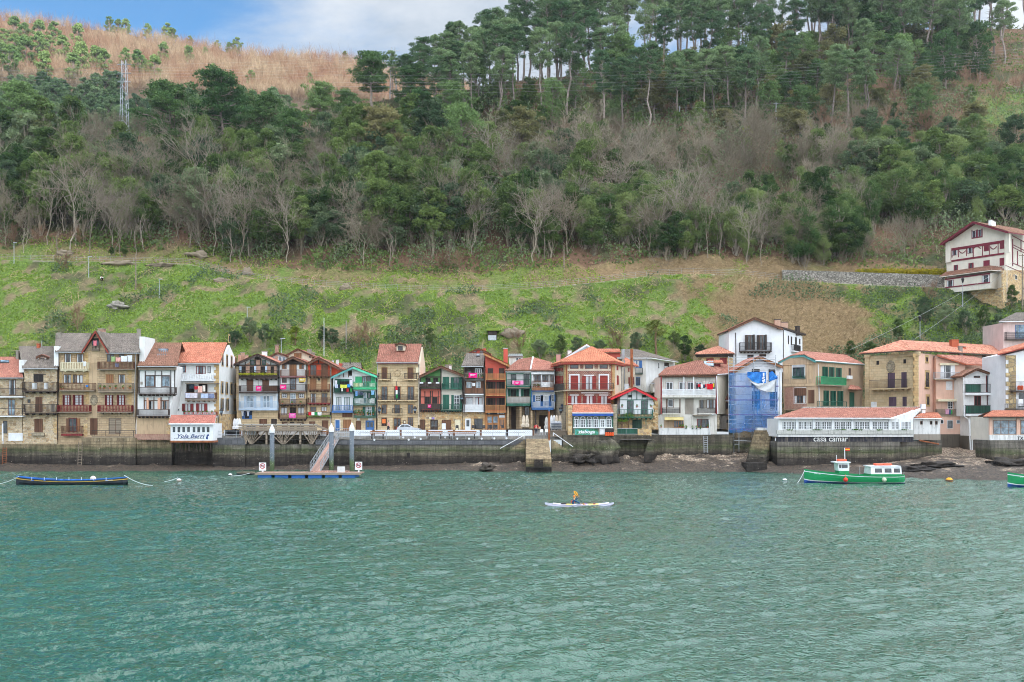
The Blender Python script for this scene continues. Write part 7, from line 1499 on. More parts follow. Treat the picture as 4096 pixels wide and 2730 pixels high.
t=NT('pile_coating');z=t.n('ShaderNodeSeparateXYZ',{0:t.pos}).outputs[2];q_=t.math('ADD',z,t.math('MULTIPLY',t.noise(t.pos,2,5),1.2));pc=t.ramp(t.math('DIVIDE',q_,7.0),[(.1,L((84,92,70))),(.3,L((96,112,74))),(.42,L((96,108,112))),(.6,L((100,108,116)))])
PILEM=t.done(t.mix(t.ramp(t.noise(t.pos,5,4),[(.62,0.0),(.66,.5)]),pc,L((196,190,180))),.7)
for cx,yt,lb in((492,932,'at the left end of the pontoon'),(1112,924,'beside the gangway'),(1326,914,'at the right end of the pontoon')):
 px,py=cpx(3,cx,yt);c=P(px,py,139);o=empty('mooring_pile',(c.x,139,-1),'tall grey mooring pile with white cone cap '+lb,'pile','mooring piles');mb=MB();mb.lathe((c.x,139,-1.5),[(.31,0),(.31,c.z+.3)],16);mb.build('shaft',PILEM,o,True);mb=MB();mb.lathe((c.x,139,c.z-1.2),[(.36,0),(.36,.45),(.02,1.2)],16);mb.build('cap',WPNT,o)
for cx,cy,lb in((393,1380,'white no-entry sign on a post at the left end of the pontoon'),(1397,1372,'white no-entry sign on a post at the right end of the pontoon')):
 c=P(*cpx(3,cx,cy),133.5);o=empty('dock_sign',(c.x,133.5,.56),lb,'sign','pontoon signs');mb=MB();mb.box(c.x-.1,c.x+.1,133.52,133.6,.56,c.z);mb.build('post',WPNT,o);mb=MB();mb.box(c.x-.46,c.x+.46,133.45,133.51,c.z-.5,c.z+.55);mb.build('plate',WPNT,o)
 mb=MB();R1,R2=.36,.27;n=20
 for i in range(n):
  a,b=2*math.pi*i/n,2*math.pi*(i+1)/n;f=lambda r,t_,y:(c.x+r*math.cos(t_),y,c.z+.1+r*math.sin(t_));mb.hexa([f(R1,a,133.43),f(R1,b,133.43),f(R2,b,133.43),f(R2,a,133.43)],[f(R1,a,133.45),f(R1,b,133.45),f(R2,b,133.45),f(R2,a,133.45)])
 mb.hexa([(c.x-.25,133.425,c.z+.3),(c.x-.2,133.425,c.z+.36),(c.x+.26,133.425,c.z-.1),(c.x+.2,133.425,c.z-.16)],[(c.x-.25,133.445,c.z+.3),(c.x-.2,133.445,c.z+.36),(c.x+.26,133.445,c.z-.1),(c.x+.2,133.445,c.z-.16)]);mb.build('red_ring',paint('sign_red',L((170,40,50))),o);mb=MB();mb.box(c.x-.2,c.x+.16,133.436,133.449,c.z+.04,c.z+.18);mb.build('boat_symbol',IRON,o)
c=P(*cpx(3,1215,1405),133.5);o=empty('notice_panel',(c.x,133.5,.56),'plain pale notice panel on a short post on the pontoon','sign');mb=MB();mb.box(c.x-.08,c.x+.08,133.5,133.58,.56,c.z);mb.build('post',GALV,o);mb=MB();mb.box(c.x-.5,c.x+.5,133.42,133.49,c.z-.55,c.z+.35);mb.build('plate',paint('pale_grey',L((206,208,206))),o)
for x0_,y0_,y1_,Y,m,lb in((322,1770,1866,154.5,GRW,'old wooden ladder on the stone terrace wall'),(2822,1745,1812,157.2,GALV,'metal ladder below the terrace of the wide weathered white house'),(20,1790,1862,155.4,RUST,'rusty ladder on the wall at the left edge')):
 a,b=P(x0_,y0_,Y),P(x0_,y1_,Y);o=empty('ladder',b,lb,'ladder','wall ladders')
 for s_ in(-.28,.28):
  mb=MB();mb.tube([a+Vector((s_,0,0)),b+Vector((s_,-.3,0))],.05,5);mb.build('rail',m,o)
 n=9
 for i in range(n):
  q=a+(b-a)*((i+.5)/n);mb=MB();mb.tube([q+Vector((-.28,-.3*(i+.5)/n,0)),q+Vector((.28,-.3*(i+.5)/n,0))],.035,4);mb.build('rung',m,o)
def railing(label,pts,hh,m,step,nm='railing',r=.035,mids=(.5,),group='railings'):
 o=empty(nm,pts[len(pts)//2],label,'railing',group);pts=[Vector(p)for p in pts];mb=MB()
 for k in(*mids,1.0):mb.tube([p+Vector((0,0,hh*k))for p in pts],r,5)
 mb.build('rail',m,o);tot=0;pos=[pts[0]]
 for a,b in zip(pts,pts[1:]):
  Ls=(b-a).length;t=step-tot
  while t<=Ls:pos.append(a+(b-a)*(t/Ls));t+=step
  tot=(tot+Ls)%step
 me=None
 for p in pos:
  if me is None:mb=MB();mb.tube([p,p+Vector((0,0,hh))],r*1.2,5);q=mb.build('post',m,o);me=q;p0=p
  else:c=me.copy();COL.objects.link(c);c.location=p-p0
 return o
railing('pale metal railing along the edge of the concrete quay',[(P(1440,0,154.9).x,154.9,zq),(P(2100,0,154.9).x,154.9,zq)],1.1,GALV,2.0);railing('short metal railing by the script-sign restaurant',[(P(862,0,155).x,155,zq+.2),(P(975,0,155).x,155,zq+.2)],1.1,GALV,1.6)
for a,b,Y,lb in(((2000,1795),(2096,1742),153.4,'white handrail beside the mossy slipway steps'),((2213,1732),(2292,1788),152.2,'white handrail slanting down towards the rocks')):
 mb=MB();p,q=P(*a,Y),P(*b,Y);mb.tube([p,q],.06,6);mb.tube([p if p.z>q.z else q,(p if p.z>q.z else q)+Vector((0,0,-.5))],.06,6);tag(mb.build('handrail',WPNT),lb,'handrail')
BARM=paint('barrier_white',L((222,226,230)),.5,.06);BX=[cpx(2,893,0)[0]]+[cpx(3,x,0)[0]for x in(0,200,1000,1345)]+[cpx(4,x,0)[0]for x in(105,384,663,942,1220)]+[cpx(4,1494,0)[0],cpx(5,82,0)[0]]
BE=[cpx(2,1040,0)[0]]+[cpx(3,x,0)[0]for x in(182,330,1060,1540)]+[cpx(4,x,0)[0]for x in(362,640,920,1200,1475)]+[cpx(5,64,0)[0],cpx(5,338,0)[0]]
BL=['beside the closed white parasols','left of the wooden jetty','behind the fanned jetty struts','at the head of the gangway','in front of the bright green balconies','in front of the stone house with crest','in front of the silver car','in front of the half green gabled house','in front of the timber gallery house','in front of the red bar','between the red bar and the slipway','above the stone slipway']
for a,b,lb in zip(BX,BE,BL):
 p,q=P(a,1744,157.6),P(b,1720.5,157.6);o=empty('barrier',((p.x+q.x)/2,157.6,p.z),'white perforated barrier panel '+lb,'barrier','white barriers along the plaza');mb=MB();r_=.14;prof=[]
 for cx,cz,t0 in((q.x-r_,q.z-r_,0),(p.x+r_,q.z-r_,1),(p.x+r_,p.z+r_-.1,2),(q.x-r_,p.z+r_-.1,3)):
  for t in range(4):an=(t0+t/3)*math.pi/2;prof.append((cx+r_*math.cos(an),cz+r_*math.sin(an)))
 mb.hexa([(x,157.55,z)for x,z in prof],[(x,157.63,z)for x,z in prof]);mb.build('panel',BARM,o);mb=MB();n=int((q.x-p.x)/.3)
 for r2,zz in enumerate((.32,.5,.68)):
  for i in range(n):
   x=p.x+.2+(q.x-p.x-.4)*(i+.5*(r2%2))/n;z=p.z+(q.z-p.z)*zz;mb.face([(x+.04*math.cos(k*1.047),157.545,z+.04*math.sin(k*1.047))for k in range(6)])
 mb.build('hole_pattern',IRON,o);mb=MB();mb.box(q.x+.02,q.x+.3,157.5,157.8,p.z-.1,q.z+.02);mb.build('wooden_post',BRW,o)
for i,(a,b)in enumerate(((1270,1320),(1480,1540),(1710,1770),(1790,1905))):
 p,q=P(a,1746,156.6),P(b,1735,156.6);o=empty('bench',((p.x+q.x)/2,156.6,p.z),['wooden bench by the gangway head','wooden bench in front of the bright green balconies','shorter wooden bench beyond the silver car','longest wooden bench on the lower quay'][i],'bench','quay benches');mb=MB();mb.box(p.x,q.x,156.3,156.8,q.z-.1,q.z);mb.build('seat',MIDW,o)
 for x in(p.x+.2,q.x-.35):
  mb=MB();mb.box(x,x+.15,156.35,156.75,zq,q.z-.1);mb.build('leg',IRON,o)
 mb=MB();mb.box(p.x,q.x,156.8,156.87,q.z+.15,q.z+.4);mb.build('backrest',MIDW,o)
for i,(x,y)in enumerate(((98,1098),(400,1074),(457,1097),(520,1074),(582,1090),(838,1074),(965,1086),(1088,1086),(1220,1086),(1352,1083),(1480,1082))):
 Y=154.45 if y>1080 else 157.1;mb=MB();mb.lathe(P(*cpx(4,x,y),Y),[(.05,.03),(.16,.02),(.16,-.05)],10,'y');tag(mb.build('marker_disc',WPNT),'small white round marker on the quay face, '+ORD[i]+' from the left','marker','round markers on the quay')
def parasol(cx,cy0,cy1,Y,m,lb,crop=5,w=.32,grp='closed parasols'):
 a,b=P(*cpx(crop,cx,cy0),Y),P(*cpx(crop,cx,cy1),Y);o=empty('parasol',b,lb,'parasol',grp);mb=MB();mb.lathe(b,[(.3,0),(.3,.08),(.04,.1),(.04,a.z-b.z)],10);mb.build('pole',IRON,o);hh=a.z-b.z;mb=MB();n=14;base=len(mb.v)
 rows=[(.05,hh+.05),(w*.5,hh*.9),(w*.8,hh*.6),(w*.62,hh*.42),(w*1.05,hh*.34),(w*.95,hh*.16),(w*.4,hh*.14)]
 for r_,z in rows:
  for k in range(n):t_=2*math.pi*k/n;rr=r_*(1+(.22 if k%2 else-.15));mb.v.append((b.x+rr*math.cos(t_),b.y+rr*math.sin(t_),b.z+z))
 for j in range(len(rows)-1):
  for k in range(n):k2=(k+1)%n;mb.f.append((base+j*n+k,base+j*n+k2,base+(j+1)*n+k2,base+(j+1)*n+k));mb.mi.append(0)
 mb.build('canopy',m,o)
BEIGE=cloth('beige_canvas',L((214,200,180)));GREYC=cloth('grey_canvas',L((190,188,184)));WHC=cloth('white_canvas',L((222,222,222)))
for cx,a,b,Y,m,lb in((248,842,985,162.5,BEIGE,'beige closed parasol in front of the arcade, nearer the dark doorway'),(283,842,985,162.5,BEIGE,'beige closed parasol in front of the arcade, nearer the pillar'),(486,860,1005,159,GREYC,'grey closed parasol by the rusty pole'),(538,845,1002,160,WHC,'white closed parasol just beyond the rusty pole'),(566,842,1002,160.6,WHC,'white closed parasol, second beyond the rusty pole'),(592,842,1002,160,BEIGE,'cream closed parasol, third beyond the rusty pole'),(628,845,1002,160,BEIGE,'cream closed parasol nearest the big brick house')):parasol(cx,a,b,Y,m,lb)
for cx,lb in((995,'white closed parasol by the alley, nearest the white house'),(1018,'white closed parasol by the alley, in the middle of three'),(1040,'white closed parasol by the alley, nearest the flower-box house')):parasol(cx,940,1056,160,WHC,lb,2)
STR=NT('striped_weave');sz=STR.n('ShaderNodeSeparateXYZ',{0:STR.pos}).outputs[2];STRM=STR.done(STR.ramp(STR.math('FRACT',STR.math('MULTIPLY',sz,4.5)),[(.45,L((216,218,220))),(.55,L((70,80,100)))]),.7)
for cx,lb in((556,'tall stack of striped chairs nearer the rusty pole'),(585,'tall stack of striped chairs in the middle'),(622,'tall stack of striped chairs by the big brick house')):
 a,b=P(*cpx(5,cx,925),159.3),P(*cpx(5,cx,1005),159.3);o=empty('chair_stack',b,lb,'stacked chairs','stacked striped chairs')
 for i in range(7):
  z=b.z+(a.z-b.z)*(.22+.11*i);mb=MB();mb.box(b.x-.3,b.x+.3,159.0,159.6,z,z+.06);mb.hexa([(b.x-.3,159.55,z),(b.x+.3,159.55,z),(b.x+.3,159.75,z+.5),(b.x-.3,159.75,z+.5)],[(b.x-.3,159.6,z),(b.x+.3,159.6,z),(b.x+.3,159.8,z+.5),(b.x-.3,159.8,z+.5)]);mb.build('chair',STRM,o)
 for sx_ in(-.28,.28):
  for yy in(159.03,159.55):mb=MB();mb.box(b.x+sx_-.03,b.x+sx_+.03,yy,yy+.05,b.z,b.z+(a.z-b.z)*.95);mb.build('leg',GALV,o)
def chair(px,py,Y,m,lb,crop=5):
 b=P(*cpx(crop,px,py),Y);o=empty('cafe_chair',b,lb,'chair','cafe chairs');mb=MB();mb.box(b.x-.25,b.x+.25,Y-.25,Y+.25,b.z+.42,b.z+.47);mb.build('seat',m,o);mb=MB();mb.hexa([(b.x-.25,Y+.2,b.z+.47),(b.x+.25,Y+.2,b.z+.47),(b.x+.22,Y+.33,b.z+.9),(b.x-.22,Y+.33,b.z+.9)],[(b.x-.25,Y+.24,b.z+.47),(b.x+.25,Y+.24,b.z+.47),(b.x+.22,Y+.37,b.z+.9),(b.x-.22,Y+.37,b.z+.9)]);mb.build('backrest',m,o)
 for sx_ in(-.22,.22):
  for sy in(-.22,.2):mb=MB();mb.tube([(b.x+sx_,Y+sy,b.z),(b.x+sx_,Y+sy,b.z+.42)],.025,4);mb.build('leg',m,o)
  mb=MB();mb.box(b.x+sx_-.03,b.x+sx_+.03,Y-.22,Y+.22,b.z+.64,b.z+.68);mb.build('armrest',m,o)
chair(433,1048,157.9,WPNT,'white plastic cafe chair beside the person in red');chair(488,1046,158,WPNT,'white plastic cafe chair just short of the rusty pole')
for x,lb in((962,'facing the cream door'),(1130,'by the stone house corner'),(1240,'first at the bar front'),(1296,'second at the bar front'),(1352,'third at the bar front'),(1440,'last at the bar front')):chair(x,1004,163,IRON,'dark cafe chair '+lb,4)
mb=MB();p=P(*cpx(5,513,1105),154.3);q=P(*cpx(5,513,800),154.3);o=empty('rusty_pole',p,'tall rusty mooring pole with a blue top at the slipway','pole');mb.lathe(p,[(.16,0),(.14,q.z-p.z)],8);mb.build('shaft',RUST,o);mb=MB();mb.lathe(q,[(.1,0),(.1,.35),(.16,.36),(.02,.7)],8);mb.build('tip',BLUW,o)
c=P(*cpx(5,620,1012),156.5);mb=MB();p,q=P(*cpx(5,520,1044),155.5),P(*cpx(5,700,1002),155.5);mb.box(p.x,q.x,155.5,158.5,q.z-.12,q.z);o=tag(mb.build('timber_counter',GRW),'long weathered timber counter beside the rusty pole','counter');mb=MB();mb.box(p.x,q.x,155.6,155.7,p.z-.3,q.z-.12);mb.build('front_board',GRW,o)
def wall_lamp(c_,x,y,Y,lb):
 p=P(*cpx(c_,x,y),Y);o=empty('wall_lantern',p,lb,'lantern','wall lanterns');mb=MB();mb.tube([p+Vector((0,.9,-.2)),p+Vector((0,.3,-.25)),p+Vector((0,0,-.1))],.05,5);mb.build('bracket',IRON,o);mb=MB();mb.lathe(p,[(.12,-.1),(.3,.62),(.34,.64),(.1,.95),(.02,1.05)],6);mb.build('lantern_body',IRON,o);mb=MB();mb.lathe(p,[(.14,.02),(.285,.52)],6);mb.build('glass',GLB,o)
wall_lamp(4,150,815,165.5,'black wall lantern on the stone house with crest, near the green house');wall_lamp(4,522,812,165.5,'black wall lantern on the stone house with crest, near the split house');wall_lamp(5,636,815,161,'black lantern on the angled side of the big brick house');wall_lamp(2,868,900,159,'black lantern on the side wall of the white house with orange roof');wall_lamp(4,1010,690,165.5,'black lantern beside the green shutters of the split house')
def lamp_post(px,yt,yb,lb,style=0,Yd=None,m=GALV,r=.07):
 g=hit(px,yb)if Yd is None else P(px,yb,Yd);top=P(px,yt,g.y);o=empty('street_lamp' if style<2 else 'utility_pole',g,lb,'street lamp' if style<2 else 'pole','lamp posts on the hillside' if style<2 else 'poles on the hillside');mb=MB();mb.tube([g-Vector((0,0,.6)),top],r*1.25,7,r*.75);mb.build('pole',m,o)
 if style==0:mb=MB();mb.box(top.x-.12,top.x+.65,g.y-.14,g.y+.14,top.z-.05,top.z+.08);mb.build('lamp_head',m,o)
 elif style==1:mb=MB();mb.lathe(top-Vector((0,0,.9)),[(.12,0),(.34,.75),(.4,.78),(.1,1.15)],6);mb.build('lantern_body',IRON,o)
 elif style==3:mb=MB();mb.tube([top-Vector((.7,0,.35)),top+Vector((.7,0,-.35))],.07,4);mb.build('crossarm',m,o)
 return o
lamp_post(56,972,1058,'thin grey lamp post at the left end of the path');lamp_post(355,1027,1112,'grey lamp post on the slope just left of the tall wooden pole');lamp_post(637,1118,1195,'grey lamp post lower on the slope, right of the wooden pole');lamp_post(989,1230,1302,'grey lamp post above the dark bushes behind the alley');lamp_post(3851,1115,1230,'lantern post in front of the maroon-beamed house',1);lamp_post(3680,1268,1368,'lantern post above the mansion roof',1)
lamp_post(543,1018,1162,'tall bare wooden pole on the green slope',2,m=GRW,r=.14);lamp_post(2256,980,1078,'old wooden pole at the wood edge above the brick house',2,m=GRW,r=.12);lamp_post(1385,1283,1400,'concrete pole behind the cream attic roof',2,m=GREYP,r=.14);lamp_post(1296,1272,1428,'thin white antenna mast behind the red gable',2,m=WPNT,r=.06);lamp_post(4090,1016,1240,'wooden power pole by the maroon-beamed house',3,m=GRW,r=.15);lamp_post(3104,410,540,'pale power pole with arms under the ridge pines',3,m=GALV,r=.15);lamp_post(2717,425,500,'short pale power pole in the bare trees',3,m=GALV,r=.13)
lamp_post(1125,1355,1420,'mast with a box lantern behind the timbered gables',0,175,GALV,.06)
pr=[]
for px in range(-60,3160,60):
 Y=float(path_Y(px))-.15;pr.append(((px-CX)*Y/F,Y,float(ground(px,Y+.2))))
railing('long thin three-rail fence following the hillside path',pr,1.1,paint('dull_rail',L((150,152,150))),2.6,'path_railing',.02,(.35,.7),None)
mb=MB();N_=24
for i in range(N_):
 a,b=3130+650*i/N_,3130+650*(i+1)/N_;q=[]
 for px in(a,b):
  Y=float(path_Y(px))+2.5;X=(px-CX)*Y/F;z0=float(ground(px,Y))-.3;q.append((X,Y,z0,P(px,1080+(px-3130)*.032,Y).z))
 mb.hexa([(q[0][0],q[0][1],q[0][2]),(q[1][0],q[1][1],q[1][2]),(q[1][0],q[1][1],q[1][3]),(q[0][0],q[0][1],q[0][3])],[(q[0][0],q[0][1]+.7,q[0][2]),(q[1][0],q[1][1]+.7,q[1][2]),(q[1][0],q[1][1]+.7,q[1][3]),(q[0][0],q[0][1]+.7,q[0][3])])
tag(mb.build('retaining_wall',rubble('grey_rubble',[L((120,116,108)),L((156,150,140)),L((178,172,162))],L((84,80,74)),3.2,.6)),'long grey rubble retaining wall along the path, ending at the maroon-beamed house','wall')
V=[]
for px in np.arange(3430,3800,9):
 Y=float(path_Y(px))+3.6;X=(px-CX)*Y/F;z=P(px,1092,Y).z;V.append(cards((X,Y,z),(.6,.8,1.0),130,.32,RNG,.3))
V=np.concatenate(V);tag(np_mesh('hedge',V,quads(len(V)//4),leaf_mat('golden_hedge',(96,108,30),(190,170,50),.25)),'golden-green clipped hedge on top of the grey rubble wall','hedge')
p=hit(1967,1362);h=House('hut','tiny stone hut with a grassy roof on the slope',0,p.y,(1967,1362),'hut',None);h.wall([(1952,1322),(1988,1322),(1988,1364),(1952,1364)],DKW,2);h.box('roof',1946,1314,1998,1323,-2.2,.5,paint('turf',L((120,140,60)),.95));h.box('front_panel',1953,1342,1985,1362,.02,.1,GALV)
def pylon(px,yt,yb,lb):
 g=hit(px,yb);top=P(px,yt,g.y);hh=top.z-g.z+3;o=empty('lattice_pylon',g,lb,'pylon','lattice pylons');f=lambda i,z:g+Vector(((-1 if i in(0,3)else 1)*(1.15-.6*z/hh),(-1 if i<2 else 1)*(1.15-.6*z/hh),z-3));mb=MB()
 for i in range(4):mb.tube([f(i,0),f(i,hh)],.08,4)
 n=15
 for k in range(n):
  a,b=hh*k/n,hh*(k+1)/n
  for i in range(4):j=(i+1)%4;mb.tube([f(i,a)if k%2 else f(j,a),f(j,b)if k%2 else f(i,b)],.04,3)
 mb.build('lattice_frame',GALV,o);mb=MB()
 for zz in(1.0,3.6,6.2):mb.tube([top+Vector((-2.0,0,-zz)),top+Vector((2.0,0,-zz))],.12,4)
 mb.build('crossarm',GALV,o);return top
pylon(497,245,535,'tall lattice pylon beside the big flat-topped pine');pylon(1573,192,378,'lattice pylon at the edge of the ridge pines')
CAB=paint('cable_grey',L((150,152,150)),.5)
def cable(pts,lb,r=.022):
 mb=MB();pp=[]
 for(x0_,y0_,Y0),(x1_,y1_,Y1)in zip(pts,pts[1:]):
  a,b=P(x0_,y0_,Y0),P(x1_,y1_,Y1)
  for k in range(13):t_=k/12;pp.append(a+(b-a)*t_-Vector((0,0,(b-a).length*.012*4*t_*(1-t_))))
 mb.tube(pp,r,3);tag(mb.build('power_cable',CAB),lb,'cable','power cables across the hillside')
for i in range(6):
 cable([(-150,285+14*i,296),(497,258+12.5*i,304)],f'{ORD[i]} cable down of the six running from the left edge to the tall pylon');cable([(497,258+12.5*i,304),(1573,203+14*i+10,322)],f'{ORD[i]} cable down of the six between the two pylons',.02)
 cable([(1573,205+14*i+10,322),(2100,296+15*i,300),(4300,160+15*i,330)]if 0 else[(1330,302+15*i,285),(4350,172+12*i,335)],f'{ORD[i]} cable down of the six crossing the ridge pines',.024)
cable([(2717,430,300),(3104,415,300),(4200,330,330)],'thin cable between the pale power poles');cable([(3400,1400,172),(4088,1026,205)],'slack cable from the mansion roof to the wooden power pole',.024);cable([(3640,1370,185),(4088,1030,205)],'slack cable from the lantern post up to the wooden power pole',.024)
def hull(name,parent,X0,X1,Y,beam,sheer,keel,mats,bowp=.55,sternp=.3,flare=.75,n=26,rows=(0,.45,.62,.9,1.0)):
 """X0 bow or left end, X1 right end; sheer/keel: functions of t; rows: heights with one material per strip"""
 mb=MB();S=[]
 for i in range(n+1):
  t=i/n;b=beam/2*min(1,(t/bowp)**.6 if t<bowp else 1)*min(1,((1-t)/sternp)**.5 if 1-t<sternp else 1);z0,z1=keel(t),sheer(t);x=X0+(X1-X0)*t;q=[]
  for s in rows:w=b*(flare+(1-flare)*s)*(min(1,(s/.4)**.6)if s<.4 else 1);q.append((w,z0+(z1-z0)*s))
  S.append((x,q))
 for(xa,qa),(xb,qb)in zip(S,S[1:]):
  for k in range(len(rows)-1):
   mb.mat(mats[k])
   for sg in(1,-1):mb.face([(xa,Y-sg*qa[k][0],qa[k][1]),(xb,Y-sg*qb[k][0],qb[k][1]),(xb,Y-sg*qb[k+1][0],qb[k+1][1]),(xa,Y-sg*qa[k+1][0],qa[k+1][1])])
  mb.mat(mats[-1]);mb.face([(xa,Y-qa[-1][0]*.96,qa[-1][1]-.12),(xb,Y-qb[-1][0]*.96,qb[-1][1]-.12),(xb,Y+qb[-1][0]*.96,qb[-1][1]-.12),(xa,Y+qa[-1][0]*.96,qa[-1][1]-.12)])
 for(x,q)in(S[0],S[-1]):
  mb.mat(mats[0]);mb.face([(x,Y-w,z)for w,z in q]+[(x,Y+w,z)for w,z in q[::-1]])
 return mb.build(name,None,parent)
Y=118.3;xa,xb=P(64,0,Y).x,P(511,0,Y).x;BLK2=paint('hull_black',L((38,42,50)),.35);BLU2=paint('boat_blue',L((30,104,190)),.4);YEL=paint('boat_yellow',L((220,176,70)),.4)
o=empty('rowing_boat',((xa+xb)/2,Y,0),'long black rowing boat with blue inside and yellow stripe','rowing boat')
sh=lambda t:.60+.36*(2*t-1)**2*(1.25 if t<.5 else 1);hull('hull',o,xa,xb,Y,1.7,sh,lambda t:-.25+.35*max(0,abs(2*t-1)-.8),[BLK2,BLK2,YEL,BLK2,BLU2],.4,.4,rows=(0,.5,.70,.755,.92,1.0))if 0 else hull('hull',o,xa,xb,Y,1.7,sh,lambda t:-.25+.35*max(0,abs(2*t-1)-.8),[BLK2,BLK2,YEL,BLK2,BLU2],.4,.4,rows=(0,.45,.72,.79,.92,1.0))
for i in range(7):
 x=xa+(xb-xa)*(.17+.11*i);mb=MB();mb.box(x-.12,x+.12,Y-.7,Y+.7,.5,.56);mb.build('thwart',BLU2,o);mb=MB();mb.tube([(x,Y-.78,.58),(x,Y-.78,.92)],.03,4);mb.build('thole_pin',WPNT,o)
mb=MB();mb.lathe((xa+(xb-xa)*.69,Y,.72),[(.05,-.3),(.32,-.15),(.34,.05),(.2,.25),(.03,.32)],12);tag(mb.build('fender_ball',paint('fender_pale',L((224,206,190)))),'pale round fender lying in the black rowing boat','fender')
lettering('AMERIKETATIK',lambda a,b,e:Vector((xa+(xb-xa)*(.82+.07*a),Y-.62+.2*max(0,.5-abs(.5-a))*0-.16,.46+.12*b+.08*a)),WPNT,o)
def rope(pts,lb):
 mb=MB();mb.tube([Vector(p)for p in pts],.03,5);tag(mb.build('mooring_rope',WPNT),lb,'rope','mooring ropes')
def sag(a,b,s,n=10):return[Vector(a)+(Vector(b)-Vector(a))*(i/n)-Vector((0,0,4*s*(i/n)*(1-i/n)))for i in range(n+1)]
rope(sag((xb-.4,Y,1.1),(xb+3.4,Y-1.5,.02),.25),'white rope from the right end of the black rowing boat');rope(sag((xa+.5,Y-.3,1.0),(xa-5,Y+1,.1),.5),'white rope from the left end of the black rowing boat');rope(sag(P(658,1928,119),P(712,1912,119),.05),'white rope beside the large white buoy')
rope(sag(P(925,1905,133),P(1000,1893,134),.1),'rope from the small white buoy to the pontoon')
def buoy(px,py,r,m,lb,band=None):
 Y=(H-r*.3)*F/(py-HY);p=P(px,py,Y);o=empty('buoy',(p.x,Y,0),lb,'buoy','mooring buoys');mb=MB();c=(p.x,Y,r*.35);mb.lathe(c,[(r*math.sin(t)+.001,-r*math.cos(t))for t in np.linspace(0,math.pi,13)],18);mb.build('float',m,o,True)
 if band:mb=MB();mb.lathe(c,[(r*.98,-.18*r),(r*1.03,-.1*r),(r*1.03,.22*r),(r*.97,.3*r)],18);mb.build('band',band,o,True)
 mb=MB();mb.lathe((p.x,Y,r*1.3),[(.06,0),(.09,.06),(.05,.12)],8);mb.build('ring',IRON,o)
buoy(716,1925,.3,WPNT,'larger white buoy right of the black rowing boat',paint('buoy_weed',L((120,96,80))));buoy(921,1903,.27,WPNT,'small white buoy left of the pontoon',IRON);buoy(3139,1925,.3,WPNT,'white buoy in front of the bow of the green boat',GRNW);buoy(3797,1925,.42,paint('buoy_yellow',L((232,168,40)),.45),'yellow buoy with a dark band near the rocks',BRW)
mb=MB();q=P(985,1890,139);hull('hull',tag(empty('dinghy',q,'small dark dinghy beside the left end of the pontoon','dinghy')),q.x-1.2,q.x+1.3,138.6,1.2,lambda t:.42,lambda t:-.1,[BLK2,BLK2,GRW,GRW,GRW],.4,.2,n=10)
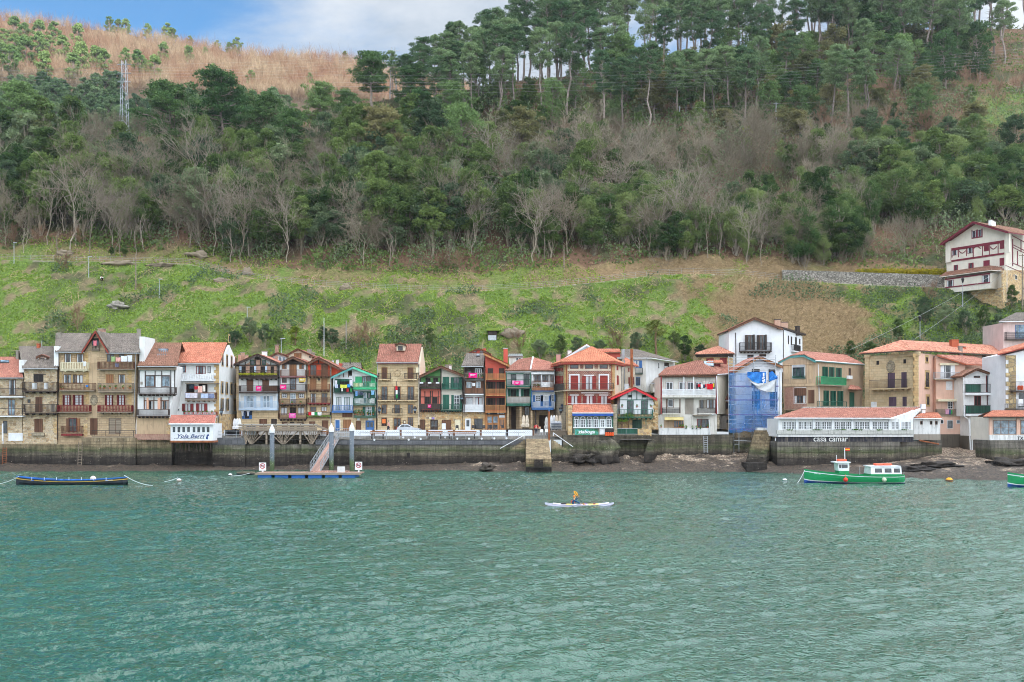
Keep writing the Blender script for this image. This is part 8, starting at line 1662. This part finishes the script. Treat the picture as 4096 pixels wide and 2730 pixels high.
def green_boat(Xb,Y,s,lb,full=True):
 G=paint('boat_green',L((28,140,84)),.35,.08);N=paint('boat_navy',L((30,70,140)),.4);Wh=WPNT;o=empty('motor_boat',(Xb+6*s,Y,0),lb,'motor boat','green boats');xe=Xb+12*s;X=lambda t:Xb+12*s*t
 she=lambda t:s*(.86+.8*(1-t)**2.3+.12*t**3);hull('hull',o,Xb,xe,Y,3.0*s,she,lambda t:-.3+.3*max(0,.06-t)*10,[N,Wh,G,G,Wh,G],.38,.12,.82,30,(0,.30,.36,.62,.84,.89,1.0))
 fy=Y-1.5*s;mb=MB();wx0,wx1=X(.325),X(.425);zb,zt=she(.35)-.1,2.42*s
 def cab(mb_,x0,x1,z0,z1,lean,w0,w1):mb_.hexa([(x0,Y-w0,z0),(x1,Y-w0,z0),(x1,Y+w0,z0),(x0,Y+w0,z0)],[(x0+lean,Y-w1,z1),(x1-lean*.2,Y-w1,z1),(x1-lean*.2,Y+w1,z1),(x0+lean,Y+w1,z1)])
 cab(mb,wx0,wx1,zb,zb+.4*s,0,.75*s,.75*s);mb.build('wheelhouse_base',G,o);mb=MB();cab(mb,wx0-.02,wx1+.02,zb+.41*s,zt,-.12*s,.75*s,.72*s);wh=mb.build('wheelhouse',Wh,o);mb=MB();mb.box(wx0-.45*s,wx1+.15*s,Y-.9*s,Y+.9*s,zt,zt+.12*s);mb.build('wheelhouse_roof',Wh,wh)
 for a,b in((.04,.24),(.32,.86)):mb=MB();x0,x1=wx0+(wx1-wx0)*a,wx0+(wx1-wx0)*b;mb.hexa([(x0,Y-.78*s,zb+.75*s),(x1,Y-.78*s,zb+.75*s),(x1,Y-.765*s,zt-.2*s),(x0-.06,Y-.765*s,zt-.2*s)],[(x0,Y-.70*s,zb+.75*s),(x1,Y-.70*s,zb+.75*s),(x1,Y-.70*s,zt-.2*s),(x0-.06,Y-.70*s,zt-.2*s)]);mb.build('wheelhouse_window',GL,wh)
 mb=MB();mb.tube([(X(.405),Y,zt),(X(.402),Y,zt+1.75*s)],.05,6);mb.build('mast',Wh,o);mb=MB();mb.tube([(X(.325),Y,zt),(X(.322),Y,zt+.9*s)],.03,5);mb.build('antenna',Wh,o)
 ORG=paint('life_orange',L((226,100,70)),.5)
 def ring(x,z,ln,lbl):mb=MB();mb.tube([(x-ln/2,Y-.25,z),(x+ln/2,Y-.25,z)],.13*s,8);mb.tube([(x-ln/2,Y+.25,z),(x+ln/2,Y+.25,z)],.13*s,8);mb.tube([(x-ln/2,Y-.25,z),(x-ln/2,Y+.25,z)],.12*s,8);mb.tube([(x+ln/2,Y-.25,z),(x+ln/2,Y+.25,z)],.12*s,8);tag(mb.build('life_raft_ring',ORG),lbl,'life ring','orange life rings')
 cx0,cx1=X(.625),X(.93);zc=she(.75)-.05;mb=MB();cab(mb,cx0,cx1,zc,zc+.22*s,0,1.2*s,1.2*s);mb.build('cabin_base',G,o);mb=MB();cab(mb,cx0,cx1,zc+.221*s,1.98*s,.08*s,1.2*s,1.05*s);cb=mb.build('cabin',Wh,o);mb=MB();mb.box(cx0-.1,cx1-.1*s,Y-1.15*s,Y+1.15*s,1.98*s,2.08*s);mb.build('cabin_roof',Wh,cb)
 for a,b in((.14,.37),(.45,.68),(.75,.95)):
  x0,x1=cx0+(cx1-cx0)*a,cx0+(cx1-cx0)*b;mb=MB();mb.hexa([(x0,Y-1.19*s,zc+.4*s),(x1,Y-1.19*s,zc+.4*s),(x1-.03,Y-1.10*s,zc+.88*s),(x0+.03,Y-1.10*s,zc+.88*s)],[(x0,Y-1.05*s,zc+.4*s),(x1,Y-1.05*s,zc+.4*s),(x1-.03,Y-1.0*s,zc+.88*s),(x0+.03,Y-1.0*s,zc+.88*s)]);mb.build('cabin_window',GL,cb)
 mb=MB();mb.tube([(X(.53),Y-.8,she(.5)-.1),(X(.53),Y-.8,she(.5)+.85*s)],.04,5);mb.build('stanchion',GALV,o)
 if full:
  ring(X(.37),zt+.3*s,.9*s,'orange life ring on the wheelhouse roof of the green boat');ring(X(.735),2.2*s,.85*s,'orange life ring on the cabin roof, nearer the wheelhouse');ring(X(.82),2.2*s,.85*s,'orange life ring on the cabin roof, nearer the stern')
  for t_,m,lbl in((.368,paint('fender_red',L((226,66,52)),.45),'round red fender hung on the side of the green boat'),(.745,paint('fender_grey',L((196,206,178)),.5),'round pale green fender hung on the side of the green boat')):
   mb=MB();c=(X(t_),Y-1.62*s,.48*s);mb.lathe(c,[(.27*s*math.sin(k)+.001,-.27*s*math.cos(k))for k in np.linspace(0,math.pi,11)],14);mb.tube([(c[0],c[1]+.05,c[2]+.2),(c[0],c[1]+.15,she(t_))],.02,4);tag(mb.build('fender',m,None,True),lbl,'fender','boat fenders')
  mb=MB();x,z=X(.402),zt+1.45*s
  for i,cc in enumerate(((200,40,40),(232,190,60),(200,40,40))):mb.mat(cloth('flag_%d'%i,L(cc)));mb.box(x+.02,x+.62*s,Y-.02,Y+.01,z+.3*s-(i+1)*.1*s*1.15,z+.3*s-i*.115*s)
  tag(mb.build('flag'),'small red and yellow flag at the masthead of the green boat','flag');rope(sag((X(.01),Y,1.6*s),(X(-.09),Y-1,0),.1),'mooring line at the bow of the green boat')
  rope(sag((X(.99),Y,1.3),(X(1.07),Y+3,.3),.1),'mooring line at the stern of the green boat')
 lettering('SAN 1798' if full else 'SAN 1092',lambda a,b,e:Vector((X(.075+.05*a),Y-(.62+.28*a)*1.5*s*.98-.14,(1.14-.06*a)*s+.16*b)),Wh,o)
 return o
Y=121.6;green_boat(P(3216,0,Y).x,Y,1.0,'green motor boat with white wheelhouse and cabin, moored before the long restaurant');Y=114.5;green_boat(P(4030,0,Y).x,Y,1.0,'second green motor boat, only its bow showing at the right edge',False)
SKIN=paint('skin',L((206,160,132)),.6,.06)
def skinned(name,pts,edges,m,parent,sub=2):
 """one continuous skinned surface; pts: (x, y, z, radius)"""
 me=bpy.data.meshes.new(name);me.from_pydata([p[:3]for p in pts],edges,[]);me.materials.append(m);o=bpy.data.objects.new(name,me);link(o,parent);sk=o.modifiers.new('skin','SKIN');sk.use_smooth_shade=True
 for v,p in zip(me.skin_vertices[0].data,pts):v.radius=(p[3],p[3])
 me.skin_vertices[0].data[0].use_root=True;ss=o.modifiers.new('smooth','SUBSURF');ss.levels=ss.render_levels=sub;return o
def person(loc,rot,label,J,top,legs,hair,hat=None,scale=1.0):
 """J: joints (pelvis, chest, neck, head, then elbows, hands, knees, feet for both sides) in metres, facing -y"""
 o=empty('person',loc,label,'person');o.rotation_euler.z=rot;o.scale=(scale,)*3
 pv,ch,nk,hd=J['p'],J['c'],J['n'],J['h'];sl,sr=[ch[0]-.19,ch[1],ch[2]+.12],[ch[0]+.19,ch[1],ch[2]+.12];hl,hr=[pv[0]-.1,pv[1],pv[2]-.05],[pv[0]+.1,pv[1],pv[2]-.05]
 body=[(*pv,.14),(*ch,.15),(*nk,.06),(*hd,.095),(hd[0],hd[1]-.02,hd[2]+.1,.085),(*sl,.075),(*J['el'],.05),(*J['wl'],.036),(*sr,.075),(*J['er'],.05),(*J['wr'],.036),(*hl,.1),(*J['kl'],.062),(*J['fl'],.045),(*hr,.1),(*J['kr'],.062),(*J['fr'],.045),(J['fl'][0],J['fl'][1]-.17,J['fl'][2]-.03,.035),(J['fr'][0],J['fr'][1]-.17,J['fr'][2]-.03,.035),(hd[0],hd[1]-.1,hd[2]+.01,.03)]
 E=[(0,1),(1,2),(2,3),(3,4),(1,5),(5,6),(6,7),(1,8),(8,9),(9,10),(0,11),(11,12),(12,13),(0,14),(14,15),(15,16),(13,17),(16,18),(3,19)]
 for w,e in(('wl',7),('wr',10)):
  k=len(body);a=Vector(J[w]);d=(a-Vector(J['e'+w[1]])).normalized();s=d.cross(Vector((0,0,1))).normalized()if abs(d.z)<.9 else Vector((1,0,0));pm=a+d*.07;body.append((*pm,.03));E.append((e,k))
  for q in(-.03,-.01,.01,.03):body.append((*(pm+d*(.09-abs(q))+s*q*1.3),.009));E.append((k,len(body)-1))
  body.append((*(a+d*.06+s*.06),.01));E.append((e,len(body)-1))
 skinned('body',body,E,SKIN,o)
 skinned('jacket',[(pv[0],pv[1],pv[2]+.06,.165),(*ch,.175),(*sl,.095),(*J['el'],.068),(*[J['el'][i]*.25+J['wl'][i]*.75 for i in range(3)],.05),(*sr,.095),(*J['er'],.068),(*[J['er'][i]*.25+J['wr'][i]*.75 for i in range(3)],.05),(*[(ch[i]+nk[i])/2 for i in range(3)],.1)],[(0,1),(1,2),(2,3),(3,4),(1,5),(5,6),(6,7),(1,8)],top,o)
 skinned('trousers',[(*pv,.155),(*hl,.118),(*J['kl'],.08),(J['fl'][0],J['fl'][1],J['fl'][2]+.06,.06),(*hr,.118),(*J['kr'],.08),(J['fr'][0],J['fr'][1],J['fr'][2]+.06,.06)],[(0,1),(1,2),(2,3),(0,4),(4,5),(5,6)],legs,o)
 mb=MB();mb.lathe((0,0,0),[(.07,-.06),(.105,0),(.112,.05),(.09,.11),(.03,.14)],12);q=mb.build('cap' if hat else 'hair',hat or hair,o,True)
 for v in q.data.vertices:v.co=Vector(v.co)+(Vector(loc)if True else 0)+Vector((hd[0],hd[1]+.025,hd[2]+.06))
 return o
STAND=dict(p=(0,0,.95),c=(0,0,1.28),n=(0,0,1.5),h=(0,-.02,1.6),el=(-.3,.02,1.12),wl=(-.28,-.2,.98),er=(.3,.02,1.12),wr=(.28,-.2,.98),kl=(-.11,-.03,.5),fl=(-.12,.02,.08),kr=(.11,-.03,.5),fr=(.13,.04,.08))
p=P(*cpx(5,378,1045),157.9);person(p,math.pi,'person in a red hooded jacket seen from behind, carrying a box on the plaza',STAND,cloth('red_jacket',L((206,40,58))),cloth('dark_jeans',L((62,68,80))),paint('dark_hair',L((50,40,36))));mb=MB();mb.box(p.x+.2,p.x+.7,158.1,158.5,p.z+.9,p.z+1.25);tag(mb.build('cardboard_box',paint('card',L((206,170,140)))),'pale cardboard box carried by the person in red','box')
p=P(*cpx(4,246,1030),160);person(p,-1.2,'person in a pink shirt and dark trousers walking past the silver car',dict(STAND,wl=(-.3,-.1,.88),wr=(.3,.1,.88),fl=(-.1,-.22,.1),fr=(.1,.25,.1),kl=(-.1,-.16,.52),kr=(.1,.05,.5)),cloth('pink_shirt',L((222,168,158))),cloth('navy_trousers',L((52,58,72))),paint('grey_hair',L((150,130,116))),scale=1.12)
p=hit(407,1128);person(p+Vector((0,0,.1)),.6,'person in a pale top sitting on the green slope',dict(p=(0,.1,.2),c=(0,.02,.55),n=(0,-.04,.78),h=(0,-.08,.88),el=(-.26,-.15,.45),wl=(-.15,-.4,.48),er=(.26,-.15,.45),wr=(.15,-.4,.48),kl=(-.14,-.38,.52),fl=(-.14,-.55,.06),kr=(.14,-.38,.52),fr=(.14,-.55,.06)),cloth('pale_top',L((206,210,222))),cloth('black_trousers',L((40,42,48))),paint('dark_hair',L((50,40,36))),scale=1.1)
Y=89.5;ka,kb=P(2179.5,0,Y).x,P(2455.5,0,Y).x;KW=paint('kayak_lilac',L((222,216,236)),.3,.04);KY=paint('kayak_yellow',L((236,210,110)),.35,.04);KX=lambda t:ka+(kb-ka)*t
o=empty('kayak',((ka+kb)/2,Y,0),'slim white and yellow sea kayak with a dark seam line','kayak');hull('hull',o,ka,kb,Y,.62,lambda t:.14+.24*abs(2*t-1)**3.2,lambda t:-.1+.3*abs(2*t-1)**6,[KW,KW,IRON,KW,KW],.5,.5,.8,30,(0,.4,.8,.86,.93,1.0))
sh=lambda t:.14+.24*abs(2*t-1)**3.2
for t0,t1,m in((.12,.3,KW),(.3,.4,KY),(.4,.62,KW),(.62,.78,KY),(.78,.93,KW)):
 mb=MB();n=8
 for i in range(n):
  a,b=t0+(t1-t0)*i/n,t0+(t1-t0)*(i+1)/n;w=lambda t:.29*(1-abs(2*t-1)**1.8)
  for sg in(1,-1):mb.face([(KX(a),Y-sg*w(a),sh(a)+.02),(KX(b),Y-sg*w(b),sh(b)+.02),(KX(b),Y,sh(b)+.1),(KX(a),Y,sh(a)+.1)])
 mb.build('deck',m,o)
for t0,t1,m in((.23,.31,IRON),(.70,.73,paint('hatch_red',L((150,50,70)))),(.57,.6,paint('deck_bag',L((150,110,170))))):mb=MB();mb.box(KX(t0),KX(t1),Y-.17,Y+.17,sh(t0)+.04,sh(t0)+.15);mb.build('hatch',m,o)
kp=Vector((KX(.42),Y,-.02));ORJ=cloth('orange_vest',L((236,96,50)));NAV=cloth('navy_top',L((40,80,116)));JK=dict(p=(0,.1,.12),c=(0,.04,.48),n=(0,-.02,.72),h=(0,-.06,.83),el=(-.2,-.3,.48),wl=(-.16,-.62,.28),er=(.2,-.28,.68),wr=(.14,-.42,.86),kl=(-.12,-.5,.22),fl=(-.1,-.95,.08),kr=(.12,-.5,.22),fr=(.1,-.95,.08))
pr_=person(kp,math.pi/2,'person in orange cap and vest paddling the kayak',JK,NAV,cloth('navy_spray',L((40,60,96))),None,paint('cap_orange',L((240,140,40))),.97);skinned('life_vest',[(0,.1,.25,.185),(0,.05,.5,.2),(0,.03,.6,.17)],[(0,1),(1,2)],ORJ,pr_);skinned('collar',[(-.1,.0,.68,.06),(0,-.08,.68,.06),(.1,0,.68,.06)],[(0,1),(1,2)],paint('collar_yellow',L((240,190,60))),pr_)
pa,pb=P(*(2140+598/3.736,1920+185/3.736),Y),P(*(2140+757/3.736,1920+412/3.736),Y-.25);o=empty('paddle',pb,'yellow-bladed paddle held steeply by the kayaker','paddle');mb=MB();mb.tube([pa,pb],.028,6);mb.build('shaft',IRON,o);d=(pb-pa).normalized();s=d.cross(Vector((0,1,0))).normalized()
for c,sg in((pa,1),(pb,-1)):
 mb=MB();q=[c+d*sg*(k*.62-.12)+s*.13*math.sin(math.pi*min(1,k*.86+.14))*e for e in(1,-1)for k in(np.linspace(0,1,8)if e==1 else np.linspace(1,0,8))];mb.hexa([p+Vector((0,-.012,0))for p in q],[p+Vector((0,.012,0))for p in q]);mb.build('blade',paint('blade_yellow',L((240,170,40)),.4),o)
p0,p1=P(*cpx(4,336,1030),161.2),P(*cpx(4,590,1030),161.2);Lc=p1.x-p0.x;z0=5.22;cx=lambda t:p0.x+Lc*t;o=empty('parked_car',((p0.x+p1.x)/2,161.2,z0),'silver hatchback car parked behind the white barrier','car');SIL=metal('car_silver',L((196,200,208)),.3,.5)
lo=[(0,.32),(.0,.7),(.03,.98),(.14,1.05),(.62,1.0),(.86,.88),(.97,.72),(1,.5),(.99,.3),(.86,.22),(.12,.22)];mb=MB();mb.hexa([(cx(a),160.35,z0+b)for a,b in lo],[(cx(a),162.05,z0+b)for a,b in lo]);mb.build('body',SIL,o)
gh=[(.06,1.0),(.15,1.38),(.26,1.5),(.44,1.5),(.66,1.02)];mb=MB();mb.hexa([(cx(a),160.42+(.18 if b>1.2 else 0),z0+b)for a,b in gh],[(cx(a),161.98-(.18 if b>1.2 else 0),z0+b)for a,b in gh]);mb.build('cabin',SIL,o)
for q in([(.13,1.08),(.19,1.36),(.27,1.43),(.33,1.43),(.33,1.06)],[(.35,1.06),(.35,1.43),(.44,1.42),(.6,1.06)]):
 mb=MB();f=lambda b,e:160.42+(.18*min(1,max(0,(b-1.0)/.4)))-e;mb.hexa([(cx(a),f(b,.03),z0+b)for a,b in q],[(cx(a),f(b,-.05),z0+b)for a,b in q]);mb.build('window',GL,o)
for t_ in(.18,.8):mb=MB();mb.lathe((cx(t_),160.32,z0+.3),[(.3,-.02),(.32,.04),(.32,.2)],16,'y');w=mb.build('wheel',IRON,o);mb=MB();mb.lathe((cx(t_),160.3,z0+.3),[(.02,-.02),(.2,0),(.2,.05)],10,'y');mb.build('rim',GALV,w)
mb=MB();mb.box(cx(.93),cx(.985),160.33,160.6,z0+.6,z0+.74);mb.build('headlight',GLB,o);mb=MB();mb.box(cx(-.004),cx(.02),160.33,160.6,z0+.72,z0+.98);mb.build('tail_light',paint('lens_red',L((170,40,44))),o)
MAG=(232,40,130)
def banner(h_,c,x0,y0,x1,y1,Yd,lb,col=MAG):
 class Q(House):
  def __init__(s):s.c=c;s.plane0(Yd)
 q=Q();o=garment(q,x0,y0,x1,y1,col,lb,0,'banner',0,'banners on the balconies','banner')
 mb=MB();u0,v0,u1,v1=q.rect(x0,y0,x1,y1,.1)
 for k in(0,1):
  for i in range(5-k):a=u0+(u1-u0)*(.2+.13*i);b=v0+(v1-v0)*(.56-.24*k);q.bx(mb,a,b,a+(u1-u0)*.09,b+(v1-v0)*.12,.09,.115)
 mb.build('lettering',WPNT,o);return o
banner(h,3,324,534,379,584,165.9,'pink banner on the dark balcony of the flower-box house');banner(h,3,577,520,639,569,165.9,'pink banner on the second balcony of the dark brown gabled house');banner(h,3,671,818,738,868,165.9,'paler pink banner on the lowest balcony of the dark brown gabled house',(226,90,170));banner(h,4,1084,396,1170,448,165.9,'pink banner on the top gallery of the grey-roofed timber house');banner(h,5,150,484,211,524,165.6,'bright pink banner over the pale cloth on the green gallery');banner(h,4,656,728,692,762,165.9,'small pink cloth on the lower gallery of the split house');banner(h,3,772,452,842,490,165.9,'yellow flag with a dark eagle-like mark on the brown gabled house',(206,176,80))
def tri(c,x0,y0,x1,y1,Yd,lb,vertical):
 q=House.__new__(House);q.c=c;q.plane0(Yd);mb=MB();u0,v0,u1,v1=q.rect(x0,y0,x1,y1,0)
 for i,cc in enumerate(((196,40,50),(226,226,222),(40,130,70))):
  mb.mat(cloth('basque_%d'%i,L(cc)));a,b=i/3,(i+1)/3
  if vertical:q.bx(mb,u0+(u1-u0)*a*.5,v0+(v1-v0)*(1-b),u1-(u1-u0)*(1-b)*.2,v0+(v1-v0)*(1-a),0,.03)
  else:q.bx(mb,u0+(u1-u0)*a,v0,u0+(u1-u0)*b,v1,0,.03)
 tag(mb.build('flag'),lb,'flag','flags')
tri(3,873,808,966,842,165.9,'red, white and green flag spread on the lowest balcony of the red gabled house',False);tri(4,318,535,342,666,165.2,'red, white and green flag hanging from the staff on the stone house with crest',True)
mb=MB();mb.tube([P(*cpx(4,328,690),165.8),P(*cpx(4,330,484),165)],.04,5);tag(mb.build('flag_staff',IRON),'thin flag staff on the stone house with crest','flag staff');banner(h,3,967,808,1010,842,165.9,'white flag with dark marks beside the red, white and green one',(224,224,222))
for x,y,r_,lb in((22,905,1.3,'spiky green yucca on the terrace, the lower one'),(90,870,1.3,'spiky green yucca on the terrace, the taller one')):
 c=P(*cpx(6,x,y),157.5);o=empty('yucca',(c.x,157.5,c.z-1.5),lb,'yucca','yuccas on the terrace');mb=MB();mb.tube([(c.x,157.5,c.z-2),tuple(c)],.12,6);mb.build('trunk',BARE2_B,o);V=[];rr=np.random.default_rng(int(x))
 for i in range(90):
  d=rr.normal(size=3);d[2]=abs(d[2])*.7-.1;d/=np.linalg.norm(d);s_=np.cross(d,rr.normal(size=3));s_/=np.linalg.norm(s_);q=np.zeros(3)+[0,0,1.5];V.append(np.stack([q-s_*.04,q+d*.6+s_*.06,q+d*r_*.85,q+d*.6-s_*.06]))
 V=np.concatenate(V);np_mesh('crown',V,quads(len(V)//4),PLANT,o)
p=P(1928,1884,148);mb=MB();mb.lathe(p,[(.02,0),(.1,.1),(.12,.22),(.06,.36),(.07,.42),(.02,.48)],8);tag(mb.build('gull',WPNT,None,True),'white gull standing at the water edge by the slanting boulder','gull')
t=NT('air');v=t.n('ShaderNodeVolumePrincipled',{'Color':(.88,.93,1.0),'Density':.0001,'Anisotropy':.3});t.t.links.new(v.outputs[0],t.out.inputs[1])  # thin volume added to lift the dark shadows of the woods
mb=MB();mb.box(-700,700,-80,960,-3,440);o=mb.build('haze',t.m);o['kind']='stuff';o['label']='thin haze added over the inlet and hills'
